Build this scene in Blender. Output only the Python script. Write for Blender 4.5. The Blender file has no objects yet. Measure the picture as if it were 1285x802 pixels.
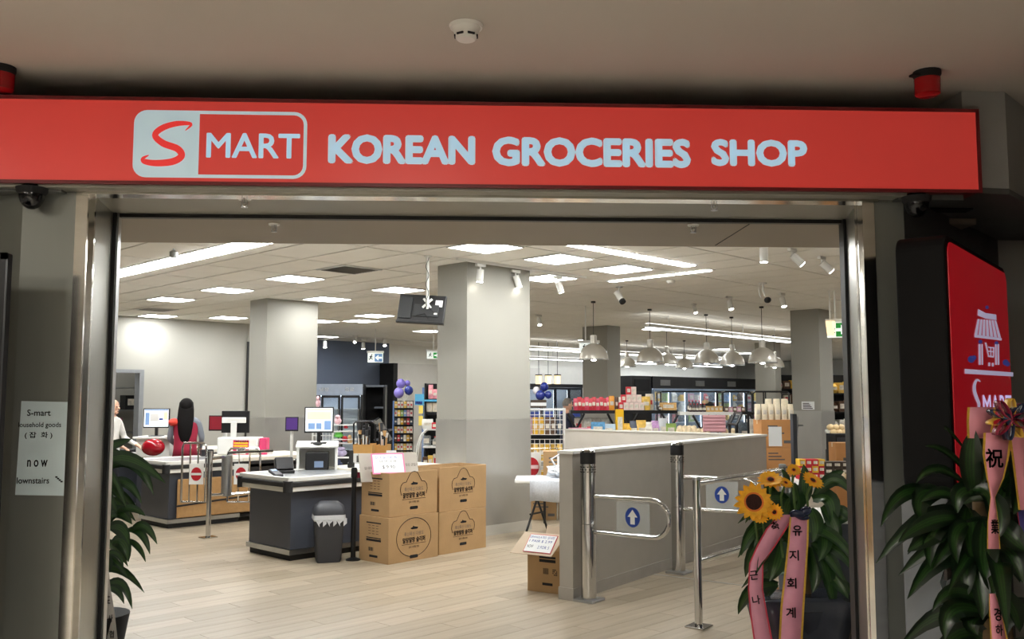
import bpy, bmesh, math, random
from mathutils import Vector, Matrix
random.seed(7)
PI = math.pi
SC = bpy.context.scene
COL = SC.collection
# ------------------------------------------------------------------ camera, world, exposure
F, CX, CY, HC, HY = 1150.0, 642.5, 401.0, 1.65, 500.0
PITCH = math.atan((HY - CY) / F)
CP, SP = math.cos(PITCH), math.sin(PITCH)
cam = bpy.data.objects.new('camera', bpy.data.cameras.new('camera'))
COL.objects.link(cam)
cam.location = (0, 0, HC)
cam.rotation_euler = (PI / 2 + PITCH, 0, 0)
cam.data.sensor_width = 36
cam.data.lens = 36 * F / 1285
cam.data.clip_end = 200
SC.camera = cam
w = bpy.data.worlds.new('world'); SC.world = w; w.use_nodes = True
w.node_tree.nodes['Background'].inputs[0].default_value = (.9, .95, 1, 1)
w.node_tree.nodes['Background'].inputs[1].default_value = .05
SC.view_settings.view_transform = 'Standard'
SC.view_settings.look = 'None'
SC.view_settings.exposure = 0
SC.view_settings.gamma = 1
PANEL_E = 33.0      # store ceiling panels
SUSP_E = 13.0        # suspended linear lamps
MALL_E = 54.0        # lamps of the passage in front of the shop

# ------------------------------------------------------------------ geometry helpers
def ray(px, py):
    x = (px - CX) / F; z = -(py - CY) / F
    return (x, CP - z * SP, SP + z * CP)
def at(px, py, Y):
    r = ray(px, py); t = Y / r[1]
    return Vector((r[0] * t, Y, HC + r[2] * t))
def atz(px, py, z):
    r = ray(px, py); t = (z - HC) / r[2]
    return Vector((r[0] * t, r[1] * t, z))
ANG = math.radians(44.5)
SU, CU = math.sin(ANG), math.cos(ANG)
RS = PI / 2 - ANG                       # store grid: local x = U, local y = V
def S(u, v, z=0): return Vector((u * SU - v * CU, u * CU + v * SU, z))
def UV(p): return (p[0] * SU + p[1] * CU, -p[0] * CU + p[1] * SU)
TH = math.radians(2.57)                 # shop front plane
EC, ES = math.cos(TH), math.sin(TH)
EY = 4.23
def E_(s, t, z=0): return Vector((s * EC - t * ES, EY + s * ES + t * EC, z))
def onE(px, py, t):
    r = ray(px, py)
    k = (EY * EC + t) / (-r[0] * ES + r[1] * EC)
    X, Y = r[0] * k, r[1] * k
    return (X * EC + (Y - EY) * ES, HC + r[2] * k)      # (s, z)
RW = math.radians(54.0)                 # half wall frame
def Wp(a, b, z=0, o=(0.50, 7.66)):
    return Vector((o[0] + a * math.cos(RW) - b * math.sin(RW), o[1] + a * math.sin(RW) + b * math.cos(RW), z))

def lin(c):
    return tuple((x / 255 / 12.92 if x / 255 <= .04045 else ((x / 255 + .055) / 1.055) ** 2.4) for x in c)
MATS = {}
def mat(name, col, rough=.55, metal=0, es=0, ecol=None, var=.07, scale=6, bump=0, bscale=90, alpha=1, stretch=None, spec=.5):
    if name in MATS: return MATS[name]
    m = bpy.data.materials.new(name); m.use_nodes = True
    nt = m.node_tree; N = nt.nodes; b = N['Principled BSDF']
    c = lin(col)
    tc = N.new('ShaderNodeTexCoord')
    mp = N.new('ShaderNodeMapping'); nt.links.new(tc.outputs['Object'], mp.inputs[0])
    if stretch: mp.inputs['Scale'].default_value = stretch
    nz = N.new('ShaderNodeTexNoise'); nz.inputs['Scale'].default_value = scale; nz.inputs['Detail'].default_value = 4
    nt.links.new(mp.outputs[0], nz.inputs['Vector'])
    rp = N.new('ShaderNodeValToRGB')
    rp.color_ramp.elements[0].position = .3; rp.color_ramp.elements[1].position = .7
    rp.color_ramp.elements[0].color = tuple(max(0, x * (1 - var)) for x in c) + (1,)
    rp.color_ramp.elements[1].color = tuple(min(1, x * (1 + var)) for x in c) + (1,)
    nt.links.new(nz.outputs['Fac'], rp.inputs[0]); nt.links.new(rp.outputs[0], b.inputs['Base Color'])
    b.inputs['Roughness'].default_value = rough; b.inputs['Metallic'].default_value = metal
    b.inputs['Specular IOR Level'].default_value = spec
    if es:
        b.inputs['Emission Color'].default_value = (lin(ecol) if ecol else c) + (1,)
        b.inputs['Emission Strength'].default_value = es
    if alpha < 1: b.inputs['Alpha'].default_value = alpha
    if bump:
        n2 = N.new('ShaderNodeTexNoise'); n2.inputs['Scale'].default_value = bscale
        nt.links.new(mp.outputs[0], n2.inputs['Vector'])
        bp = N.new('ShaderNodeBump'); bp.inputs['Strength'].default_value = bump; bp.inputs['Distance'].default_value = .01
        nt.links.new(n2.outputs['Fac'], bp.inputs['Height']); nt.links.new(bp.outputs[0], b.inputs['Normal'])
    MATS[name] = m
    return m

class MB:
    """collects shapes, links them as ONE mesh object"""
    def __init__(s, m=None): s.v = []; s.f = []; s.mi = []; s.k = 0; s.m = m or Matrix()
    def _add(s, vs, fs):
        o = len(s.v); s.v += [tuple(s.m @ Vector(v)) for v in vs]
        s.f += [tuple(i + o for i in f) for f in fs]; s.mi += [s.k] * len(fs); return s
    def box(s, c, d, rz=0, rx=0, ry=0):
        x, y, z = (q / 2 for q in d)
        R = Matrix.Translation(c) @ Matrix.Rotation(rz, 4, 'Z') @ Matrix.Rotation(ry, 4, 'Y') @ Matrix.Rotation(rx, 4, 'X')
        vs = [R @ Vector((a * x, b * y, e * z)) for e in (-1, 1) for b in (-1, 1) for a in (-1, 1)]
        return s._add(vs, [(0, 2, 3, 1), (4, 5, 7, 6), (0, 1, 5, 4), (2, 6, 7, 3), (0, 4, 6, 2), (1, 3, 7, 5)])
    def bx(s, x0, x1, y0, y1, z0, z1): return s.box(((x0 + x1) / 2, (y0 + y1) / 2, (z0 + z1) / 2), (x1 - x0, y1 - y0, z1 - z0))
    def quad(s, a, b, c, d): return s._add([a, b, c, d], [(0, 1, 2, 3)])
    def poly(s, pts): return s._add(pts, [tuple(range(len(pts)))])
    def prism(s, pts, z0, z1):
        n = len(pts)
        vs = [(p[0], p[1], z0) for p in pts] + [(p[0], p[1], z1) for p in pts]
        return s._add(vs, [tuple(reversed(range(n))), tuple(range(n, 2 * n))] + [(i, (i + 1) % n, (i + 1) % n + n, i + n) for i in range(n)])
    def tube(s, path, r, n=8, cap=True):
        P = [Vector(p) for p in path]; rs = r if isinstance(r, (list, tuple)) else [r] * len(P)
        vs = []; fs = []; up = None
        for i, p in enumerate(P):
            d = (P[min(i + 1, len(P) - 1)] - P[max(i - 1, 0)]).normalized()
            if up is None: up = Vector((0, 0, 1)) if abs(d.z) < .9 else Vector((1, 0, 0))
            a = d.cross(up).normalized(); b = a.cross(d).normalized(); up = b
            vs += [p + (a * math.cos(2 * PI * j / n) + b * math.sin(2 * PI * j / n)) * rs[i] for j in range(n)]
        for i in range(len(P) - 1):
            for j in range(n):
                k = (j + 1) % n
                fs.append((i * n + j, i * n + k, (i + 1) * n + k, (i + 1) * n + j))
        if cap: fs += [tuple(reversed(range(n))), tuple(range((len(P) - 1) * n, len(P) * n))]
        return s._add(vs, fs)
    def lathe(s, prof, c=(0, 0, 0), n=16):
        vs = []; fs = []
        for (r, z) in prof: vs += [(c[0] + r * math.cos(2 * PI * j / n), c[1] + r * math.sin(2 * PI * j / n), c[2] + z) for j in range(n)]
        for i in range(len(prof) - 1):
            for j in range(n):
                k = (j + 1) % n
                fs.append((i * n + j, i * n + k, (i + 1) * n + k, (i + 1) * n + j))
        fs += [tuple(reversed(range(n))), tuple(range((len(prof) - 1) * n, len(prof) * n))]
        return s._add(vs, fs)
    def ell(s, c, r, n=12, m=8):
        if not isinstance(r, (list, tuple)): r = (r, r, r)
        vs = [(c[0], c[1], c[2] - r[2])]; fs = []
        for i in range(1, m):
            a = -PI / 2 + PI * i / m
            vs += [(c[0] + r[0] * math.cos(a) * math.cos(2 * PI * j / n), c[1] + r[1] * math.cos(a) * math.sin(2 * PI * j / n), c[2] + r[2] * math.sin(a)) for j in range(n)]
        vs.append((c[0], c[1], c[2] + r[2])); L = len(vs) - 1
        for j in range(n):
            k = (j + 1) % n
            fs.append((0, 1 + k, 1 + j)); fs.append((L, L - n + j, L - n + k))
            for i in range(m - 2):
                a = 1 + i * n
                fs.append((a + j, a + k, a + n + k, a + n + j))
        return s._add(vs, fs)
    def build(s, name, mats, parent=None, smooth=False, bevel=0, kind=None, label=None, seg=2):
        me = bpy.data.meshes.new(name); me.from_pydata(s.v, [], s.f)
        if not isinstance(mats, (list, tuple)): mats = [mats]
        for m in mats: me.materials.append(m)
        if len(mats) > 1: me.polygons.foreach_set('material_index', s.mi)
        if smooth: me.polygons.foreach_set('use_smooth', [True] * len(me.polygons))
        me.update()
        o = bpy.data.objects.new(name, me); COL.objects.link(o)
        if parent is not None: o.parent = parent
        if bevel:
            b = o.modifiers.new('Bevel', 'BEVEL'); b.width = bevel; b.segments = seg; b.limit_method = 'ANGLE'
        elif smooth and smooth != 'all':
            pass
        if smooth == 2:
            me.polygons.foreach_set('use_smooth', [True] * len(me.polygons))
            e = o.modifiers.new('Edges', 'EDGE_SPLIT'); e.split_angle = math.radians(40)
        if kind: o['kind'] = kind
        if label: o['label'] = label
        return o
def frame(o, ex, ey):
    ex = Vector(ex).normalized(); ey = Vector(ey).normalized(); n = ex.cross(ey)
    m = Matrix((ex, ey, n)).transposed().to_4x4(); m.translation = Vector(o); return m
def tag(o, label, cat, group=None):
    o['label'] = label; o['category'] = cat
    if group: o['group'] = group
    return o
def T(name, label, cat, loc=(0, 0, 0), rz=0, group=None):
    o = bpy.data.objects.new(name, None); COL.objects.link(o); o.empty_display_size = .05
    o.location = loc; o.rotation_euler = (0, 0, rz)
    return tag(o, label, cat, group)
def struct(name, mb, m, parent=None, **k):
    o = mb.build(name, m, parent, **k)
    if parent is None: o['kind'] = 'structure'
    return o
def dup(root, loc, rz=None, label=None, group=None, scale=None):
    r = root.copy(); COL.objects.link(r); r.location = loc
    if rz is not None: r.rotation_euler = (0, 0, rz)
    if label: r['label'] = label
    if group: r['group'] = group
    if scale: r.scale = scale
    for ch in list(root.children):
        c = ch.copy(); COL.objects.link(c); c.parent = r
        for g in list(ch.children):
            d = g.copy(); COL.objects.link(d); d.parent = c
    return r
TEXTQ = []
def text(name, body, o, ex, ey, wd, ht, m, parent=None, depth=.001, bold=0.0, label=None, shear=0):
    """lettering centred at o, fitted to wd x ht in the plane (ex, ey); converted to mesh at the end"""
    cu = bpy.data.curves.new(name, 'FONT'); cu.body = body; cu.size = 1; cu.offset = 0; cu.align_x = 'CENTER'
    cu.resolution_u = 3; cu.shear = shear
    t = bpy.data.objects.new(name + '_curve', cu); COL.objects.link(t)
    TEXTQ.append((t, name, Vector(o), Vector(ex).normalized(), Vector(ey).normalized(), wd * (1 - 2 * bold * ht / max(wd, 1e-4)), ht * (1 - 2 * bold), m, parent, depth, label, bold))
def flush_text():
    bpy.context.view_layer.update()
    dg = bpy.context.evaluated_depsgraph_get()
    for (t, name, o, ex, ey, wd, ht, m, parent, depth, label, fat) in TEXTQ:
        me = bpy.data.meshes.new_from_object(t.evaluated_get(dg))
        if len(me.vertices) == 0: continue
        xs = [v.co.x for v in me.vertices]; ys = [v.co.y for v in me.vertices]
        x0, x1, y0, y1 = min(xs), max(xs), min(ys), max(ys)
        sx = wd / max(x1 - x0, 1e-4); sy = ht / max(y1 - y0, 1e-4)
        n = ex.cross(ey)
        nv = [o + ex * ((v.co.x - (x0 + x1) / 2) * sx) + ey * ((v.co.y - (y0 + y1) / 2) * sy) + n * depth for v in me.vertices]
        fs = [tuple(p.vertices) for p in me.polygons]; L = len(nv)
        if fat:
            nv = [v + ex * (dx * fat * ht) + ey * (dy * fat * ht) for dx, dy in ((0, 0), (1, 0), (-1, 0), (0, 1), (0, -1), (.7, .7), (-.7, .7), (.7, -.7), (-.7, -.7)) for v in nv]
            fs = [tuple(i + c * L for i in f) for c in range(9) for f in fs]
        q = bpy.data.meshes.new(name); q.from_pydata([tuple(v) for v in nv], [], fs)
        q.materials.append(m); q.update()
        ob = bpy.data.objects.new(name, q); COL.objects.link(ob)
        if parent is not None: ob.parent = parent
        if label: ob['label'] = label
        bpy.data.meshes.remove(me)
    for x in TEXTQ:
        c = x[0].data; bpy.data.objects.remove(x[0]); bpy.data.curves.remove(c)

# ------------------------------------------------------------------ materials
m_tile = mat('ceiling_tile_white', (242, 240, 233), .9, var=.02, scale=3, bump=.05, bscale=300)
m_seam = mat('ceiling_seam', (84, 82, 78), .8)
m_white_wall = mat('wall_paint_white', (178, 177, 170), .8, var=.02, scale=1.5)
m_grey_wall = mat('wall_paint_grey', (188, 186, 178), .7, var=.03, scale=1.5)
m_pillar = mat('pillar_paint', (149, 147, 139), .7, var=.03, scale=1.2)
m_clad = mat('pillar_cladding', (168, 166, 160), .38, .5, var=.10, scale=1.6, stretch=(1, 1, .5))
m_blue_wall = mat('wall_paint_slate_blue', (100, 111, 132), .7, var=.04, scale=1)
m_black = mat('black_plastic', (22, 22, 24), .45, var=.15)
m_blackm = mat('black_metal', (28, 28, 30), .35, .3, var=.1)
m_matblack = mat('matt_black', (20, 20, 22), .85, var=.2)
m_mallceil = mat('passage_ceiling_paint', (188, 182, 172), .9, var=.04, scale=.7)
m_soffit = mat('soffit_metal', (140, 138, 128), .45, .35, var=.05, scale=1.5)
m_soffit2 = mat('soffit_board', (146, 136, 122), .55, .2, var=.04, scale=1.2)
m_front = mat('front_panel_metal', (128, 130, 124), .42, .4, var=.08, scale=.9, stretch=(3, 3, .4))
m_frontd = mat('front_panel_dark', (92, 94, 92), .5, .3, var=.08)
m_brush = mat('brushed_steel', (160, 160, 152), .3, .85, var=.06, scale=10, stretch=(30, 30, .3))
m_chrome = mat('chrome', (205, 205, 205), .09, 1, var=.02)
m_steel = mat('steel', (190, 192, 194), .28, 1, var=.04)
m_polish = mat('polished_trim', (215, 212, 205), .13, 1, var=.08, scale=4, stretch=(1, 1, 4))
m_lamp = mat('lamp_diffuser', (255, 255, 252), .6, es=PANEL_E, ecol=(250, 251, 249), var=.01)
m_lamp2 = mat('suspended_lamp_diffuser', (255, 255, 255), .6, es=SUSP_E, ecol=(244, 249, 255), var=.01)
m_lamp3 = mat('added_uplight_glow', (255, 255, 255), .6, es=3.0, ecol=(255, 253, 247), var=.01)  # added upward glow that brightens the ceiling over the suspended lamps
m_mlamp = mat('passage_lamp_diffuser', (255, 255, 255), .6, es=MALL_E, ecol=(255, 248, 236), var=.01)
m_spot = mat('spot_lens', (255, 255, 255), .4, es=36, ecol=(255, 250, 240), var=.01)
m_whitep = mat('white_plastic', (228, 228, 224), .45, var=.03)
m_whitem = mat('white_metal', (225, 225, 222), .4, .1, var=.03)
m_red_sign = mat('sign_red_acrylic', (206, 70, 64), .35, es=.34, ecol=(214, 60, 55), var=.05, scale=1.3)
m_sign_edge = mat('sign_edge_dark_red', (110, 18, 24), .4, var=.1)
m_letter = mat('sign_letter_white', (190, 214, 224), .4, es=.36, ecol=(190, 216, 228), var=.03)
m_red2 = mat('lightbox_red', (165, 22, 34), .3, es=.36, ecol=(176, 16, 30), var=.05, scale=1.4)
m_letter2 = mat('lightbox_white', (200, 195, 220), .4, es=.45, ecol=(205, 198, 228), var=.02)
m_letblue = mat('lightbox_blue', (70, 80, 160), .4, es=.3, ecol=(70, 80, 165), var=.05)
m_paper = mat('paper_white', (232, 234, 234), .85, var=.02)
m_paperblue = mat('notice_paper', (196, 212, 216), .85, var=.02)
m_ink = mat('black_ink', (18, 18, 22), .8, var=.1)
m_inkgrey = mat('grey_ink', (96, 92, 90), .8, var=.1)
m_inkred = mat('red_ink', (196, 60, 80), .8, var=.1)
m_card = mat('cardboard', (174, 141, 100), .85, var=.06, scale=4, bump=.08, bscale=40)
m_card2 = mat('cardboard_light', (204, 170, 126), .85, var=.06, scale=4)
m_cardin = mat('cardboard_inside', (196, 178, 156), .9, var=.05)
m_orangebox = mat('carton_orange', (196, 140, 86), .8, var=.05)
m_counter = mat('checkout_dark_grey', (70, 74, 84), .42, var=.05, scale=3)
m_rub = mat('black_rubber', (26, 26, 28), .6, var=.1)
m_bump = mat('white_bumper', (226, 225, 220), .4, var=.03)
m_top = mat('steel_worktop', (170, 172, 175), .35, .6, var=.05)
m_scr = mat('screen_white', (235, 238, 240), .3, es=.7, ecol=(225, 232, 240), var=.02)
m_scrb = mat('screen_blue', (120, 150, 190), .3, es=.4, ecol=(120, 150, 200), var=.04)
m_scrt = mat('screen_tan', (235, 215, 180), .3, es=.5, ecol=(240, 215, 170), var=.03)
m_scrp = mat('screen_purple', (70, 40, 110), .3, es=.35, ecol=(80, 40, 130), var=.06)
m_scrr = mat('screen_maroon', (120, 30, 40), .3, es=.35, ecol=(130, 40, 50), var=.06)
m_skin = mat('skin', (206, 160, 134), .55, var=.05)
m_hairb = mat('hair_black', (14, 11, 11), .7, var=.25, scale=40, stretch=(6, 6, .6), spec=.15)
m_hairg = mat('hair_grey', (110, 104, 98), .7, var=.2, scale=40)
m_vest = mat('vest_magenta', (150, 26, 56), .75, var=.08)
m_vestred = mat('shoulder_red', (214, 64, 48), .75, var=.06)
m_sleeve = mat('sleeve_grey', (128, 134, 144), .8, var=.07)
m_trouser = mat('trousers_dark', (36, 38, 44), .85, var=.1)
m_shirtw = mat('shirt_pale', (214, 212, 206), .8, var=.05)
m_shirtn = mat('shirt_navy', (40, 44, 66), .8, var=.08)
m_blue = mat('sign_blue', (24, 62, 148), .5, var=.04)
m_signred = mat('no_entry_red', (176, 24, 38), .5, var=.04)
m_acr = mat('clear_acrylic', (225, 232, 235), .08, alpha=.22, var=.02)
m_glass = mat('fridge_glass', (205, 222, 235), .05, alpha=.16, var=.02)
m_green = mat('exit_green', (22, 132, 52), .5, es=.35, ecol=(22, 150, 56), var=.05)
m_exitw = mat('exit_white', (232, 240, 236), .5, es=.7, var=.02)
m_exitb = mat('exit_blue', (96, 136, 184), .5, es=.3, var=.03)
m_pink = mat('ribbon_pink', (222, 150, 172), .5, var=.05, scale=12)
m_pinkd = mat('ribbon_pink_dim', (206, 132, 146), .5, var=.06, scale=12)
m_gold = mat('ribbon_gold', (212, 168, 64), .4, .3, var=.12, scale=60)
m_ribw = mat('ribbon_grey_white', (206, 202, 198), .5, var=.05)
m_maroon = mat('bow_maroon', (122, 26, 48), .25, .1, var=.1)
m_navy = mat('bow_navy', (32, 38, 62), .25, .1, var=.1)
m_petal = mat('sunflower_petal', (242, 176, 24), .6, var=.12, scale=30)
m_petalo = mat('sunflower_petal_base', (226, 112, 22), .6, var=.1)
m_disc = mat('sunflower_disc', (54, 24, 18), .9, var=.3, scale=80, bump=.6, bscale=120)
m_stem = mat('stem_green', (70, 98, 44), .6, var=.1)
m_bark = mat('cane_brown', (110, 90, 64), .85, var=.15)
m_soil = mat('pot_soil', (58, 44, 34), .95, var=.2)
m_wrap = mat('dark_plastic_wrap', (52, 56, 66), .25, var=.2, scale=5, bump=.5, bscale=14)
m_plasticbag = mat('clear_bin_liner', (205, 208, 212), .3, var=.05, bump=.6, bscale=20)
m_bin = mat('bin_charcoal', (58, 60, 66), .5, var=.06)
m_cloth = mat('table_cloth_lace', (200, 206, 216), .8, var=.10, scale=60)
m_redtin = mat('glossy_red', (150, 16, 30), .15, var=.05)
m_brickd = mat('black_wall_panel', (24, 24, 26), .6, var=.2, scale=4)
m_dome = mat('pendant_white', (206, 202, 192), .3, .35, var=.05)
m_rim = mat('pendant_rim', (235, 235, 232), .15, .6, var=.02)
m_warm = mat('warm_bulb_glass', (255, 236, 200), .4, es=.9, ecol=(255, 226, 180), var=.03)
m_fl = mat('fridge_lamp', (255, 255, 255), .4, es=5, ecol=(225, 240, 255), var=.01)
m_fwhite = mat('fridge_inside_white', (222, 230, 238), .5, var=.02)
m_fsilver = mat('fridge_header_silver', (172, 184, 204), .35, .5, var=.06)
m_beacon = mat('beacon_red_lens', (150, 10, 18), .2, var=.1)
m_floor_base = mat('floor_joint', (120, 110, 98), .6, var=.05)
def wood(i, c):
    m = mat('floor_plank_%d' % i, c, .36, var=.13, scale=2.2, stretch=(.5, 9, 1), spec=.5)
    return m
WOODS = [wood(0, (158, 145, 125)), wood(1, (151, 138, 118)), wood(2, (163, 150, 130)), wood(3, (146, 133, 113)), wood(4, (155, 142, 122))]
def leafmat(name, dark, light):
    m = mat(name, dark, .3, var=.12, scale=14)
    nt = m.node_tree; b = nt.nodes['Principled BSDF']
    base = b.inputs['Base Color'].links[0].from_socket
    uvn = nt.nodes.new('ShaderNodeUVMap'); sep = nt.nodes.new('ShaderNodeSeparateXYZ'); nt.links.new(uvn.outputs[0], sep.inputs[0])
    rp = nt.nodes.new('ShaderNodeValToRGB'); e = rp.color_ramp.elements
    e[0].position = .0; e[0].color = (0, 0, 0, 1); e[1].position = 1; e[1].color = (0, 0, 0, 1)
    for p, v in ((.28, .05), (.36, .8), (.42, .15), (.5, .75), (.58, .15), (.64, .8), (.72, .05)):
        q = e.new(p); q.color = (v, v, v, 1)
    nt.links.new(sep.outputs[0], rp.inputs[0])
    mx = nt.nodes.new('ShaderNodeMix'); mx.data_type = 'RGBA'
    nt.links.new(rp.outputs[0], mx.inputs[0]); nt.links.new(base, mx.inputs[6]); mx.inputs[7].default_value = lin(light) + (1,)
    nt.links.new(mx.outputs[2], b.inputs['Base Color'])
    return m
m_leaf = leafmat('leaf_green', (30, 58, 28), (66, 102, 44))
m_leaf2 = leafmat('leaf_green_shaded', (14, 30, 16), (44, 78, 30))  # darker copy of the leaf green, passage shade put into the colour

# ------------------------------------------------------------------ the setting: store ceiling and floor
CZ = 3.3
def vis(p, x0=120, x1=1080, y0=290, y1=470):
    yc = p[1] * CP + (p[2] - HC) * SP; zc = -p[1] * SP + (p[2] - HC) * CP
    if yc <= .5: return False
    x = CX + F * p[0] / yc; y = CY - F * zc / yc
    return x0 < x < x1 and y0 < y < y1
# the shell of the store in plan (world x, y)
SHELL = [(-17, 5.4), (40, 5.4), (40, 55), (-17, 55)]
struct('ceiling', MB().prism(SHELL, CZ + .014, CZ + .1), m_seam)
CEIL = bpy.data.objects['ceiling']
TU, TV = .6, 1.26
tile_me = None
cells = []
for i in range(-6, 70):
    for j in range(-14, 24):
        u = 6.55 + TU * (i + .5); v = 6.825 + TV * (j + .5) + (0 if i % 2 else 0)
        p = S(u, v, CZ)
        if p.y < 6.2 or not (p.y < 46): continue
        if vis(p, -700, 2000, 200, 480): cells.append((p.length if vis(p, 100, 1090, 285, 480) else 100 + p.length, u, v))
cells.sort()
tl = MB().box((0, 0, .006), (TU - .026, TV - .026, .012)).build('ceiling_tile', m_tile, CEIL)
tile_me = tl.data
first = True
rest = MB()
for k, (d, u, v) in enumerate(cells):
    if k < 300:
        o = tl if k == 0 else tl.copy()
        if k: COL.objects.link(o); o.parent = CEIL
        o.location = S(u, v, CZ); o.rotation_euler = (0, 0, RS)
    else:
        rest.m = Matrix.Translation(S(u, v, CZ)) @ Matrix.Rotation(RS, 4, 'Z')
        rest.box((0, 0, .006), (TU - .026, TV - .026, .012))
rest.build('far_ceiling_tile', m_tile, CEIL, kind='stuff')

struct('floor', MB().prism([(-20, 5.0), (40, 5.0), (40, 55), (-20, 55)], -.1, -.008), m_floor_base)
FLOOR = bpy.data.objects['floor']
struct('floor', MB().prism([(-9, -7), (9, -7), (9, 5.0), (-9, 5.0)], -.1, 0), mat('passage_floor_tile', (214, 208, 198), .35, var=.05, scale=2))
struct('wall_passage_back', MB().bx(-9, 9, -7.1, -7, 0, 3.17), mat('passage_wall', (190, 186, 178), .8))
struct('wall_passage_left', MB().bx(-9.1, -9, -7, 5, 0, 3.17), MATS['passage_wall'])
struct('wall_passage_right', MB().bx(9, 9.1, -7, 5, 0, 3.17), MATS['passage_wall'])
PW, PL = .19, 1.25
pl = []
for j in range(-60, 140):
    off = (j * 0.47) % PL
    for i in range(-8, 34):
        u = i * PL + off; v = j * PW
        p = S(u, v, 0)
        if p.y < 5.6 or p.y > 34 or abs(p.x) > p.y * .62 + 1: continue
        pl.append((p.length, u, v))
pl.sort()
pm = []
for k in range(5):
    o = MB().bx(-PL / 2 + .001, PL / 2 - .001, -PW / 2 + .0012, PW / 2 - .0012, -.007, 0).build('plank', WOODS[k], FLOOR)
    pm.append(o)
rest = MB()
cnt = 0
vispl = []
for d, u, v in pl:
    p = S(u, v, 0)
    if cnt < 300 and vis(p, 60, 1120, 600, 830):
        k = random.randrange(5)
        if cnt < 5: k = cnt; o = pm[k]
        else: o = pm[k].copy(); COL.objects.link(o); o.parent = FLOOR
        o.location = p; o.rotation_euler = (0, 0, RS); cnt += 1
    else:
        rest.k = random.randrange(5)
        rest.m = Matrix.Translation(p) @ Matrix.Rotation(RS, 4, 'Z')
        rest.bx(-PL / 2 + .001, PL / 2 - .001, -PW / 2 + .0012, PW / 2 - .0012, -.007, 0)
rest.build('far_plank', WOODS, FLOOR, kind='stuff')

# walls of the store in the U/V grid
def suv(u0, u1, v0, v1, z0, z1, mb=None):
    mb = mb or MB()
    mb.m = Matrix.Rotation(RS, 4, 'Z'); mb.bx(u0, u1, v0, v1, z0, z1); mb.m = Matrix(); return mb
VL = 18.4
d0 = UV(at(140, 500, 18))  # direction helper only
DU0, DU1, DZ = 6.15, 7.98, 2.16         # doorway in the left wall
mbw = suv(2.0, DU0, VL, VL + .2, 0, CZ)
suv(DU1, 10.35, VL, VL + .2, 0, CZ, mbw); suv(DU0, DU1, VL, VL + .2, DZ, CZ, mbw)
struct('wall_left', mbw, m_white_wall)
dr = suv(DU1 - .02, DU1 + .07, VL - .03, VL + .2, 0, DZ + .07)
suv(DU0 - .07, DU0 + .02, VL - .03, VL + .2, 0, DZ + .07, dr); suv(DU0, DU1, VL - .03, VL + .2, DZ, DZ + .07, dr)
struct('door_1', dr, mat('door_frame_grey', (142, 146, 150), .5))
struct('wall_stockroom', suv(3, 12, 21.2, 21.4, 0, CZ), m_grey_wall)
suv_end = suv(10.35, 10.5, VL - .02, 22.0, 0, CZ)
struct('wall_return', suv_end, m_white_wall)
struct('trim_1', suv(10.33, 10.42, VL - .06, VL - .02, 0, 2.9), m_black)
struct('wall_back_blue', suv(10.5, 17.1, 22.0, 22.2, 0, CZ), m_blue_wall)
struct('wall_back', suv(17.1, 40, 22.3, 22.5, 0, CZ), mat('wall_paint_white_lifted', (238, 237, 230), .8, var=.02))  # white wall paint lightened in its colour to make up for dim light here
struct('trim_2', suv(17.1, 24, 22.18, 22.3, 0, 2.72), mat('wall_band_grey', (222, 220, 214), .7, var=.02))
struct('wall_partition', suv(16.72, 16.88, 21.3, 21.95, 0, 2.68), m_matblack)
struct('wall_right', suv(37.5, 37.7, -20, 22.3, 0, CZ), m_white_wall)
struct('wall_south', suv(4, 38, -20.2, -20, 0, CZ), m_grey_wall)

# pillars
def pillar(n, u0, u1, v0, v1, zc, label_clad=True):
    o = struct('pillar' if n == 0 else 'pillar', suv(u0, u1, v0, v1, zc, CZ - .001), m_pillar)
    c = suv(u0 - .008, u1 + .008, v0 - .008, v1 + .008, .12, zc)
    c.build('cladding', m_clad, o)
    suv(u0 - .014, u1 + .014, v0 - .014, v1 + .014, 0, .12).build('skirting', m_grey_wall, o)
    return o
pillar(0, 7.45, 8.55, 8.08, 8.62, 1.40)
pillar(1, 7.90, 8.88, 13.42, 13.97, 1.34)
pillar(2, 15.95, 16.47, 7.76, 8.32, 1.42)
pillar(3, 16.25, 16.72, 12.95, 13.68, 1.40)
pillar(4, 24.5, 24.85, 13.3, 13.95, 1.40)

# ------------------------------------------------------------------ the shop front (s along the front, t into the store)
ZS = 2.62
def eb(s0, s1, t0, t1, z0, z1, mb=None):
    mb = mb or MB()
    mb.prism([E_(s0, t0), E_(s1, t0), E_(s1, t1), E_(s0, t1)], z0, z1); return mb
sL0, _ = onE(22, 400, .12); sLc0, _ = onE(91, 400, .12); sLc1, _ = onE(106, 400, .12)
sB0, _ = onE(134, 500, .62); sB1, _ = onE(139.5, 500, .62)
sR1, _ = onE(1100, 400, .12); sR0, _ = onE(1085, 400, .12); sRp, _ = onE(1139, 400, .12)
sK0, _ = onE(1063, 500, .62); sK1, _ = onE(1068, 500, .62)
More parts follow.
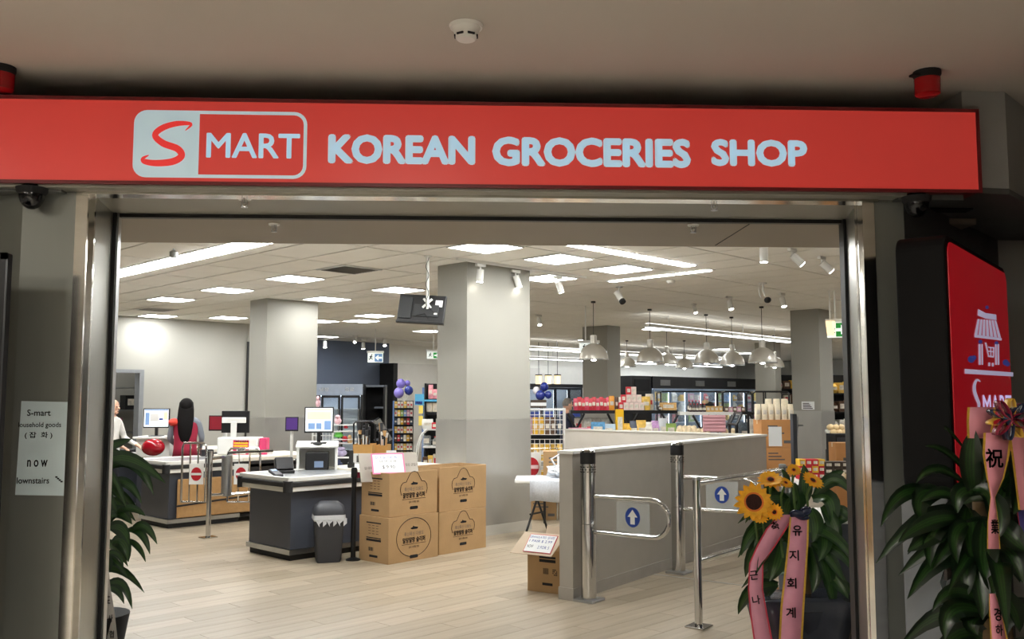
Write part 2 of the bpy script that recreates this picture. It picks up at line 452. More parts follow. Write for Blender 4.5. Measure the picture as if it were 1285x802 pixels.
# passage ceiling, soffits and bulkheads
mcl = MB().prism([(-9, -7), (9, -7), (9, 9), (2.15, 9), (2.15, 4.78), (-9, 4.3)], 3.17, 3.25)
struct('ceiling', mcl, m_mallceil)
eb(-4, 2.45, .42, .5, 2.64, 3.25).build('bulkhead', m_matblack)['kind'] = 'structure'
eb(-4, 1.9, .02, .635, ZS, ZS + .03).build('soffit', m_soffit)['kind'] = 'structure'
eb(-4, sK1 + .75, .655, 1.46, ZS - .012, ZS + .02).build('soffit', m_soffit2)['kind'] = 'structure'
eb(-14, 16, 1.40, 1.47, ZS + .02, CZ + .1).build('bulkhead', m_white_wall)['kind'] = 'structure'
eb(-14, sB0 - .6, 1.38, 1.47, 0, ZS + .03).build('wall_front_left', m_white_wall)['kind'] = 'structure'
eb(sK1 + .6, 30, 1.38, 1.47, 0, ZS + .03).build('wall_front_right', m_white_wall)['kind'] = 'structure'
sd, _ = onE(920, 290, 1.0)
eb(sd, sd + .006, .68, 1.4, ZS - .014, ZS - .011).build('trim_3', m_ink)['kind'] = 'structure'
struct('trim_4', eb(sB1, sK0, .62, .66, ZS - .02, ZS + .012), m_black)
# side panels
struct('wall_left_panel', MB().prism([E_(sL0, .12), E_(sLc0, .12), E_(sLc0, .3), E_(sL0, .3)], 0, ZS), m_front)
struct('wall_left_panel_angled', MB().prism([E_(sL0, .12), E_(sL0, .3), E_(sL0 - 1.4, .9), E_(sL0 - 1.4, .7)], 0, ZS), m_front)
struct('trim_5', eb(sLc0, sLc1, .105, .18, 0, ZS), m_polish)
lx1 = onE(113, 400, .18)[0]
struct('trim_6', MB().prism([E_(sLc1, .12), E_(lx1 + .01, .16), E_(lx1, .2), E_(sLc1, .2)], 0, ZS - .0), m_polish)
struct('wall_left_reveal', MB().prism([E_(lx1, .17), E_(sB0, .62), E_(sB0 - .02, .64), E_(lx1 - .06, .2)], 0, ZS), m_brush)
struct('trim_7', eb(sB0, sB1, .60, .66, 0, ZS), m_black)
struct('trim_8', eb(sB1, sB1 + .008, .61, .65, 0, ZS), m_steel)
struct('wall_left_inner', MB().prism([E_(sB0 - .02, .645), E_(sB0 - .6, 1.4), E_(sB0 - .7, 1.4), E_(sB0 - .08, .645)], 0, ZS), m_grey_wall)
rx1 = onE(1080, 400, .18)[0]
struct('wall_right_reveal', MB().prism([E_(rx1, .17), E_(rx1 + .06, .2), E_(sK1 + .02, .64), E_(sK1, .62)], 0, ZS), m_brush)
struct('trim_9', MB().prism([E_(sR0, .12), E_(sR0, .2), E_(rx1, .2), E_(rx1 - .008, .16)], 0, ZS), m_polish)
struct('trim_10', eb(sR0, sR1, .105, .18, 0, ZS), m_polish)
struct('trim_11', eb(sK0, sK1, .60, .66, 0, ZS), m_black)
struct('wall_right_inner', MB().prism([E_(sK1 + .02, .645), E_(sK1 + .08, .645), E_(sK1 + .7, 1.4), E_(sK1 + .6, 1.4)], 0, ZS), m_grey_wall)
struct('wall_right_panel', eb(sR1, sRp, .12, .3, 0, ZS), m_front)
struct('wall_right_panel_angled', MB().prism([E_(sRp, .12), E_(sRp + 2.2, 2.4), E_(sRp + 2.2, 2.6), E_(sRp, .3)], 0, ZS + .06), m_frontd)
# recess to the right: dark ceiling, black panelled wall, bulkhead beside the sign
s_rt = onE(1229, 190, 0)[0]
bx_s, bx_z = onE(1266, 229, .1)
pb = [E_(s_rt - .02, .1), E_(bx_s, .1), E_(bx_s + 2.2, 2.2), E_(bx_s + 2.2, 2.4), E_(bx_s + .1, .55), E_(s_rt - .02, .55)]
struct('bulkhead', MB().prism(pb, ZS + .06, 3.168), mat('bulkhead_grey', (150, 150, 147), .6, var=.04))
pr = [E_(1.9, .03), E_(bx_s, .1), E_(bx_s + 3, 3.0), E_(bx_s + 3, 3.3), E_(1.9, .66)]
struct('soffit', MB().prism(pr, ZS + .03, ZS + .058), m_frontd)
bw = MB(Matrix.Translation((3.15, 4.3, 0)) @ Matrix.Rotation(math.radians(52), 4, 'Z'))
bw.bx(-1.0, 3, 0, .1, 0, ZS + .03)
BW = struct('wall_far_right', bw, m_brickd)
for r in range(26):
    for c in range(4):
        q = MB(Matrix.Translation((3.15, 4.3, 0)) @ Matrix.Rotation(math.radians(52), 4, 'Z'))
        x0 = -1.0 + c * .5 + (.25 if r % 2 else 0)
        q.bx(x0 + .008, x0 + .492, -.012 - .006 * ((r * 7 + c * 3) % 3), 0, r * .1 + .006, r * .1 + .094)
        q.build('brick', m_brickd, BW)
# passage lamps behind and beside the viewpoint
for i, (x, y) in enumerate([(-3.2, -1.2), (0, -1.6), (-4.2, 1.2), (-1.6, -4), (-.6, .8), (-3.6, -3.4)]):
    t = T('passage_lamp', 'square recessed passage ceiling lamp in front of the shop', 'lamp', (x, y, 3.155), 0, 'passage ceiling lamps')
    MB().bx(-.3, .3, -.3, .3, 0, .012).build('diffuser', m_mlamp, t)
    MB().bx(-.33, .33, -.33, -.3, -.005, .014).bx(-.33, .33, .3, .33, -.005, .014).bx(-.33, -.3, -.3, .3, -.005, .014).bx(.3, .33, -.3, .3, -.005, .014).build('lamp_frame', m_whitem, t)

# ------------------------------------------------------------------ the fascia sign
zt = onE(642, 129.8, 0)[1]; zb = onE(642, 235.2, 0)[1]
s_end = onE(1229, 190, 0)[0]
FX, FZ = Vector((EC, ES, 0)), Vector((0, 0, 1))
sg = T('fascia_sign', 'long backlit red fascia sign with white lettering across the shop front', 'sign', E_(0, .06, zb), TH)
hz = zt - zb
sx0 = -3.4
MB().bx(sx0, s_end, -.05, .12, 0, hz).build('sign_body', m_sign_edge, sg, bevel=.004)
MB().bx(sx0, s_end - .012, -.06, -.05, .012, hz - .012).build('face_panel', m_red_sign, sg)
MB().bx(sx0, s_end + .004, -.066, -.05, -.004, .012).bx(sx0, s_end + .004, -.066, -.05, hz - .012, hz + .004).bx(s_end - .012, s_end + .004, -.066, -.05, 0, hz).build('edge_trim', m_sign_edge, sg)
def ef(px, py):
    s, z = onE(px, py, .0); return (s, z - zb)
def etext(nm, body, x0, x1, y0, y1, bold, m=m_letter):
    a = ef(x0, y1); b = ef(x1, y0)
    text(nm, body, ((a[0] + b[0]) / 2, -.0605, (a[1] + b[1]) / 2), (1, 0, 0), (0, 0, 1), b[0] - a[0], b[1] - a[1], m, sg, .002, bold)
etext('lettering', 'KOREAN', 411, 597, 170, 206, .075)
etext('lettering', 'GROCERIES', 617, 867, 174, 209, .075)
etext('lettering', 'SHOP', 892, 1013, 175.5, 209, .075)
# badge: rounded white frame, white left field, red S, white MART
def rrect(x0, x1, y0, y1, r, n=6):
    P = []
    for cx, cy, a0 in ((x1 - r, y1 - r, 0), (x0 + r, y1 - r, 90), (x0 + r, y0 + r, 180), (x1 - r, y0 + r, 270)):
        for k in range(n + 1):
            a = math.radians(a0 + 90 * k / n); P.append((cx + r * math.cos(a), cy + r * math.sin(a)))
    return P
def ring(mb, A, B, y):
    n = len(A)
    mb._add([(p[0], y, p[1]) for p in A] + [(p[0], y, p[1]) for p in B], [(i, (i + 1) % n, (i + 1) % n + n, i + n) for i in range(n)])
a = ef(166, 222.5); b = ef(386, 141)
x0, x1, y0, y1 = a[0], b[0], a[1], b[1]
bd = MB(); tk = .016
ring(bd, rrect(x0, x1, y0, y1, .06), rrect(x0 + tk, x1 - tk, y0 + tk, y1 - tk, .046), -.0625)
bd.build('badge_frame', m_letter, sg)
xm = ef(250, 180)[0]
lf = [p for p in rrect(x0 + .002, x1, y0 + .002, y1 - .002, .058) if p[0] < xm] 
lf = [(xm, -.0622, y1 - .002)] + [(p[0], -.0622, p[1]) for p in lf] + [(xm, -.0622, y0 + .002)]
MB().poly(lf).build('badge_field', m_letter, sg)
etext('lettering', 'MART', 258.5, 377, 168, 198, .03)
# the S as a brush stroke
def bez(pts, n=10):
    out = []
    for i in range(len(pts) - 1):
        p0 = Vector(pts[max(i - 1, 0)]); p1 = Vector(pts[i]); p2 = Vector(pts[i + 1]); p3 = Vector(pts[min(i + 2, len(pts) - 1)])
        for k in range(n):
            t = k / n
            out.append(.5 * ((2 * p1) + (p2 - p0) * t + (2 * p0 - 5 * p1 + 4 * p2 - p3) * t * t + (3 * p1 - p0 - 3 * p2 + p3) * t ** 3))
    out.append(Vector(pts[-1])); return out
sp = [(233, 164), (240, 156), (222, 155.5), (204, 161), (195, 170), (205, 180), (223, 187), (228, 196), (217, 203), (197, 205), (182, 203), (180, 199), (187, 195)]
sw = [1, 4, 7, 8, 8, 9, 9, 9, 9, 8.5, 7, 4.5, 1]
C = bez([(p[0], p[1], 0) for p in sp], 6)
W = [sw[min(i // 6, 12)] * (1 - (i % 6) / 6) + sw[min(i // 6 + 1, 12)] * ((i % 6) / 6) for i in range(len(C))]
sb = MB(); L = []; R = []
for i, c in enumerate(C):
    d = (C[min(i + 1, len(C) - 1)] - C[max(i - 1, 0)]).normalized()
    nx, ny = -d.y, d.x; h = W[i] * .48
    L.append(ef(c.x + nx * h, c.y + ny * h)); R.append(ef(c.x - nx * h, c.y - ny * h))
n = len(C)
sb._add([(p[0], -.064, p[1]) for p in L] + [(p[0], -.064, p[1]) for p in R], [(i, i + 1, i + 1 + n, i + n) for i in range(n - 1)])
sb.build('badge_letter', mat('badge_red', (206, 48, 46), .4, es=.7, ecol=(206, 48, 46)), sg, label='red brush stroke letter S')
# polished strip under the sign
struct('trim_12', eb(sB1 + .03, sK0 - .03, .10, .19, ZS - .012, ZS + .02), m_polish)
struct('trim_13', eb(-3.3, sB1 - .05, .06, .19, ZS - .01, ZS + .02), m_frontd)
struct('trim_14', eb(sK0 + .05, 2.2, .06, .19, ZS - .01, ZS + .02), m_frontd)

# ------------------------------------------------------------------ fittings of the passage
p = atz(585, 32, 3.17)
t = T('smoke_detector', 'round white smoke detector on the passage ceiling above the sign', 'smoke detector', p)
MB().lathe([(.066, -.012), (.07, -.004), (.07, 0)], n=24).build('base', m_whitep, t, smooth=2)
MB().lathe([(.036, -.062), (.042, -.056), (.046, -.04), (.06, -.012)], n=24).build('sensor_head', m_whitep, t, smooth=2)
sl = MB()
for k in range(6):
    a = k * PI / 3
    sl.box((.0455 * math.cos(a), .0455 * math.sin(a), -.046), (.006, .03, .008), rz=a)
sl.build('vent_slot', m_ink, t)
for (px, py, lab) in ((1163, 90, 'red beacon lamp with black base on the ceiling above the right end of the sign'), (2, 84, 'red beacon lamp cut by the left edge above the sign')):
    p = atz(px, py, 3.17)
    t = T('beacon_lamp', lab, 'beacon', p, .3)
    MB().lathe([(.055, -.035), (.062, -.02), (.062, 0)], n=18).bx(-.085, -.03, -.02, .02, -.03, -.02).build('base', m_matblack, t, smooth=2)
    MB().lathe([(.046, -.115), (.056, -.108), (.058, -.035)], n=18).build('lens', m_beacon, t, smooth=2)
for (px, py, lab, yaw) in ((40, 243, 'black dome security camera under the left end of the sign', 1.9), (1150, 249, 'black dome security camera under the right end of the sign', 1.2)):
    p = atz(px, py + 1, ZS)
    sc_ = onE(px, py, .045)[0]
    t = T('dome_camera', lab, 'camera', E_(sc_, .045, ZS), 0)
    MB().lathe([(.056, -.03), (.066, -.02), (.07, 0)], n=22).build('housing', m_matblack, t, smooth=2)
    MB().ell((0, 0, -.03), (.056, .056, .07), 20, 12).build('dome', mat('smoked_dome', (14, 14, 16), .12, var=.1), t, smooth=True)
    d = Vector((math.cos(-yaw) * .5, -.8, -.45)).normalized()
    c = Vector((0, 0, -.03)) + Vector((d.x * .05, d.y * .05, d.z * .062))
    MB(frame(c, d.cross(Vector((0, 0, 1))), Vector((0, 0, 1)))).tube([(0, 0, -.006), (0, 0, .012)], .018, 14).build('lens_ring', m_blackm, t, smooth=2)
def sprinkler(px, py, z, lab):
    p = atz(px, py, z)
    t = T('sprinkler_head', lab, 'sprinkler', p)
    MB().lathe([(.03, -.008), (.033, 0)], n=16).build('escutcheon', m_whitep, t, smooth=2)
    MB().tube([(-.011, 0, -.008), (-.013, 0, -.03), (-.006, 0, -.042)], .003, 6).tube([(.011, 0, -.008), (.013, 0, -.03), (.006, 0, -.042)], .003, 6).tube([(0, 0, -.006), (0, 0, -.026)], .005, 6).build('yoke', m_steel, t)
    MB().lathe([(.017, -.046), (.017, -.042)], n=12).build('deflector', m_steel, t)
sprinkler(307, 249, ZS, 'sprinkler head on the outer soffit left, under the MART badge')
sprinkler(896, 253, ZS, 'sprinkler head on the outer soffit right, under the word SHOP')
sprinkler(344, 281, ZS - .012, 'sprinkler head on the inner soffit left, above the long strip light')
sprinkler(870, 282, ZS - .012, 'sprinkler head on the inner soffit right, beside the diagonal seam')
# notice on the left panel
a = onE(20, 622, .11); b = onE(94, 504, .11)
nt_ = T('paper_notice', 'white paper notice taped to the left front panel', 'notice', E_((a[0] + b[0]) / 2, .112, a[1]), TH)
pw, ph = b[0] - a[0], b[1] - a[1]
MB().box((0, 0, ph / 2), (pw, .002, ph), ry=math.radians(1.2)).build('sheet', m_paperblue, nt_)
def ntext(body, x0, x1, y0, y1, bold=.01):
    q = onE(x0, y1, .11); r = onE(x1, y0, .11); cs = (a[0] + b[0]) / 2
    text('print', body, ((q[0] + r[0]) / 2 - cs, -.002, (q[1] + r[1]) / 2 - a[1]), (1, 0, 0), (0, 0, 1), r[0] - q[0], r[1] - q[1], m_ink, nt_, .001, bold)
ntext('S-mart', 34, 64, 514, 522, .02); ntext('lousehold goods', 23, 77, 530, 538); ntext('( 잡  화 )', 31, 66, 542, 551, .015)
ntext('n o w', 34, 60, 577, 586, .03); ntext('lownstairs', 21, 62, 599, 607, .02)
q = MB()
ca = onE(74, 602, .11); cs = (a[0] + b[0]) / 2
for k in range(4): q.box((ca[0] - cs - .012 + k * .008, -.0022, ca[1] - a[1] + .012 - k * .007), (.010, .001, .007))
q.build('stairs_symbol', m_ink, nt_)
# black frame at the far left edge
p = at(2, 500, 3.9)
t = T('poster_frame', 'black metal poster frame at the left edge of the passage', 'frame', (p.x - .42, 3.9, 0), 0)
MB().bx(-.45, .43, -.02, .02, .3, 2.27).build('backing', m_matblack, t, bevel=.006)
MB().bx(.405, .43, -.035, -.02, .3, 2.27).bx(-.45, -.42, -.035, -.02, .3, 2.27).bx(-.45, .43, -.035, -.02, 2.24, 2.27).build('frame_edge', m_blackm, t)

# ------------------------------------------------------------------ ceiling lights, vents, strips
def snap(px, py, z=CZ):
    u, v = UV(atz(px, py, z))
    return 6.85 + .6 * round((u - 6.85) / .6), 7.14 + .63 * round((v - 7.14) / .63)
P0 = T('ceiling_light', 'square flush ceiling light panel', 'ceiling light', (0, 0, 0), RS, 'square ceiling light panels')
MB().bx(-.285, .285, -.285, .285, -.012, 0).build('diffuser', m_lamp, P0)
MB().bx(-.3, .3, -.3, -.285, -.016, 0).bx(-.3, .3, .285, .3, -.016, 0).bx(-.3, -.285, -.285, .285, -.016, 0).bx(.285, .3, -.285, .285, -.016, 0).build('lamp_frame', m_whitem, P0)
lights = [(698, 324, 'square light panel just right of the main pillar, near the spotlight track'), (781, 338, 'square light panel right of the one beside the track, nearest the white bullet camera'),
          (605, 308, 'square light panel cut by the soffit directly above the main pillar'), (693, 350, 'square light panel partly behind the spotlight track right of the main pillar'),
          (373, 349, 'square light panel left of the ceiling vent'), (290, 364, 'square light panel above the left end of the left pillar'), (224, 377, 'square light panel left of the one above the left pillar, near the left wall'),
          (508, 365, 'square light panel just above the hanging television'), (423, 377, 'square light panel just right of the top of the left pillar'), (458, 396, 'square light panel left of the hanging television'),
          (290, 397, 'square light panel touching the top of the left wall beside the left pillar'), (187, 395, 'square light panel farthest left against the left wall'), (406, 404, 'square light panel low behind the left pillar')]
used = set()
for k, (px, py, lab) in enumerate(lights):
    u, v = snap(px, py)
    key = (round(u, 2), round(v, 2))
    if k == 0: P0.location = S(u, v, CZ); P0['label'] = lab; 
    else: dup(P0, S(u, v, CZ), None, lab)
    used.add(key)
# extra panels, mostly out of view, added to light the shop
for (u, v) in ((10.4, 1.5), (13.5, 1.5), (8.6, 3.6), (6.2, 4.2), (4.4, 6.2), (7.4, 5.2), (9.8, 2.6), (18.2, 6.4), (15, 6.2), (21.8, 8.6), (13.4, 4.6), (17, 1.5), (17, 4.6), (20.6, 5.5), (11.65, 12.81), (11.65, 15.96), (14.6, 17.22), (20, 9.66), (20, 16.5), (27, 8.4), (27, 16.5), (24, 3), (30, 11), (30, 17.5), (24, 19.8), (30, 20.5), (34, 6), (34, 14), (14, 20.6), (18, 20.2), (24, 6), (18, 12.8), (23.5, 12.5), (28, 3), (33, 0), (22, 0), (17, -2)):
    dup(P0, S(u, v, CZ + .004), None, 'added square ceiling light panel out of direct view, lighting the shop', 'added square ceiling lights out of the direct view')
vents = ((436, 337, 'square grey slatted ceiling vent between light panels'), (185, 386, 'square ceiling vent close to the left wall'))
for (px, py, lab) in vents:
    u, v = snap(px, py)
    t = T('ceiling_vent', lab, 'vent', S(u, v, CZ), RS)
    MB().bx(-.3, .3, -.3, -.27, -.014, 0).bx(-.3, .3, .27, .3, -.014, 0).bx(-.3, -.27, -.27, .27, -.014, 0).bx(.27, .3, -.27, .27, -.014, 0).build('vent_frame', m_whitem, t)
    MB().bx(-.27, .27, -.27, .27, -.003, 0).build('vent_backing', m_matblack, t)
    for k in range(9):
        MB().box((0, -.24 + k * .06, -.008), (.54, .028, .003), rx=.7).build('vent_slat', m_steel, t)
def strip(name, lab, u0, u1, v0, v1, nseg, along, zz=CZ, es=None, mm=None):
    t = T(name, lab, 'strip light', S((u0 + u1) / 2, (v0 + v1) / 2, zz), RS)
    hu, hv = (u1 - u0) / 2, (v1 - v0) / 2
    MB().bx(-hu - .015, hu + .015, -hv - .015, hv + .015, -.006, 0).build('channel', m_whitem, t)
    for k in range(nseg):
        if along == 'v':
            L = 2 * hv / nseg; MB().bx(-hu, hu, -hv + k * L + .03, -hv + (k + 1) * L - .03, -.016, -.004).build('diffuser', mm or m_lamp, t)
        else:
            L = 2 * hu / nseg; MB().bx(-hu + k * L + .03, -hu + (k + 1) * L - .03, -hv, hv, -.016, -.004).build('diffuser', mm or m_lamp, t)
    return t
strip('strip_light', 'long bright recessed strip light running from the soffit to the left jamb', 4.79, 5.07, 6.2, 14.6, 7, 'v')
strip('strip_light', 'four part recessed strip light right of the square panels', 7.35, 9.65, 6.27, 6.42, 4, 'u')
a = UV(atz(765, 353, CZ)); b = UV(atz(893, 338, CZ))
strip('strip_light', 'thin recessed strip light rising to the right above the white bullet camera', (a[0] + b[0]) / 2 - .04, (a[0] + b[0]) / 2 + .04, min(a[1], b[1]), max(a[1], b[1]), 3, 'v')
def susp(lab, pa, pb, z):
    A = atz(pa[0], pa[1], z); B = atz(pb[0], pb[1], z)
    L = (B - A).length; ang = math.atan2(B.y - A.y, B.x - A.x)
    t = T('suspended_strip_light', lab, 'strip light', A, ang)
    MB().bx(0, L, -.06, .06, .02, .09).build('housing', m_whitem, t)
    MB().bx(.02, L - .02, -.055, .055, 0, .02).build('diffuser', m_lamp2, t)
    MB().bx(.02, L - .02, -.05, .05, .09, .10).build('added_uplight', m_lamp3, t)  # glowing top strip added so the ceiling gets more light
    for k in range(4): MB().tube([(L * (k + .5) / 4, 0, .09), (L * (k + .5) / 4, 0, CZ - z)], .006, 5).build('hanging_wire', m_steel, t)
susp('suspended strip light in front of the dome pendants, ending at the right pillar', (812, 412), (990, 430), 3.0)
susp('far upper suspended strip light running behind the exit sign and pendants', (655, 438), (930, 453), 3.0)
susp('farthest suspended strip light just above the black fridge bank', (655, 450), (905, 461), 3.0)

# spotlights
def spot(px, py, lab, tilt=(0, 0), ztop=CZ, s=1, warm=None):
    p = atz(px, py, ztop)
    t = T('track_spotlight', lab, 'spotlight', p, RS)
    MB().bx(-.07 * s, .07 * s, -.02 * s, .02 * s, -.035 * s, 0).build('adapter', m_whitep, t)
    MB().tube([(0, 0, -.03 * s), (0, 0, -.075 * s)], .01 * s, 8).build('arm', m_whitep, t)
    d = Vector((tilt[0], tilt[1], -1)).normalized()
    c = Vector((0, 0, -.07 * s))
    MB().tube([c, c + d * .15 * s], .042 * s, 14).build('lamp_body', m_whitep, t, smooth=2)
    MB().tube([c + d * .148 * s, c + d * .156 * s], .036 * s, 14).build('lens', m_spot, t)
    return t
tr = T('lighting_track', 'white ceiling lighting track above the main pillar', 'lighting track', S(7.15, 7.93, CZ), RS)
MB().bx(0, 2.35, -.02, .02, -.03, 0).build('rail', m_whitep, tr)
spot(603, 331, 'track spotlight directly over the left edge of the main pillar', (0, .1), CZ - .03)
spot(647, 339, 'track spotlight over the right face of the main pillar', (.35, -.1), CZ - .03)
spot(700, 347, 'track spotlight right of the main pillar against a bright panel', (.4, -.1), CZ - .03)
spot(958, 303, 'white cylinder spotlight cut by the soffit on the right', (0, .0))
spot(994, 312, 'left of two tilted white spotlights at the upper right', (.75, -.75))
spot(1031, 322, 'right of two tilted white spotlights at the upper right', (.75, -.75))
spot(915, 372, 'lit spotlight left of the black ceiling camera', (-.1, -.3))
spot(981, 368, 'lit spotlight right of the black ceiling camera', (-.1, -.3))
spot(871, 381, 'small lit spotlight at the far left of the ceiling camera', (-.2, -.4), s=.8)
spot(676, 395, 'lone lit spotlight right of the main pillar above the exit sign', (-.2, -.4), s=1)
spot(408, 424, 'leftmost downlight on the track before the slate blue wall', (0, 0), s=1.2)
spot(446, 421, 'small tilted lamp on the track before the slate blue wall', (-.6, -.6), s=1)
spot(456, 426, 'middle downlight on the track before the slate blue wall', (0, 0), s=1.2)
spot(483, 424, 'rightmost lamp on the track before the slate blue wall', (-.4, -.5), s=1.1)
tr = T('lighting_track', 'white lighting track before the slate blue wall', 'lighting track', S(13.2, 20.3, CZ), RS)
MB().bx(0, 4.2, -.02, .02, -.03, 0).build('rail', m_whitep, tr)
tr = T('lighting_track', 'thin lighting track at the upper right of the store ceiling', 'lighting track', S(10.4, 4.0, CZ), RS)
MB().bx(0, 3.6, -.02, .02, -.03, 0).build('rail', m_whitep, tr)
# ceiling cameras
p = atz(777, 360, CZ)
t = T('bullet_camera', 'white bullet camera with a black lens hanging from the store ceiling', 'camera', p, 0)
MB().lathe([(.05, -.015), (.055, 0)], n=14).build('mount', m_steel, t)
MB().tube([(0, 0, -.01), (0, 0, -.09)], .012, 8).build('arm', m_whitep, t)
MB().tube([(-.03, .05, -.08), (.03, -.06, -.21)], .045, 14).build('camera_body', m_whitep, t, smooth=2)
MB().tube([(.03, -.06, -.21), (.045, -.085, -.24)], .047, 14).build('lens_hood', m_black, t, smooth=2)
p = atz(957, 355, CZ)
t = T('bracket_camera', 'black camera on a curved ceiling bracket with a loose cable', 'camera', p, 0)
MB().lathe([(.06, -.015), (.06, 0)], n=14).build('mount', m_whitep, t)
MB().tube([(0, 0, -.01), (.005, 0, -.12), (.03, -.01, -.2)], .016, 8).build('arm', m_whitep, t)
MB().tube([(-.02, 0, -.01), (-.06, 0, -.08), (-.05, 0, -.17), (-.02, 0, -.22)], .006, 6).build('cable', m_whitep, t)
MB().ell((.06, -.02, -.25), (.05, .06, .045), 12, 8).build('camera_body', m_black, t, smooth=True)
p = atz(218, 312, CZ)
t = T('ceiling_camera', 'small clear and grey ceiling device above the long strip light', 'camera', p, 0)
MB().tube([(0, 0, 0), (0, 0, -.03)], .012, 8).build('mount', m_steel, t)
MB().lathe([(.03, -.1), (.042, -.09), (.045, -.04), (.02, -.02)], n=14).build('housing', mat('grey_housing', (170, 172, 170), .3), t, smooth=2)
for (px, py) in ((842, 352), (1000, 425)):
    p = atz(px, py, CZ)
    t = T('detector', 'small white detector on the store ceiling', 'smoke detector', p, 0, 'small white ceiling detectors')
    MB().lathe([(.045, -.04), (.06, -.02), (.06, 0)], n=14).build('housing', m_whitep, t, smooth=2)

# hanging television
p = atz(537, 321, CZ)
D = p.y
t = T('television', 'black flat television seen from behind hanging from a ceiling pole', 'television', (p.x, p.y, CZ), -.16)
MB().lathe([(.05, -.012), (.05, 0)], n=14).build('ceiling_plate', m_whitep, t)
MB().tube([(0, 0, 0), (0, 0, -.62)], .017, 10).build('pole', m_whitep, t)
cb = MB()
pts = [(0.018 * math.cos(k * .9), -.02 + 0.018 * math.sin(k * .9) * .3, -.02 - k * .03) for k in range(20)]
cb.tube(pts, .004, 5).build('cable', m_black, t)
tv = Matrix.Translation((-.07, .05, -.62)) @ Matrix.Rotation(math.radians(-14), 4, 'X') @ Matrix.Rotation(math.radians(4), 4, 'Y')
MB(tv).bx(-.29, .27, -.025, .02, -.17, .17).build('case', m_black, t, bevel=.008)
MB(tv).bx(-.27, .25, .02, .022, -.15, .15).build('screen', mat('dark_screen', (12, 12, 16), .1), t)
MB(tv).bx(-.27, -.12, -.045, -.025, -.13, .13).bx(-.1, .2, -.04, -.025, -.1, .05).build('back_cover', mat('tv_back_charcoal', (40, 42, 44), .55), t, bevel=.006)
MB(tv).bx(-.29, .28, -.05, .0, -.185, -.155).build('speaker_bar', m_blackm, t, bevel=.008)
MB(tv).box((.06, -.052, .06), (.025, .012, .15), ry=.75).box((.06, -.052, .06), (.025, .012, .15), ry=-.75).build('mount_bracket', m_whitep, t)
MB(tv).bx(.15, .235, -.028, -.0255, .03, .11).build('sticker', m_paper, t)
MB(tv).tube([(.07, -.055, .03), (.12, -.06, -.02), (.16, -.05, -.05)], .005, 5).tube([(-.05, -.05, -.09), (.05, -.06, -.07), (.1, -.05, -.13)], .005, 5).build('cable', m_ink, t)
MB(tv).bx(.15, .19, -.045, -.028, -.07, -.05).build('socket', m_whitep, t)

# exit signs
def running(mb, cx, cz, s, y):
    mb.ell((cx + .1 * s, y, cz + .4 * s), (.1 * s, .003, .1 * s), 8, 4)
    for (x0, z0, x1, z1, wd) in ((0, .3, -.05, -.05, .2), (-.05, -.05, .25, -.25, .12), (-.05, -.05, -.3, -.3, .12), (0, .2, .3, .05, .1), (0, .2, -.28, .1, .1)):
        mb.tube([(cx + x0 * s, y, cz + z0 * s), (cx + x1 * s, y, cz + z1 * s)], wd * s * .5, 6)
def arrow(mb, cx, cz, s, y, dx=1):
    mb.prism([(0, 0)], 0, 0) if False else None
    for q in ([(-.5, .14), (.05, .14), (.05, -.14), (-.5, -.14)],):
        mb.poly([(cx + a * s * dx, y, cz + b * s) for a, b in q])
    mb.poly([(cx + a * s * dx, y, cz + b * s) for a, b in ((0, .45), (.5, 0), (0, -.45))])
def exit_sign(px, py, Y, lab, wd, ht, base, pole_dx=0, rz=0, dx=1, head=False, mpict=None):
    p = at(px, py, Y)
    t = T('exit_sign', lab, 'exit sign', p, rz)
    MB().bx(-wd / 2, wd / 2, -.02, .02, -ht / 2, ht / 2).build('sign_box', m_exitw, t, bevel=.004)
    MB().bx(-.04 * wd, wd / 2 - .012, -.023, -.02, -ht / 2 + .015, ht / 2 - .015).build('panel', base, t)
    a = MB(); arrow(a, wd * .22, 0, ht * .7, -.0245, dx); a.build('arrow', m_exitw, t)
    a = MB(); running(a, -wd * .27, 0, ht * .8, -.022); a.build('running_figure', mpict or m_ink, t)
    MB().bx(-wd / 2 - .02, wd / 2 + .02, -.03, .03, ht / 2, ht / 2 + .05).build('housing', m_whitep, t)
    MB().tube([(pole_dx, 0, ht / 2 + .05), (pole_dx, 0, CZ - p.z)], .012, 6).build('pole', m_whitep, t)
    if head:
        MB().prism([(.0, -.05), (.13, -.05), (.13, .05), (.0, .05)], .03, .14).build('lamp_head', m_warm, t)
        for o in t.children: pass
    return t
exit_sign(739, 436, 16.3, 'green exit sign with white arrow hanging in front of a dome pendant', .34, .15, m_green, -.06, .1)
exit_sign(471, 449, 21.8, 'pale blue exit sign with left arrow before the slate blue wall', .36, .22, m_exitb, 0, 0, -1)
exit_sign(544, 446, 21.0, 'green exit sign half hidden behind the main pillar', .3, .16, m_green, 0, .3)
exit_sign(1050, 414, 14.0, 'green exit sign beside the right jamb', .28, .24, m_green, -.02, -.4, 1)
p = at(1042, 412, 13.9)
t = T('emergency_lamp', 'white tapered emergency lamp hanging left of the right exit sign', 'lamp', p)
MB().lathe([(.05, -.11), (.072, .08), (.072, .11)], n=4).build('lamp_housing', m_warm, t); MB().tube([(0, 0, .12), (0, 0, CZ - p.z)], .012, 6).build('pole', m_whitep, t)

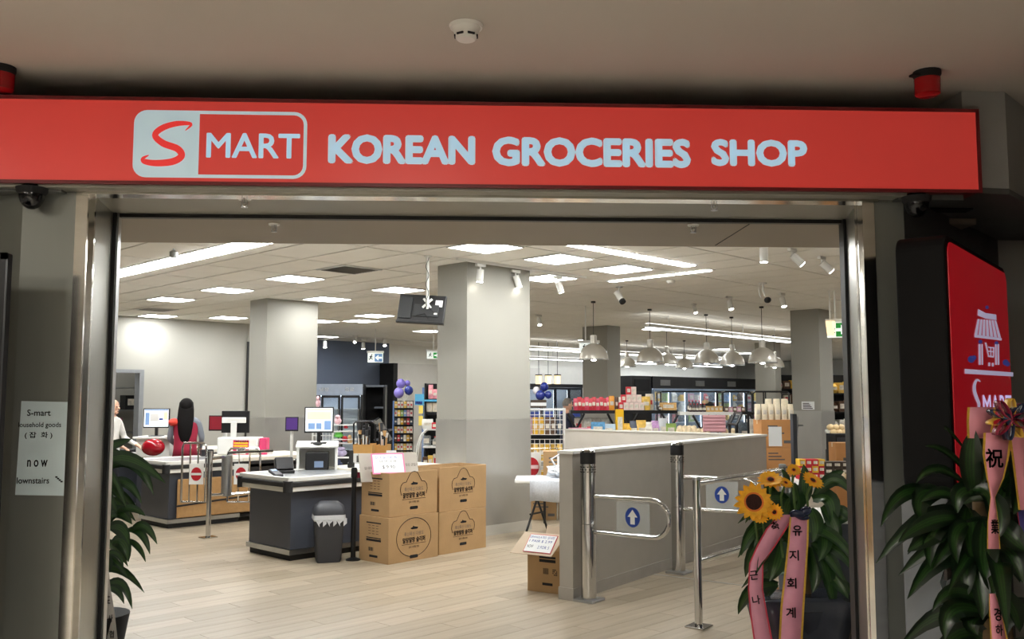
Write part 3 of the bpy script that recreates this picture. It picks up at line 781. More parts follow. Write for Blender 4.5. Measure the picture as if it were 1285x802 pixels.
# dome pendants
def pendant(px, py, wpx, lab):
    # diameter .46 fixes the distance
    Y = .50 * F / wpx
    p = at(px, py, Y)
    t = T('pendant_lamp', lab, 'pendant lamp', p)
    r = .25
    prof = [(r, 0)] + [(r * math.cos(a), r * 1.1 * math.sin(a)) for a in [i * PI / 2 / 7 for i in range(1, 7)]] + [(.055, r * 1.1), (.055, r * 1.1 + .13), (.02, r * 1.1 + .14)]
    MB().lathe(prof, n=22).build('shade', m_dome, t, smooth=2)
    MB().lathe([(r - .01, -.012), (r + .006, -.012), (r + .006, .006), (r - .01, .006)], n=22).build('rim', m_rim, t)
    MB().ell((0, 0, .03), (.07, .07, .06), 12, 6).build('bulb', m_spot, t, smooth=True)
    MB().tube([(0, 0, r * 1.1 + .13), (0, 0, CZ - p.z)], .006, 5).build('cord', m_black, t)
    MB().lathe([(.04, CZ - p.z - .03), (.04, CZ - p.z)], n=10).build('ceiling_rose', m_black, t)
pendant(745, 451, 37, 'white dome pendant partly behind the green exit sign')
pendant(816, 454, 34, 'white dome pendant nearest the fridge bank left end')
pendant(837, 457, 27, 'dome pendant tucked behind the right edge of the first pendant')
pendant(859, 462, 22, 'smallest dome pendant hanging lowest in the middle of the row')
pendant(887, 456, 32, 'white dome pendant right of the smallest one')
pendant(919, 458, 31, 'dome pendant left of the far pillar, fourth from the exit sign')
pendant(957, 455, 35, 'white dome pendant in front of the far pillar')
pendant(972, 461, 24, 'dome pendant half behind the one before the far pillar')
pendant(787, 460, 22, 'dome pendant beside the third pillar, half hidden by it')
for k, (px, lab) in enumerate(((676, 'left of the three'), (688, 'middle of the three'), (699.5, 'right of the three'))):
    p = at(px, 482, 27)
    t = T('glass_pendant', lab + ' small warm glass pendants over the navy balloons', 'pendant lamp', p)
    MB().lathe([(.08, 0), (.09, .0), (.09, .25), (.03, .27)], n=10).build('shade', m_warm, t, smooth=2)
    MB().bx(-.1, .1, -.1, .1, .25, .28).build('cap', m_black, t)
    MB().tube([(0, 0, .27), (0, 0, CZ - p.z)], .008, 5).build('cord', m_ink, t)
# ================================================================== objects in the shop
def rows_on(name, lab, cat, group, proto_fn, pts, rz): pass
# ---------------- checkouts
def checkout(lab, u, v, L=1.06, D=.92):
    t = T('checkout_counter', lab, 'checkout', S(u, v), RS)
    MB().bx(.07, L, .05, D - .05, .11, .70).build('counter_body', m_counter, t, bevel=.006)
    MB().bx(.05, L, .03, D - .03, .06, .11).build('silver_plinth', m_steel, t)
    MB().bx(.08, L, .06, D - .06, 0, .06).build('kick_board', m_rub, t)
    def band(z0, z1, o): return MB().bx(-o, L, -o, .02, z0, z1).bx(-o, .02, -o, D + o, z0, z1).bx(-o, L, D - .02, D + o, z0, z1)
    band(.70, .75, .02).build('bumper', m_bump, t, bevel=.008)
    band(.75, .80, .035).build('rubber_band', m_rub, t, bevel=.008)
    band(.80, .85, .02).build('bumper', m_bump, t, bevel=.008)
    for (x, y) in ((0, 0), (0, D)):
        MB().tube([(x, y, .695), (x, y, .81)], .05, 14).build('corner_cap', m_rub, t, smooth=2)
    MB().bx(.0, L, .0, D, .79, .835).build('steel_top', m_top, t)
    # rear packing section
    MB().bx(L + .002, L + 1.24, .0, .03, .12, .72).bx(L + .002, L + 1.24, D - .03, D, .06, .8).bx(L + 1.21, L + 1.24, .03, D - .03, .06, .8).bx(L + .002, L + 1.21, .03, D - .03, .06, .1).bx(L + .01, L + 1.0, .05, D - .05, .42, .45).build('packing_shelf', m_rub, t)
    MB().bx(L + .002, L + 1.24, -.02, D + .02, .80, .86).build('packing_top', mat('cream_laminate', (232, 226, 212), .5, var=.03), t, bevel=.01)
    MB().bx(L + .002, L + 1.25, -.03, .0, .76, .80).build('rubber_band', m_rub, t)
    return t
CK2 = checkout('front dark grey checkout counter with white bumpers beside the bin and cartons', 5.12, 8.22)
CK1 = checkout('middle dark grey checkout with a cardboard sheet on its side, behind the no entry gates', 5.30, 11.36)
CK0 = checkout('left checkout counter mostly hidden behind the leaves of the left plant', 5.45, 13.55)
def monitor(lab, p, rz, w, h, scr, layout, back=False, stand=True, tilt=0):
    t = T('monitor', lab, 'monitor', p, rz)
    z0 = .12 if stand else 0
    M = Matrix.Translation((0, 0, z0)) @ Matrix.Rotation(tilt, 4, 'X')
    MB(M).bx(-w / 2, w / 2, -.015, .02, 0, h).build('case', m_black, t, bevel=.006)
    MB(M).bx(-w / 2 + .014, w / 2 - .014, -.0165, -.015, .02, h - .014).build('screen', scr, t)
    for k, (x0, x1, y0, y1, m) in enumerate(layout):
        MB(M).bx(-w / 2 + .014 + x0 * (w - .028), -w / 2 + .014 + x1 * (w - .028), -.0178, -.0165, .02 + y0 * (h - .034), .02 + y1 * (h - .034)).build('screen_window', m, t)
    if stand:
        MB().bx(-.02, .02, .0, .03, .01, z0 + .12).build('neck', m_black, t)
        MB().bx(-.09, .09, -.07, .09, 0, .012).build('stand_base', m_black, t, bevel=.004)
    return t
lay1 = [(.02, .98, .93, .99, m_scrb), (.25, .6, .3, .75, m_whitep), (.62, .78, .38, .48, m_blue), (.8, .97, .4, .85, m_scrt), (.05, .22, .1, .8, m_scrb)]
lay2 = [(.03, .97, .9, .98, m_scrt), (.05, .95, .5, .85, m_scrt), (.1, .35, .08, .35, m_scrb), (.4, .6, .08, .35, m_scrb), (.7, .95, .05, .45, m_scrb)]
ZT = .835
# front checkout furniture
p = atz(393, 590, ZT)
ps = T('pos_stand', 'white open cash register stand on the front checkout', 'register stand', p + Vector((.02, .12, 0)), .18)
MB().bx(-.23, -.2, -.13, .17, 0, .26).bx(.2, .23, -.13, .17, 0, .26).bx(-.2, .2, .14, .17, 0, .26).build('side_panel', m_whitep, ps, bevel=.004)
MB().box((0, .02, .285), (.48, .34, .02), rx=.14).build('top_shelf', m_whitep, ps, bevel=.004)
MB().bx(-.13, .13, -.12, .1, .0, .20).build('receipt_printer', m_black, ps, bevel=.01)
MB().bx(-.03, .07, -.125, -.12, .03, .10).build('printer_label', mat('label_bluegrey', (120, 140, 170), .5), ps)
q = Vector(ps.location)
monitor('monitor with a pale sales screen on the front checkout stand', q + Vector((.0, .06, .295)), .12, .335, .30, m_scr, lay2, tilt=-.03)
t = T('computer_mouse', 'black mouse on the white register stand of the front checkout', 'mouse', q + Vector((.02, -.09, .281)), .3)
MB().ell((0, 0, .018), (.055, .032, .02), 12, 6).build('mouse_body', m_black, t, smooth=True)
c = atz(368, 578, ZT)
t = T('customer_display', 'small purple customer screen on a white pole at the front checkout', 'display', c + Vector((-.05, .1, 0)), .15)
MB().tube([(0, 0, 0), (0, 0, .42)], .022, 10).bx(-.05, .05, -.05, .05, 0, .01).build('pole', m_whitep, t)
MB(Matrix.Translation((0, -.02, .4)) @ Matrix.Rotation(-.1, 4, 'X')).bx(-.085, .085, -.012, .012, -.02, .17).build('case', m_black, t, bevel=.004)
MB(Matrix.Translation((0, -.02, .4)) @ Matrix.Rotation(-.1, 4, 'X')).bx(-.072, .072, -.0135, -.012, 0, .155).build('screen', m_scrp, t)
c = atz(357, 594, ZT)
t = T('barcode_scanner', 'black barcode scanner box on the front checkout top', 'scanner', c, .45)
MB().bx(-.1, .1, -.06, .06, 0, .035).build('base', m_black, t, bevel=.008)
MB(Matrix.Translation((0, 0, .03)) @ Matrix.Rotation(-.5, 4, 'X')).bx(-.1, .1, -.03, .05, 0, .15).build('scan_head', m_blackm, t, bevel=.012)
c = atz(346, 598, ZT)
t = T('card_terminal', 'grey card terminal lying left of the scanner on the front checkout', 'card terminal', c + Vector((0, 0, 0)), .7)
MB().box((0, 0, .035), (.09, .19, .03), rx=.25).build('terminal_body', m_bin, t, bevel=.008)
MB().box((0, .045, .064), (.06, .05, .004), rx=.25).build('screen', m_scrb, t)
for i in range(3):
    for j in range(3): MB().box((-.022 + i * .022, -.05 + j * .022, .040 + (-.05 + j * .022) * .25), (.016, .014, .006), rx=.25).build('key', m_whitep, t)
c = atz(424, 584, .85)
t = T('tape_dispenser', 'small navy tape dispenser at the end of the front checkout', 'dispenser', c, .4)
MB().bx(-.05, .05, -.025, .025, 0, .03).tube([(0, -.02, .04), (0, .02, .04)], .032, 12).build('dispenser_body', mat('navy_plastic', (34, 46, 84), .4), t)
c = atz(418, 578, .85)
t = T('telephone', 'black handset hanging off the register stand of the front checkout', 'telephone', S(6.25, 8.72, .862), .2)
MB().bx(-.04, .04, -.04, .04, 0, .06).bx(-.025, .025, -.06, -.03, .04, .2).build('handset', m_black, t, bevel=.01)
for k, (px, py) in enumerate(((440, 577), (450, 579))):
    c = S(6.35 + .28 * k, 8.5 + .2 * k, .862)
    t = T('paper_stack', ('white papers left on the packing top of the front checkout', 'white papers right on the packing top of the front checkout')[k], 'paper', c, .5 + k)
    for j in range(3): MB().box((0, .004 * j, .004 + j * .006), (.2, .15, .005), rz=.1 * j).build('sheet', m_paper, t)
# bin
c = (atz(397, 704, 0) + atz(432, 704, 0)) / 2
t = T('waste_bin', 'charcoal swing lid waste bin with a clear liner beside the front checkout', 'bin', c + Vector((-.02, -.02, 0)), .3)
t.scale = (.92, .92, .98)
M = MB(); prof = [(.13, 0), (.135, .02), (.165, .46)]
def rbox(mb, hx, hy, r, z, n=4): return [(p[0], p[1], z) for p in rrect(-hx, hx, -hy, hy, r, n)]
def loft(mb, rings):
    n = len(rings[0]); vs = [q for r in rings for q in r]; fs = []
    for i in range(len(rings) - 1):
        for j in range(n):
            k = (j + 1) % n; fs.append((i * n + j, i * n + k, (i + 1) * n + k, (i + 1) * n + j))
    fs += [tuple(reversed(range(n))), tuple(range((len(rings) - 1) * n, len(rings) * n))]
    return mb._add(vs, fs)
loft(MB(), [rbox(0, .125, .10, .03, 0), rbox(0, .135, .11, .03, .03), rbox(0, .165, .135, .04, .47)]).build('bin_body', m_bin, t, smooth=2)
loft(MB(), [rbox(0, .168, .14, .04, .425), rbox(0, .178, .15, .04, .44), rbox(0, .172, .143, .04, .485)]).build('bin_liner', m_plasticbag, t, smooth=2)
loft(MB(), [rbox(0, .172, .142, .04, .47), rbox(0, .172, .142, .04, .51), rbox(0, .155, .12, .05, .575), rbox(0, .10, .07, .05, .615)]).build('lid', m_bin, t, smooth=2)
MB().box((0, -.06, .585), (.2, .14, .012), rx=.45).build('swing_flap', m_black, t, bevel=.005)
ln = MB()
for k in range(9):
    x = -.15 + k * .037
    ln.quad((x, -.142 - .006 * (k % 2), .45), (x + .037, -.142 - .006 * ((k + 1) % 2), .45), (x + .037, -.150, .37 + .03 * ((k * 5) % 3)), (x, -.150, .37 + .03 * ((k * 5 + 2) % 3)))
ln.build('liner_fold', m_plasticbag, t)
# queue post with belt
c = atz(443, 703, 0)
t = T('queue_post', 'black belt barrier post between the bin and the cartons', 'queue post', c, .6)
MB().lathe([(.075, 0), (.075, .012), (.03, .03)], n=20).build('base', m_blackm, t, smooth=2)
MB().tube([(0, 0, .02), (0, 0, .94)], .026, 14).build('post', m_blackm, t, smooth=2)
MB().tube([(0, 0, .84), (0, 0, .93)], .033, 14).build('belt_head', m_black, t, smooth=2)
MB().bx(.03, .28, -.004, .004, .83, .89).build('belt', m_maroon, t, label='maroon belt end')

# ---------------- no entry gates by checkouts
c = atz(261, 675, 0)
t = T('no_entry_gate', 'chrome no entry swing gates between the two left checkouts', 'gate', c, RS)
MB().tube([(0, 0, .01), (0, 0, 1.02)], .03, 14).build('post', m_chrome, t, smooth=2)
MB().bx(-.09, .09, -.07, .07, 0, .014).build('base_plate', m_chrome, t, bevel=.004)
MB().tube([(.34, .22, .45), (.34, .22, .95)], .065, 16).build('hinge_cylinder', m_steel, t, smooth=2)
MB().tube([(0, 0, .93), (.34, .22, .93)], .018, 8).tube([(0, 0, .5), (.34, .22, .47)], .018, 8).tube([(.34, .22, .47), (.95, .2, .47)], .018, 8).tube([(.34, .22, .9), (.34, .2, .98), (.95, .18, .98)], .02, 8).build('rail', m_chrome, t, smooth=2)
def gframe(name, pa, pb, zlo, zhi, nb):
    """swing frame between two local points"""
    A, B = Vector(pa), Vector(pb); d = B - A
    o = MB().tube([A + Vector((0, 0, zlo)), A + Vector((0, 0, zhi - .05)), A + d * .06 + Vector((0, 0, zhi)), B - d * .06 + Vector((0, 0, zhi)), B + Vector((0, 0, zhi - .05)), B + Vector((0, 0, zlo)), A + Vector((0, 0, zlo))], .014, 8)
    for k in range(nb):
        q = A + d * (k + 1) / (nb + 1); o.tube([q + Vector((0, 0, zlo)), q + Vector((0, 0, zhi))], .010, 6)
    f = o.build(name, m_chrome, t, smooth=2)
    return A, d
iv = Matrix.Rotation(-RS, 4, 'Z')
def loc(px, py, Y): return iv @ (at(px, py, Y) - c)
for (xa, xb, ya, Yd, sg0, sg1, lab) in ((228, 258, 556, 11.3, 238, 255, 0), (286, 326, 563, 11.75, 294, 311, 1)):
    A = loc(xa, 600, Yd); B = loc(xb, 600, Yd); A.z = B.z = 0
    zt_ = at(xa, ya, Yd).z; zb_ = at(xa, 630, Yd).z
    gframe('gate_frame', A, B, zb_, zt_, 2)
    a0 = loc(sg0, 582, Yd - .04); a1 = loc(sg1, 608, Yd - .04)
    ex = Vector((a1.x - a0.x, a1.y - a0.y, 0)); wd = ex.length; ex.normalize()
    zc = (a0.z + a1.z) / 2; hh = a0.z - a1.z
    fm = frame(((a0.x + a1.x) / 2, (a0.y + a1.y) / 2, zc), ex, (0, 0, 1))
    pl_ = MB(fm).box((0, 0, 0), (wd, hh, .008)).build('sign_plate', m_whitep, t)
    r = min(wd, hh) * .38
    MB(fm).prism([(r * math.cos(k * PI / 12), r * 1.25 * math.sin(k * PI / 12)) for k in range(24)], .0042, .006).build('no_entry_disc', m_signred, pl_)
    MB(fm).box((0, 0, .0068), (r * 1.9, r * .42, .001)).build('no_entry_bar', m_whitep, pl_)
# cardboard sheet leaning on the middle checkout
A = S(5.42, 11.315, 0)
t = T('cardboard_sheet', 'brown cardboard sheet with a dark band on the side of the middle checkout', 'cardboard', A, RS)
MB().bx(.02, 1.6, 0, .02, .13, .62).build('board', mat('kraft_board', (172, 134, 88), .85, var=.08, scale=14, bump=.3, bscale=30), t, bevel=.012)
MB().box((.8, -.004, .33), (1.58, .006, .022), ry=-.06).build('dark_band', m_rub, t)
# ---------------- middle / left checkout furniture
p = at(192, 541, 13.3); 
t = T('register_cabinet', 'white register cabinet carrying the left monitor', 'cabinet', (p.x, p.y + .05, 0), .0)
zt_ = at(192, 548, 13.3).z
MB().bx(-.25, .22, .05, .4, 0, .8).build('cabinet_base', m_counter, t)
MB().bx(-.26, .23, .0, .4, .8, zt_ - .03).build('cabinet_body', m_whitep, t, bevel=.01)
MB().bx(-.28, .28, -.08, .42, zt_ - .03, zt_).build('cabinet_top', m_whitep, t, bevel=.006)
monitor('monitor with white windows beside the cashier at the left', (p.x + .0, p.y + .12, zt_), .05, .375, .285, m_scr, lay1)
q = at(194, 562, 12.95)
t = T('red_drum', 'glossy dark red bowl below the left monitor', 'bowl', (q.x, q.y - .05, q.z - .09), 0)
MB().ell((0, 0, .10), (.16, .14, .12), 18, 10).build('bowl', m_redtin, t, smooth=True)
MB().lathe([(.07, 0), (.06, .02)], n=14).build('foot', m_black, t)
p = at(292, 533, 13.0)
zb_ = at(292, 548, 13.0).z
t = T('register_cabinet', 'cream register cabinet with a red and yellow sale poster behind the gates', 'cabinet', (p.x + .12, p.y - .02, 0), .0)
zt2 = at(300, 549, 13).z
MB().bx(-.33, .25, .0, .30, .862, zt2).build('cabinet_body', m_whitep, t, bevel=.02)
a0 = at(288, 548, 13) ; 
MB().bx(-.10, .12, -.006, 0, zt2 - .24, zt2 - .04).build('poster', mat('poster_magenta', (196, 30, 84), .6), t)
MB().bx(-.09, .11, -.008, -.006, zt2 - .13, zt2 - .105).bx(-.09, .11, -.008, -.006, zt2 - .09, zt2 - .065).build('poster_band', mat('poster_yellow', (236, 190, 40), .6), t)
MB().bx(-.05, .08, -.009, -.006, zt2 - .235, zt2 - .15).build('poster_patch', m_paper, t)
text('poster_lettering', 'OPEN', (.01, -.0085, zt2 - .055), (1, 0, 0), (0, 0, 1), .16, .03, m_paper, t, .001, .03)
text('poster_lettering', '990', (.015, -.0095, zt2 - .19), (1, 0, 0), (0, 0, 1), .09, .05, m_blue, t, .001, .03)
MB().bx(.26, .36, .02, .2, zt2 - .32, zt2 - .01).build('pink_panel', mat('pink_panel', (210, 60, 110), .6), t, bevel=.01)
monitor('monitor seen from behind with a white bracket above the sale poster', (p.x, p.y + .14, zt2 - .06), PI - .05, .40, .31, m_scr, [])
t = T('monitor_bracket', 'white bracket on the back of the monitor above the sale poster', 'bracket', (p.x, p.y + .07, zt2), 0)
MB().bx(-.17, .17, -.03, -.0, .2, .28).build('crossbar', m_whitep, t, bevel=.008)
MB().bx(-.04, .04, -.035, .0, .0, .22).build('upright', m_whitep, t, bevel=.006)
p = at(274, 539, 13.2)
t = T('customer_display', 'small maroon customer screen left of the monitor seen from behind', 'display', (p.x, p.y, .5), -.1)
hh = p.z - .5
MB().tube([(.09, .03, 0), (.09, .03, hh + .02)], .03, 10).build('pole', m_whitep, t)
MB().bx(-.14, .14, -.015, .015, hh - .02, hh + .20).build('case', m_black, t, bevel=.005)
MB().bx(-.125, .125, -.0165, -.015, hh, hh + .185).build('screen', m_scrr, t)
# small things on the left counters
for k, (u, v, w_, d_, h_, m, lab, cat) in enumerate((
        (5.75, 13.75, .4, .16, .04, m_black, 'black keyboard on the left checkout', 'keyboard'),
        (5.7, 14.1, .2, .16, .03, m_paper, 'white paper pad beside the keyboard', 'paper'),
        (6.15, 11.95, .16, .14, .09, m_black, 'black card reader right of the cashier', 'card reader'),
        (6.9, 11.7, .2, .15, .04, m_paper, 'white papers on the middle checkout near the pillar', 'paper'))):
    t = T(cat.replace(' ', '_'), lab, cat, S(u, v, .855 if u < 6.3 else .862), RS - .3)
    MB().bx(-w_ / 2, w_ / 2, -d_ / 2, d_ / 2, 0, h_).build('body', m, t, bevel=.006)
    MB().bx(-w_ / 2 + .01, w_ / 2 - .01, -d_ / 2 + .01, d_ / 2 - .01, h_, h_ + .004).build('surface', m_bin if m == m_black else m_paper, t)

# ---------------- people
def body_mesh(joints, edges, radii, root_i=0, sub=2):
    me = bpy.data.meshes.new('skel'); me.from_pydata([tuple(j) for j in joints], edges, [])
    o = bpy.data.objects.new('skel', me); COL.objects.link(o)
    sk = o.modifiers.new('s', 'SKIN'); sk.use_smooth_shade = True
    for i, r in enumerate(radii):
        d = me.skin_vertices[0].data[i]; d.radius = r if isinstance(r, tuple) else (r, r); d.use_root = (i == root_i)
    ss = o.modifiers.new('ss', 'SUBSURF'); ss.levels = sub; ss.render_levels = sub
    bpy.context.view_layer.update()
    m2 = bpy.data.meshes.new_from_object(o.evaluated_get(bpy.context.evaluated_depsgraph_get()))
    bpy.data.objects.remove(o); bpy.data.meshes.remove(me)
    return m2
def person(lab, loc, rz, H, top_m, leg_m, arms, hair, group=None, head_turn=0):
    """arms: two lists of local (elbow, wrist, fingertip dir)"""
    k = H / 1.7
    J = [(0, 0, .92), (0, 0, 1.12), (0, 0, 1.30), (0, .0, 1.42), (0, .0, 1.50), (0, -.01, 1.55),       # pelvis..neck
         (-.17, 0, 1.40), (.17, 0, 1.40)]
    R = [(.155, .11), (.135, .10), (.155, .105), (.10, .085), (.052, .052), (.05, .05), .062, .062]
    Eg = [(0, 1), (1, 2), (2, 3), (3, 4), (4, 5), (3, 6), (3, 7)]
    for s, (el, wr) in zip((6, 7), arms):
        i = len(J); J += [el, wr]; R += [.046, .030]; Eg += [(s, i), (i, i + 1)]
        d = (Vector(wr) - Vector(el)).normalized()
        h = Vector(wr) + d * .05; J.append(tuple(h)); R.append((.036, .022)); Eg.append((i + 1, i + 2))
        side = d.cross(Vector((0, 0, 1))); side = side.normalized() if side.length > .1 else Vector((1, 0, 0))
        for f in range(4):
            b = h + d * .045 + side * (-.030 + f * .02); tp = b + d * (.045 + .012 * (1 - abs(f - 1.4))) + Vector((0, 0, -.015))
            n0 = len(J); J += [tuple(b), tuple(tp)]; R += [.010, .008]; Eg += [(i + 2, n0), (n0, n0 + 1)]
        th = Vector(wr) + d * .035 - side * .045; n0 = len(J)
        J += [tuple(th), tuple(th + d * .04 - side * .015)]; R += [.011, .009]; Eg += [(i + 1, n0), (n0, n0 + 1)]
    for sx in (-1, 1):
        i = len(J)
        J += [(.09 * sx, 0, .86), (.10 * sx, -.01, .48), (.10 * sx, .02, .09), (.105 * sx, -.13, .045)]
        R += [.085, .058, .042, (.042, .032)]
        Eg += [(0, i), (i, i + 1), (i + 1, i + 2), (i + 2, i + 3)]
    J = [tuple(Vector(j) * k) for j in J]
    R = [(r[0] * k, r[1] * k) if isinstance(r, tuple) else r * k for r in R]
    m2 = body_mesh(J, Eg, R, 0, 2)
    bm = bmesh.new(); bm.from_mesh(m2); bpy.data.meshes.remove(m2)
    # head with face, joined to the same mesh
    hm = MB(Matrix.Scale(k, 4) @ Matrix.Translation((0, -.02, 1.615)) @ Matrix.Rotation(head_turn, 4, 'Z'))
    hm.ell((0, 0, .01), (.072, .09, .112), 16, 12); hm.ell((0, -.035, -.06), (.05, .05, .045), 12, 8)
    hm.ell((0, -.095, -.012), (.014, .022, .022), 8, 6)
    for s in (-1, 1): hm.ell((.074 * s, .005, -.005), (.014, .024, .033), 8, 6)
    hm.k = 1
    for s in (-1, 1): hm.ell((.03 * s, -.083, .012), (.012, .008, .008), 8, 6)
    hm.ell((0, -.084, -.058), (.022, .008, .006), 8, 4)
    off = len(bm.verts)
    vs = [bm.verts.new(v) for v in hm.v]
    fm = []
    for f, mi in zip(hm.f, hm.mi):
        try: fc = bm.faces.new([vs[i] for i in f]); fc.material_index = 3 if mi else 2; fc.smooth = True; fm.append(fc)
        except ValueError: pass
    hs = set(fm)
    for fc in bm.faces:
        if fc in hs: continue
        fc.smooth = True
        c = fc.calc_center_median() / k
        wrist = min((c - Vector(a[1])).dot((Vector(a[0]) - Vector(a[1])).normalized()) if (c - Vector(a[1])).length < .25 else 1 for a in arms)
        if c.z > 1.475: fc.material_index = 2
        elif wrist < .0: fc.material_index = 2
        elif c.z < .10: fc.material_index = 4
        elif c.z < .90 and abs(c.x) < .21: fc.material_index = 1
        else: fc.material_index = 0
    me = bpy.data.meshes.new('person_body'); bm.to_mesh(me); bm.free()
    for m in (top_m, leg_m, m_skin, m_ink, m_black): me.materials.append(m)
    t = T('person', lab, 'person', loc, rz, group)
    o = bpy.data.objects.new('body', me); COL.objects.link(o); o.parent = t
    if hair: hair(t, k)
    return t
def hair_long(t, k):
    h = MB(Matrix.Scale(k, 4) @ Matrix.Translation((0, -.02, 1.615)))
    h.ell((0, .022, .028), (.106, .115, .118), 18, 12)
    # back fall, widening then tapering
    rings = []
    for z, wx, wy, yy in ((.08, .10, .09, .02), (-.04, .115, .085, .045), (-.16, .12, .06, .09), (-.28, .11, .05, .12), (-.40, .095, .04, .13), (-.5, .06, .025, .125), (-.55, .02, .01, .125)):
        rings.append([(wx * math.cos(a) * (1 + .04 * math.sin(5 * a)), yy + wy * math.sin(a), z) for a in [i * PI / 8 for i in range(16)]])
    loft(h, rings)
    h.build('hair', m_hairb, t, smooth=True)
def hair_short(m):
    def f(t, k):
        h = MB(Matrix.Scale(k, 4) @ Matrix.Translation((0, -.02, 1.615)))
        n, mm = 18, 10; vs = []; fs = []
        for i in range(mm + 1):
            a = PI / 2 * (i / mm) * 1.15
            for j in range(n):
                b = 2 * PI * j / n
                rr = 1.06
                y = .094 * rr * math.sin(a) * math.sin(b); zz = .01 + .112 * rr * math.cos(a)
                if y < -.03: zz = max(zz, .062)
                vs.append((.076 * rr * math.sin(a) * math.cos(b), y, zz))
        for i in range(mm):
            for j in range(n):
                q = (j + 1) % n; fs.append((i * n + j, i * n + q, (i + 1) * n + q, (i + 1) * n + j))
        h._add(vs, fs); h.build('hair', m, t, smooth=True)
    return f
# cashier: seen from behind, head down at the register
p = at(234, 508, 13.15)
cz = p.z
arms = [((-.235, -.05, 1.16), (-.20, -.24, 1.0)), ((.235, -.06, 1.15), (.14, -.26, 1.02))]
ca = person('cashier with long black hair in a magenta vest and grey sleeves, seen from behind', (p.x, p.y, 0), PI + .25, cz / 1.0 - .0 if False else 1.60, m_sleeve, m_trouser, [((a[0][0], a[0][1], a[0][2]), a[1]) for a in arms], hair_long)
vr = []
kk = 1.60 / 1.7
for z, wx, wy in ((.86, .185, .135), (1.0, .168, .128), (1.15, .165, .122), (1.28, .182, .128), (1.37, .178, .118), (1.43, .125, .09), (1.465, .075, .07)):
    vr.append([(wx * kk * math.cos(a), wy * kk * math.sin(a), z * kk) for a in [i * PI / 10 for i in range(20)]])
v_ = loft(MB(), vr); v_.build('vest', m_vest, ca, smooth=True)
MB(Matrix.Scale(kk, 4)).ell((.165, .03, 1.395), (.085, .11, .06), 14, 8).build('shoulder_patch', m_vestred, ca, smooth=True, label='orange red shoulder of the vest')
# man with shaved head at the left jamb, in profile facing right
p = at(139, 521, 12.95)
person('bald person in a pale shirt partly behind the left door jamb', (p.x - .03, p.y + .1, 0), PI / 2 - .2, 1.60, m_shirtw, m_trouser, [((-.24, -.06, 1.15), (-.20, -.3, 1.05)), ((.24, -.06, 1.15), (.20, -.3, 1.05))], None)
p = at(711, 508, 15.6)
person('grey haired shopper behind the white wire rack', (p.x, p.y, 0), PI / 2 + .5, 1.62, m_shirtn, m_trouser, [((-.25, -.06, 1.14), (-.2, -.3, 1.02)), ((.25, -.06, 1.14), (.2, -.3, 1.02))], hair_short(m_hairg))

# ---------------- slipper cartons
def emblem(t, x, y, z, s, oval, face_y=-1):
    """printed label on the long face: scalloped or oval outline with lettering"""
    fm = frame((x, y, z), (1, 0, 0), (0, 0, 1))
    o = MB(fm)
    if oval: P = [(.23 * s * math.cos(a), .19 * s * math.sin(a) + .0) for a in [i * 2 * PI / 40 for i in range(41)]]
    else:
        P = [(-.17 * s, -.02 * s), (-.185 * s, .03 * s), (-.178 * s, .075 * s), (-.15 * s, .105 * s), (-.105 * s, .112 * s)] + [(.075 * s * math.cos(a), .14 * s + .075 * s * math.sin(a)) for a in [PI - i * PI / 8 for i in range(1, 8)]] + [(.105 * s, .112 * s), (.15 * s, .105 * s), (.178 * s, .075 * s), (.185 * s, .03 * s), (.17 * s, -.02 * s)]
    o.tube([(q[0], q[1], .0008) for q in P], .003 * s, 4)
    o.build('print_outline', m_ink, t)
    text('print', '푹신푹신 다용도', (x, y, z + .035 * s), (1, 0, 0), (0, 0, 1), .26 * s, .04 * s, m_inkgrey, t, .001, 0)
    text('print', '말랑말랑 슬리퍼', (x, y, z - .025 * s), (1, 0, 0), (0, 0, 1), .30 * s, .055 * s, m_ink, t, .001, .03)
    MB(fm).box((0, -.065 * s, .0006), (.32 * s, .004 * s, .0006)).build('print_rule', m_ink, t)
    text('print', '실내 사계절 겸용', (x, y, z - .095 * s), (1, 0, 0), (0, 0, 1), .14 * s, .022 * s, m_ink, t, .001, .01)
    MB(fm).poly([(q[0], q[1] - .155 * s if not oval else q[1] - .19 * s, .0012) for q in rrect(-.055 * s, .055 * s, -.016 * s, .016 * s, .012 * s, 3)]).build('print_badge', m_ink, t)
    MB(fm).poly([(-.05 * s, .09 * s, .0012), (-.03 * s, .078 * s, .0012), (.045 * s, .078 * s, .0012), (.055 * s, .095 * s, .0012), (.0, .105 * s, .0012), (-.01 * s, .115 * s, .0012), (-.02 * s, .10 * s, .0012)]).build('print_slipper', m_ink, t)
def side_print(t, y0, D, H):
    fm = frame((-.0006, D / 2, 0), (0, -1, 0), (0, 0, 1))
    b = MB(fm)
    b.box((0, H * .86, 0), (D * .5, .012, .001)).box((0, H * .53, 0), (D * .5, .010, .001)).box((0, H * .48, 0), (D * .5, .022, .001))
    for k in range(4):
        for j in range(3): b.box((-D * .14 + (j) * D * .13, H * (.80 - k * .06), 0), (D * .08, .004, .001))
    for k in range(8): b.box((-D * .17 + k * .010, H * .28, 0), (.003 + .003 * (k % 3), H * .08, .001))
    b.box((0, H * .13, 0), (D * .28, H * .05, .001))
    b.build('side_print', m_ink, t)
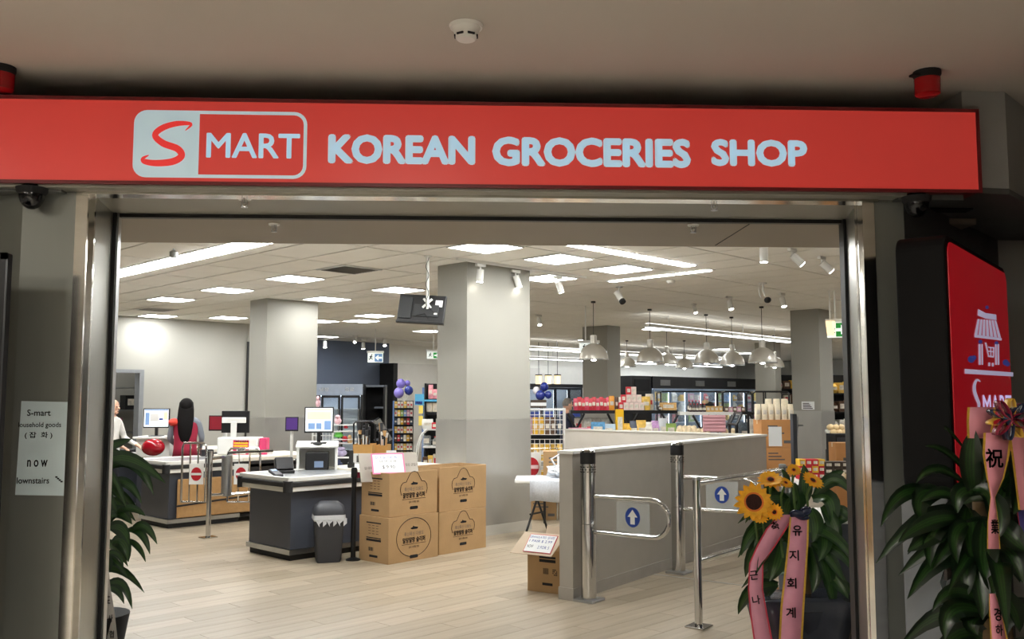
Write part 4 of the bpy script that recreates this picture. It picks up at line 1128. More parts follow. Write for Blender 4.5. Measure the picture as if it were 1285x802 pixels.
def carton(lab, p, rz, L, D, H, open_top=False, s=1.0, oval=False, prints=True, group=None):
    t = T('carton', lab, 'carton', p, rz, group)
    th = .006
    MB().bx(0, L, 0, th, 0, H).bx(0, L, D - th, D, 0, H).bx(0, th, th, D - th, 0, H).bx(L - th, L, th, D - th, 0, H).bx(th, L - th, th, D - th, 0, th).build('carton_body', m_card, t, bevel=.003)
    if not open_top:
        MB().bx(th, L - th, .004, D / 2 - .002, H - th - .001, H - .001).build('top_flap', m_card, t); MB().bx(th, L - th, D / 2 + .002, D - .004, H - th - .001, H - .001).build('top_flap', m_card, t)
    if prints:
        emblem(t, L * .5, -.0008, H * .52, s, oval); side_print(t, 0, D, H)
    return t
def U_of(px, py): return UV(atz(px, py, 0))
CRZ = math.atan2(9.80 - 9.29, -.77 + 1.23)       # measured direction of the carton fronts
def cdir(o, a, b=0): return Vector((o.x + a * math.cos(CRZ) - b * math.sin(CRZ), o.y + a * math.sin(CRZ) + b * math.cos(CRZ), 0))
c0 = atz(487, 709, 0)
carton('lower left slipper carton with an oval print, bottom of the front stack', c0, CRZ, .68, .46, .455, False, 1.02, True)
a = carton('upper left slipper carton, open, holding the handwritten sign board', Vector((c0.x - .0, c0.y + .03, .457)), CRZ, .66, .44, .44, True, 1.0)
MB().bx(.02, .64, .02, .42, .2, .23).build('slipper_layer', m_plasticbag, a)
c1 = cdir(c0, .72, .03)
carton('lower right slipper carton with a scalloped print against the pillar', c1, CRZ, .72, .44, .44, False, .95)
a = carton('upper right slipper carton, open topped, nearest the pillar', c1 + Vector((.0, .02, .442)), CRZ, .72, .43, .47, True, .95)
# sign boards stuck in the upper left carton
q = cdir(c0, .10, .14)
t = T('sign_board', 'grey card board with handwriting behind the pink edged sign', 'sign board', (q.x, q.y + .12, .80), .5)
M = Matrix.Translation((0, 0, 0)) @ Matrix.Rotation(-.35, 4, 'X')
MB(M).bx(-.30, .34, 0, .012, .0, .30).build('board', mat('grey_board', (176, 170, 160), .85), t)
text('handwriting', '실내화 세일', (-.2, -.02, .14), (1, 0, 0), (0, .34, .94), .16, .03, m_ink, t, .004); text('handwriting', '덧신 균일가', (.24, -.02, .16), (1, 0, 0), (0, .34, .94), .14, .03, m_ink, t, .004)
t = T('price_sign', 'white handwritten price sign with pink edges leaning on the open carton', 'sign', (q.x + .02, q.y - .02, .885), .32)
M = Matrix.Rotation(-.6, 4, 'X')
MB(M).bx(-.17, .17, 0, .006, 0, .24).build('pink_backing', mat('pink_card', (222, 120, 160), .8), t)
MB(M).bx(-.155, .155, -.002, 0, .015, .225).build('sheet', m_paper, t)
for k, (b_, zz, ww) in enumerate((('실내 슬리퍼 특가', .19, .27), ('남 여 공용', .145, .18), ('$ 9.90', .075, .13))):
    text('handwriting', b_, (M @ Vector((0, -.0025, zz))), (1, 0, 0), (0, math.sin(.6), math.cos(.6)), ww, .03 + .012 * (k == 2), m_blue if k == 0 else m_ink, t, .001)
t = T('price_card', 'small white price card on a stick behind the sign board', 'sign', at(491, 571, 10.3), .1)
MB().bx(-.055, .055, -.003, .003, -.04, .05).build('card', m_paper, t)
MB().tube([(0, .004, -.3), (0, .004, .02)], .004, 5).build('stick', m_whitep, t)
text('print', '990', (0, -.0035, .005), (1, 0, 0), (0, 0, 1), .07, .03, m_ink, t, .001)
# ================================================================== entrance side: half walls, gates, rail
def wbx(mb, a0, a1, b0, b1, z0, z1):
    mb.prism([Wp(a0, b0), Wp(a1, b0), Wp(a1, b1), Wp(a0, b1)], z0, z1); return mb
hw = struct('wall_low_front', wbx(MB(), 0, 4.40, -.0, .13, .10, 1.19), mat('low_wall_paint', (176, 171, 162), .6, var=.03))
wbx(MB(), -.01, 4.42, -.012, .142, 1.19, 1.215).build('wall_cap', m_whitep, hw)
wbx(MB(), -.01, 4.41, -.008, .138, 0, .10).build('baseboard', mat('low_wall_base', (176, 172, 166), .35, .4), hw)
d_end = Vector((math.cos(RW), math.sin(RW), 0)); n_l = Vector((-math.sin(RW), math.cos(RW), 0))
B0 = Wp(4.40, .1); B1 = at(709, 538, 13.3); B1.z = 0
dd = (B1 - B0).normalized(); nn = Vector((-dd.y, dd.x, 0))
def bwall(mb, L0, L1, n0, n1, z0, z1):
    mb.prism([B0 + dd * L0 + nn * n0, B0 + dd * L1 + nn * n0, B0 + dd * L1 + nn * n1, B0 + dd * L0 + nn * n1], z0, z1); return mb
LB = (B1 - B0).length
bw_ = struct('wall_low_back', bwall(MB(), 0, LB, -.12, 0, .10, 1.195), MATS['low_wall_paint'])
bwall(MB(), 0, LB, -.13, .01, 1.195, 1.212).build('wall_cap', MATS['wall_paint_grey'], bw_)
bwall(MB(), 0, LB, -.125, .006, 0, .10).build('baseboard', MATS['low_wall_base'], bw_)

def gate_post(lab, c, h):
    t = T('gate_post', lab, 'gate post', c, RW)
    MB().tube([(0, 0, .02), (0, 0, .62)], .064, 22).build('lower_tube', m_chrome, t, smooth=2)
    MB().tube([(0, 0, .625), (0, 0, h - .125)], .062, 22).build('upper_tube', m_chrome, t, smooth=2)
    MB().tube([(0, 0, h - .125), (0, 0, h - .03)], .064, 22).build('sensor_band', m_black, t, smooth=2)
    MB().lathe([(.064, h - .03), (.06, h - .014), (.045, h - .004), (.02, h)], n=22).build('cap', m_chrome, t, smooth=2)
    MB().bx(-.10, .10, -.095, .095, 0, .022).build('base_plate', m_steel, t, bevel=.006)
    ho = MB()
    for j in range(3):
        for k in range(12):
            a = k * PI / 6 + j * .26
            ho.box((.0625 * math.cos(a), .0625 * math.sin(a), h - .15 - j * .02), (.004, .010, .007), rz=a)
    ho.build('vent_hole', m_ink, t)
    return t
def gate_arm(t, c, tip, z0, z1, sign_c, sign_w):
    """U shaped swing arm from post centre to a tip, with a clear panel and a round arrow sign"""
    o = c.copy(); iv = Matrix.Rotation(-RW, 4, 'Z')
    d = Vector((tip.x - c.x, tip.y - c.y, 0)); L = d.length; d.normalize(); dl = iv @ d
    up = Vector((0, 0, 1)); zm = (z0 + z1) / 2; r = (z1 - z0) / 2
    st = .06
    path = [dl * st + up * z1, dl * (L - r) + up * z1]
    path += [dl * (L - r + r * math.sin(a)) + up * (zm + r * math.cos(a)) for a in [PI * k / 10 for k in range(1, 10)]]
    path += [dl * (L - r) + up * z0, dl * st + up * z0]
    MB().tube(path, .019, 10).build('swing_arm', m_chrome, t, smooth=2)
    nrm = dl.cross(up)
    if (Matrix.Rotation(RW, 4, 'Z') @ nrm).y > 0: nrm = -nrm; 
    ex = up.cross(nrm)
    fm = frame(dl * sign_c + up * zm, ex, up)
    pn = MB(fm).box((0, 0, 0), (sign_w, (z1 - z0) - .05, .006)).build('clear_panel', m_acr, t)
    R = .078
    MB(fm).prism([(R * .86 * math.cos(k * PI / 14), R * math.sin(k * PI / 14)) for k in range(28)], .004, .006).build('blue_disc', m_blue, pn)
    ar = MB(fm)
    ar.prism([(-.02, -.055), (.02, -.055), (.02, .005), (-.02, .005)], .0062, .0075).prism([(-.045, .002), (.045, .002), (0, .06)], .0062, .0075)
    ar.build('white_arrow', m_whitep, pn)
c1 = atz(739, 754, 0); g1 = gate_post('near chrome entry gate post with black band at the end of the low wall', c1, 1.235)
gate_arm(g1, c1, Vector((1.22, 7.22, 0)), .56, .85, .42, .30)
c2 = atz(852, 719, 0); g2 = gate_post('far chrome entry gate post in the middle of the low wall', c2, 1.235)
gate_arm(g2, c2, Vector((2.30, 8.55, 0)), .60, .90, .42, .30)
MB().box((.04, .04, 1.0), (.03, .05, .04)).box((.04, .04, .3 + .45), (.03, .05, .03)).build('bracket', m_steel, g2)
MB().bx(-.055, -.05, -.02, .02, .95, .98).build('blue_sticker', m_blue, g1)
# guide rail
r1 = atz(877, 787, 0); r2 = Vector((2.36, 8.08, 0))
t = T('guide_rail', 'chrome guide rail with two posts right of the entry gates, by the sunflowers', 'rail', r1, math.atan2(r2.y - r1.y, r2.x - r1.x))
LR = (r2 - r1).length
for x in (0, LR):
    MB().tube([(x, 0, .01), (x, 0, 1.06)], .030, 16).build('post', m_chrome, t, smooth=2)
    MB().lathe([(.032, 1.055), (.032, 1.075), (.02, 1.08)], c=(x, 0, 0), n=14).build('post_cap', m_steel, t, smooth=2)
    MB().bx(x - .08, x + .08, -.075, .075, 0, .014).build('base_plate', m_chrome, t, bevel=.005)
for z in (1.03, .47):
    MB().tube([(0, 0, z), (LR, 0, z)], .022, 12).build('rail_tube', m_chrome, t, smooth=2)
tr_ = MB(); tr_.prism([Wp(1.4, -1.3), Wp(1.43, -1.3), Wp(1.43, -.0), Wp(1.4, 0)], .0, .002)
struct('trim_15', tr_, m_steel)

# open carton with price sign at the wall end
p0 = atz(662, 741, 0); p1 = atz(709, 747, 0)
rz = math.atan2(p1.y - p0.y, p1.x - p0.x)
t = T('carton', 'brown open carton on the floor against the end of the low wall', 'carton', p0, rz)
L, D, H = .335, .30, .36
MB().bx(0, L, 0, .006, 0, H).bx(0, L, D - .006, D, 0, H).bx(0, .006, .006, D - .006, 0, H).bx(L - .006, L, .006, D - .006, 0, H).bx(0, L, .006, D - .006, 0, .006).build('carton_body', m_card, t, bevel=.002)
b = MB(frame((L / 2, -.0006, 0), (1, 0, 0), (0, 0, 1)))
b.box((0.03, H * .82, 0), (.16, .018, .001)).box((.03, H * .74, 0), (.16, .025, .001)).box((.03, H * .2, 0), (.10, .022, .001))
for k in range(7): b.box((-.01 + k * .008, H * .5, 0), (.003 + .002 * (k % 2), .05, .001))
for k in range(4):
    for j in range(4):
        if (k * 3 + j * 5) % 4: b.box((.085 + j * .012, H * .43 + k * .014, 0), (.009, .009, .001))
b.build('side_print', m_ink, t)
def flap(t, nm, a, bq, outv, m, w=.006):
    """flap hinged on a-b going along outv"""
    A, B, O = Vector(a), Vector(bq), Vector(outv); n = (B - A).cross(O).normalized() * w
    MB()._add([A, B, B + O, A + O, A + n, B + n, B + O + n, A + O + n], [(0, 3, 2, 1), (4, 5, 6, 7), (0, 1, 5, 4), (1, 2, 6, 5), (2, 3, 7, 6), (3, 0, 4, 7)]).build(nm, m, t)
flap(t, 'front_flap', (-.09, -.14, H - .03), (L - .02, -.14, H - .03), (.05, .17, .16), m_cardin)
flap(t, 'back_flap', (0, D, H - .01), (L, D, H - .01), (0, .05, .16), m_cardin)
flap(t, 'side_flap', (0, .08, H), (0, D, H), (-.06, -.0, .07), m_cardin)
MB().bx(.03, L - .03, .03, D - .03, .12, .16).build('contents', m_plasticbag, t)
ps_ = T('price_sign', 'white handwritten price sheet lying on the flap of the carton by the low wall', 'sign', p0 + Matrix.Rotation(rz, 4, 'Z') @ Vector((.16, -.063, H + .052)), rz)
M = Matrix.Rotation(.755, 4, 'X')
MB(M).bx(-.13, .14, -.09, .10, .0, .003).build('pink_border', m_inkred, ps_); MB(M).bx(-.124, .134, -.084, .094, .003, .005).build('sheet', m_paper, ps_)
for k, (b_, yy, ww, m) in enumerate((('GRANULATED 실내화', .07, .24, m_blue), ('1 PAIR $ 2.99', .025, .22, m_blue), ('NOW', -.03, .06, m_ink), ('2 FOR 5', -.035, .11, m_blue))):
    text('handwriting', b_, M @ Vector((.0 if k < 2 else (-.08 if k == 2 else .05), yy, .0055)), (1, 0, 0), (0, math.cos(.755), math.sin(.755)), ww, .03, m, ps_, .001)

# table with lace cloth and things around it
tb = atz(671, 669, 0); tz = .70
q = at(647, 601, 10.9)
TB = T('folding_table', 'white folding table with black legs beside the main pillar', 'table', Vector((.64, 11.12, 0)), -.04)
MB().bx(-.60, .62, -.28, .32, tz - .045, tz).build('table_top', m_whitep, TB, bevel=.012)
for x in (-.33, .5):
    MB().tube([(x - .02, -.02, tz - .05), (x - .02, -.02, tz - .28), (x - .16, -.24, .012)], .014, 8).build('leg', m_blackm, TB)
    MB().tube([(x - .02, .06, tz - .05), (x + .0, .06, tz - .28), (x + .13, .2, .012)], .014, 8).build('leg', m_blackm, TB)
    MB().tube([(x - .09, -.12, tz - .42), (x + .06, .13, tz - .42)], .012, 8).build('leg_brace', m_blackm, TB)
cl = MB()
n = 14
vs = []
for i in range(n + 1):
    x = -.42 + .9 * i / n; wv = .008 * math.sin(i * 1.9)
    vs += [(x, .3, tz + .004), (x, -.285, tz + .005), (x, -.295 + wv, tz - .02), (x, -.30 + wv * 1.6, tz - .25 + .01 * math.sin(i))]
cl._add(vs, [(i * 4 + j, i * 4 + j + 4, i * 4 + j + 5, i * 4 + j + 1) for i in range(n) for j in range(3)])
co = cl.build('table_cloth', m_cloth, None, smooth=True); co.location = TB.location; co.rotation_euler = TB.rotation_euler
md = co.modifiers.new('Solid', 'SOLIDIFY'); md.thickness = .003; md.offset = 1
tag(co, 'pale lace cloth draped over the front of the folding table', 'tablecloth')
pp = TB.location + Vector((.30, -.32, tz - .12))
t = T('price_sign', 'pink edged price card hanging on the cloth of the folding table', 'sign', pp, -.08)
MB().bx(-.075, .075, -.004, 0, -.13, .12).build('pink_border', m_inkred, t); MB().bx(-.068, .068, -.006, -.003, -.123, .113).build('sheet', m_paper, t)
for k in range(3): text('handwriting', ('특가', '2 EA', '$5')[k], (0, -.0065, .07 - k * .07), (1, 0, 0), (0, 0, 1), .08, .04, m_ink, t, .001)
t = T('plastic_bag', 'crumpled white plastic bag with goods on the folding table', 'bag', TB.location + Vector((.03, .0, tz + .006)), .2)
bm = bmesh.new(); bmesh.ops.create_icosphere(bm, subdivisions=3, radius=1)
rr = random.Random(3)
for v in bm.verts:
    k = 1 + .25 * math.sin(v.co.x * 7 + 1) * math.sin(v.co.y * 6) + rr.uniform(-.13, .13)
    v.co = Vector((v.co.x * .23 * k, v.co.y * .16 * k, max(0, .075 + v.co.z * .085 * k)))
me = bpy.data.meshes.new('bag'); bm.to_mesh(me); bm.free(); me.materials.append(m_plasticbag)
o = bpy.data.objects.new('bag_body', me); COL.objects.link(o); o.parent = t
MB().tube([(-.13, 0, .10), (-.2, .02, .22), (-.1, .04, .27), (.02, .02, .13)], .014, 6).tube([(.12, .0, .1), (.24, .02, .2), (.28, .0, .12)], .02, 6).build('handle', m_plasticbag, t, smooth=True)
MB().bx(-.08, .1, -.165, -.14, .02, .06).build('contents', mat('packet_slate', (70, 80, 104), .5), t)
# no entry sign on a rail behind the table
p = at(667, 586, 12.6)
t = T('no_entry_sign', 'white sign with a red no entry disc behind the folding table', 'sign', (p.x, p.y, 0), 0)
hz_ = p.z
MB().bx(-.13, .13, -.01, 0, hz_ - .2, hz_ + .19).build('sign_plate', m_whitep, t)
r_ = .115
MB(frame((0, -.0105, hz_), (1, 0, 0), (0, 0, 1))).prism([(r_ * .9 * math.cos(k * PI / 12), r_ * 1.12 * math.sin(k * PI / 12)) for k in range(24)], 0, .002).build('no_entry_disc', m_signred, t)
MB(frame((0, -.013, hz_), (1, 0, 0), (0, 0, 1))).box((0, 0, 0), (.19, .05, .001)).build('no_entry_bar', mat('bar_pink', (226, 196, 200), .6), t)
MB().tube([(-.16, .01, 0), (-.16, .01, hz_ + .25), (.35, .01, hz_ + .25), (.35, .01, 0)], .014, 8).build('rail_frame', m_chrome, t, smooth=2)
# floor cartons behind the table
def plain_carton(lab, p, rz, L, D, H, m=None, note=None, group=None, lines=True):
    t = T('carton', lab, 'carton', p, rz, group)
    m = m or m_card
    MB().bx(0, L, 0, D, 0, H).build('carton_body', m, t, bevel=.004)
    MB().bx(-.001, L + .001, D / 2 - .025, D / 2 + .025, H - .06, H + .0008).build('tape', mat('carton_tape', (206, 184, 146), .4), t)
    if lines:
        b = MB()
        for k in range(3): b.bx(L * .2, L * (.5 + .1 * k), -.0012, 0, H * (.75 - k * .13), H * (.80 - k * .13))
        b.bx(L * .68, L * .9, -.0012, 0, H * .15, H * .26)
        b.build('print', m_inkgrey, t)
    if note:
        MB().bx(L * note[0], L * note[1], -.004, -.001, H * note[2], H * note[3]).build('note', m_paper, t)
    return t
p = atz(668, 660, 0); plain_carton('brown carton on the floor under the folding table, left', p + Vector((-.06, .6, 0)), -.1, .42, .35, .34)
plain_carton('brown carton on the floor under the folding table, right', p + Vector((.38, .6, 0)), -.1, .26, .3, .42)
p = at(682, 590, 12.2)
plain_carton('brown carton with a white note above the plastic bag', (p.x, p.y + .1, .55), -.05, .37, .3, at(682, 567, 12.2).z - .55, None, (.5, .8, .45, .85))
t = T('carton_stand', 'dark stand carrying the carton with the white note', 'stand', (p.x - .02, p.y + .1, 0), -.05)
MB().bx(0, .72, 0, .34, .50, .548).build('stand_top', m_blackm, t)
for x in (.02, .66):
    for y in (.02, .30): MB().bx(x, x + .03, y, y + .03, 0, .50).build('leg', m_blackm, t)
plain_carton('narrow carton right of the carton with the white note', (p.x + .39, p.y + .08, .55), -.05, .28, .3, at(682, 569, 12.2).z - .55, m_card2, None)

# white wire rack with packets
p = at(660, 512, 13.9); q = at(709, 512, 13.9)
WR = T('wire_rack', 'white wire basket rack of packets right of the main pillar', 'rack', (p.x - .1, 13.9, 0), 0)
Wd = q.x - p.x + .1; zt_ = p.z
fr = MB()
for x in (0, Wd):
    for y in (0, .42): fr.tube([(x, y, 0), (x, y, zt_)], .012, 6)
for z in (.2, zt_ - .02):
    fr.tube([(0, 0, z), (Wd, 0, z), (Wd, .42, z), (0, .42, z), (0, 0, z)], .009, 6)
fr.build('rack_frame', m_whitem, WR)
tiers = [(zt_ - .40, zt_ - .03), (zt_ - .80, zt_ - .47), (zt_ - 1.2, zt_ - .88)]
for (za, zb_) in tiers:
    wm = MB()
    for k in range(10): wm.tube([(Wd * k / 9, -.004, za), (Wd * k / 9, -.004, zb_)], .0045, 4)
    for k in range(6): wm.tube([(0, -.004, za + (zb_ - za) * k / 5), (Wd, -.004, za + (zb_ - za) * k / 5)], .0045, 4)
    for k in range(5): wm.tube([(Wd, .42 * k / 4, za), (Wd, .42 * k / 4, zb_)], .004, 4)
    wm.build('wire_basket', m_whitem, WR)
    MB().bx(0, Wd, 0, .42, za - .006, za).build('basket_floor', m_whitem, WR)
PK = [(m, mat('packet_%d' % i, m, .45, var=.25, scale=18)) for i, m in enumerate(((214, 168, 40), (206, 150, 172), (96, 68, 48), (222, 214, 200), (200, 46, 60), (230, 190, 90), (60, 70, 90), (150, 178, 96), (240, 232, 220), (120, 150, 196)))]
def packet(lab, cat, group, p, rz, w_, d_, h_, m, shape='bag', name=None):
    t = T(name or ('packet' if shape == 'bag' else shape), lab, cat, p, rz, group)
    if shape == 'bag':
        loft(MB(), [rbox(0, w_ * .48, d_ * .3, min(w_, d_) * .14, 0, 2), rbox(0, w_ * .5, d_ * .5, min(w_, d_) * .2, h_ * .3, 2), rbox(0, w_ * .5, d_ * .42, min(w_, d_) * .2, h_ * .7, 2), rbox(0, w_ * .48, .012, .005, h_ * .93, 2), rbox(0, w_ * .48, .008, .004, h_, 2)]).build('pouch', m, t, smooth=2)
        MB().bx(-w_ * .3, w_ * .3, -d_ * .5 - .002, -d_ * .5 + .01, h_ * .35, h_ * .62).build('front_label', PK[3][1] if m is not PK[3][1] else PK[4][1], t)
    elif shape == 'box':
        MB().bx(-w_ / 2, w_ / 2, -d_ / 2, d_ / 2, 0, h_).build('box_body', m, t, bevel=.004)
        MB().bx(-w_ * .32, w_ * .32, -d_ / 2 - .002, -d_ / 2, h_ * .3, h_ * .75).build('front_label', PK[3][1] if m is not PK[3][1] else PK[4][1], t)
    elif shape == 'bottle':
        MB().lathe([(w_ * .42, 0), (w_ * .5, h_ * .04), (w_ * .5, h_ * .62), (w_ * .2, h_ * .8), (w_ * .18, h_ * .9)], n=12).build('bottle_body', m, t, smooth=2)
        MB().lathe([(w_ * .22, h_ * .9), (w_ * .22, h_)], n=10).build('cap', PK[4][1], t, smooth=2)
        MB().lathe([(w_ * .51, h_ * .2), (w_ * .51, h_ * .5)], n=12).build('label_band', PK[3][1], t)
    return t
def rep(proto, pts, base_label=None):
    """copies of a proto at (x,y,z,rz)"""
    for (x, y, z, r) in pts: dup(proto, (x, y, z), r, base_label)
seqs = [(1, 0, 2, 6), (0, 5, 0, 5), (5, 0, 3, 5)]
nm_ = ['top', 'middle', 'bottom']
for ti, (za, zb_) in enumerate(tiers):
    for k in range(7):
        i = seqs[ti][k // 2 % 4]
        nmx = {0: 'golden yellow', 1: 'pale pink', 2: 'brown', 3: 'cream', 5: 'light orange', 6: 'navy'}[i]
        pr = packet('%s packet in the %s basket of the white wire rack, %s from the left' % (nmx, nm_[ti], ('first', 'second', 'third', 'fourth', 'fifth', 'sixth', 'last')[k]), 'packet', 'packets in the %s wire basket' % nm_[ti], (WR.location.x + .06 + k * (Wd - .1) / 6.4, 13.9 + .12 + .05 * (k % 2), za), .1 * math.sin(k * 3), .085, .06, .26, PK[i][1])

# balloons
def balloon(lab, px, py, Y, dpx, m, group=None):
    bx, base = (507, 504) if px < 600 else (681, 504)
    r = dpx * Y / F / 2; p = at(px, py, Y)
    t = T('balloon', lab, 'balloon', p, 0, group)
    b = MB(); b.lathe([(r * math.sin(a) * (1 - .1 * (1 + math.cos(a)) * .0), -r * 1.08 * math.cos(a)) for a in [PI * i / 11 for i in range(1, 11)]] , n=16)
    b.build('balloon_skin', m, t, smooth=True)
    MB().lathe([(.02, -r * 1.14), (.006, -r * 1.05)], n=8).build('knot', m, t)
    zq = at(px, base, Y).z - p.z
    if base: MB().tube([(0, 0, -r * 1.1), (at(bx, base, Y).x - p.x, .03, zq)], .004, 4).build('string', m_whitep, t)
    return t
mb1 = mat('balloon_lilac', (124, 112, 190), .2); mb2 = mat('balloon_navy', (38, 52, 128), .18); mb3 = mat('balloon_white', (226, 226, 230), .25)
balloon('upper left lilac balloon of the cluster over the packet stand', 503, 481.5, 15.0, 11.5, mb1)
balloon('small lilac balloon at the top right of the cluster over the packet stand', 511.5, 481, 15.1, 7, mb1)
balloon('navy balloon at the right of the cluster over the packet stand', 513, 490, 14.9, 11, mb2)
balloon('lower left lilac balloon of the cluster over the packet stand', 500.5, 493, 14.8, 12.5, mb1)
balloon('top navy balloon of the cluster over the wire rack', 683, 485.5, 14.2, 11, mb2)
balloon('lower left navy balloon of the cluster over the wire rack', 678, 496, 14.1, 12, mb2)
balloon('lower right navy balloon of the cluster over the wire rack', 688, 495.5, 14.1, 9, mb2)
balloon('white balloon at the left of the cluster over the wire rack', 673, 490, 14.3, 9, mb3)
t = T('balloon_box', 'dark carton tray under the navy balloons on the wire rack', 'tray', (at(666, 512, 13.95).x, 14.0, zt_), 0)
MB().bx(0, .24, 0, .25, 0, .12).build('tray_body', mat('brown_dark_tray', (74, 62, 50), .7), t, bevel=.004); MB().bx(0, .24, -.004, 0, .03, .08).build('tray_label', m_paper, t)

# ---------------- produce and snack stand behind the low back wall
def stand_frame(name, lab, x0, x1, Y, z, braces, top=m_blackm, dep=.45):
    A = at(x0, 500, Y); B = at(x1, 500, Y)
    t = T(name, lab, 'stand', (A.x, Y, 0), 0)
    L = B.x - A.x
    MB().bx(0, L, 0, dep, z - .05, z).build('shelf_board', top, t)
    MB().bx(0, L, -.25, dep + .2, .95, 1.0).build('lower_deck', m_blackm, t)
    MB().bx(0.05, L - .05, -.2, dep + .15, 0, .95).build('base_body', m_matblack, t)
    for b in braces:
        x = L * b
        MB().tube([(x, 0, 1.0), (x, 0, 1.16), (x - .13, 0, z - .05)], .02, 6).build('brace', m_blackm, t)
        MB().tube([(x, 0, 1.16), (x + .13, 0, z - .05)], .02, 6).build('brace', m_blackm, t)
    return t, A.x, L
SY = 14.6
zsh = at(780, 515, SY).z
st1, X0, L1 = stand_frame('snack_stand', 'black two level snack stand with slanted braces behind the low back wall, left part', 716, 850, SY, zsh, (.05, .42, .55, .93))
G = 'red snack packets on the top shelf of the snack stand'
for k in range(11):
    px = 723 + k * 4.6
    x = at(px, 500, SY).x
    packet(('red' if k % 3 else 'deep pink') + ' snack packet in the row on the top shelf, place %s' % ['at the left end', 'beside the left end', 'left of centre', 'near the left middle', 'in the left middle', 'in the middle', 'in the right middle', 'near the right middle', 'right of centre', 'beside the orange packet', 'next to the orange packet'][k], 'snack packet', G, (x, SY + .1, zsh), .15 * math.sin(k), .075, .06, .19 + .02 * (k % 2), PK[4][1] if k % 3 else mat('packet_rose', (206, 70, 96), .45, var=.25, scale=20))
packet('orange packet at the end of the red snack packet row', 'snack packet', None, (at(757, 500, SY).x + .14, SY + .09, zsh), .1, .09, .06, .23, mat('packet_orange', (224, 150, 50), .45, var=.2))
for k in range(4):
    x = at(764 + k * 4.7, 500, SY).x
    packet('brown and clear bag %s between the red packets and the box pyramid' % ('first', 'second', 'third', 'fourth')[k], 'bag', 'brown bags beside the red packets', (x + .08, SY + .14, zsh), 0, .055, .05, .21, PK[2][1] if k % 2 else PK[3][1])
mr = mat('box_red', (206, 40, 56), .45); mcr = mat('box_cream', (236, 214, 206), .5, var=.1, scale=30)
for lv, n in enumerate((5, 4, 2)):
    for k in range(n):
        w_ = .082
        x = at(793, 500, SY).x + (k - (n - 1) / 2) * w_
        packet('%s %s box of the pyramid, level %s from the bottom' % (('leftmost', 'second', 'third', 'fourth', 'rightmost')[k if n > 2 else (0, 4)[k]], 'red' if k == 0 else 'cream and red', ('first', 'second', 'third')[lv]), 'box', 'red and cream boxes stacked as a pyramid', (x, SY + .12, zsh + lv * .125), 0, w_ - .004, .1, .123, mr if k == 0 else mcr, 'box', 'snack_box')
for k, (px, w_, h_, m, lab) in enumerate(((806, .10, .12, PK[2][1], 'dark brown jar right of the box pyramid'), (812, .14, .22, PK[5][1], 'bulky tan bag right of the dark jar'), (818, .13, .26, PK[3][1], 'tall cream bag behind the tan bag'), (830, .08, .06, m_black, 'small black card holder on the top shelf'), (840, .26, .12, mat('bread_tan', (222, 176, 110), .6, var=.2, scale=30), 'wide tan bread pack on the top shelf'))):
    packet(lab, 'goods', None, (at(px, 500, SY).x, SY + .14 + .12 * (k == 2), zsh), 0, w_, .09, h_, m, 'bag' if k in (1, 2) else 'box', 'goods_pack')
# lower deck goods seen just above the back wall
low = [(727, .34, .13, PK[1][1], 'pale pink flat packs'), (741, .12, .15, PK[4][1], 'red packet'), (750, .22, .22, mat('pack_blue', (96, 160, 206), .5, var=.3, scale=20), 'blue and green multipack'), (763, .22, .19, mat('pack_palblue', (196, 216, 232), .5, var=.1), 'white and blue multipack'), (777, .12, .42, mat('sign_yellow', (240, 188, 20), .6, var=.05), 'tall yellow display card'), (786, .16, .20, mat('pack_yellow', (236, 180, 50), .5, var=.3, scale=26), 'yellow packet'), (795, .14, .24, PK[6][1], 'navy and white bag'), (804, .16, .25, PK[5][1], 'tan bag with a yellow band'), (813, .14, .22, PK[8][1], 'white bag with dark print'), (822, .14, .24, mat('pack_lilac', (196, 150, 200), .5, var=.3, scale=26), 'lilac printed bag'), (831, .14, .28, m_plasticbag, 'clear white bag'), (841, .16, .2, PK[7][1], 'green and yellow pack')]
for k, (px, w_, h_, m, lab) in enumerate(low):
    Y = SY - .12
    packet(lab + ' on the lower deck of the snack stand', 'goods', None, (at(px, 500, Y).x, Y, 1.0), .1 * math.sin(k * 2), w_, .1, h_ + .06, m, 'bag' if k in (1, 5, 6, 7, 8, 9, 10) else 'box', 'goods_pack')
for k in range(4):
    Y = SY + .3
    packet('grey printed carton %s at the back of the lower deck' % ('leftmost', 'second', 'third', 'rightmost')[k], 'box', 'cartons at the back of the snack stand', (at(722 + 11 * k, 500, Y).x + .05, Y, 1.0), 0, .13, .1, .33, PK[8][1] if k % 2 else PK[3][1], 'box', 'goods_pack')
# right part: white shelf edge
st2, X2, L2 = stand_frame('produce_stand', 'black produce stand with a white top shelf, right of the snack stand', 853, 941, SY - .2, at(890, 517, SY - .2).z, (.30, .62), m_whitep)
zs2 = at(890, 517, SY - .2).z; YP = SY - .1
for k in range(9):
    packet('dark bottle with a pale label %s on the white shelf' % ['at the left end', 'second from left', 'third from left', 'fourth from left', 'in the middle', 'fifth from right', 'fourth from right', 'third from right', 'second from right'][k], 'bottle', 'dark bottles on the white produce shelf', (at(866.5 + (k % 5) * 4.3, 500, YP).x, YP + (0 if k < 5 else .12), zs2), 0, .052, .05, .13 + (.05 if k >= 5 else 0), mat('bottle_dark', (48, 24, 34), .25, var=.2), 'bottle', 'bottle')
t = T('dark_bundle', 'black rounded bundle with a tan top behind the bottles', 'bundle', (at(893, 500, YP).x, YP + .3, zs2), 0)
MB().ell((0, 0, .08), (.11, .08, .09), 12, 8).build('bundle_body', m_matblack, t, smooth=True); MB().ell((-.04, -.02, .15), (.06, .05, .04), 10, 6).build('bundle_top', mat('tan_skin_top', (206, 176, 140), .6), t, smooth=True)
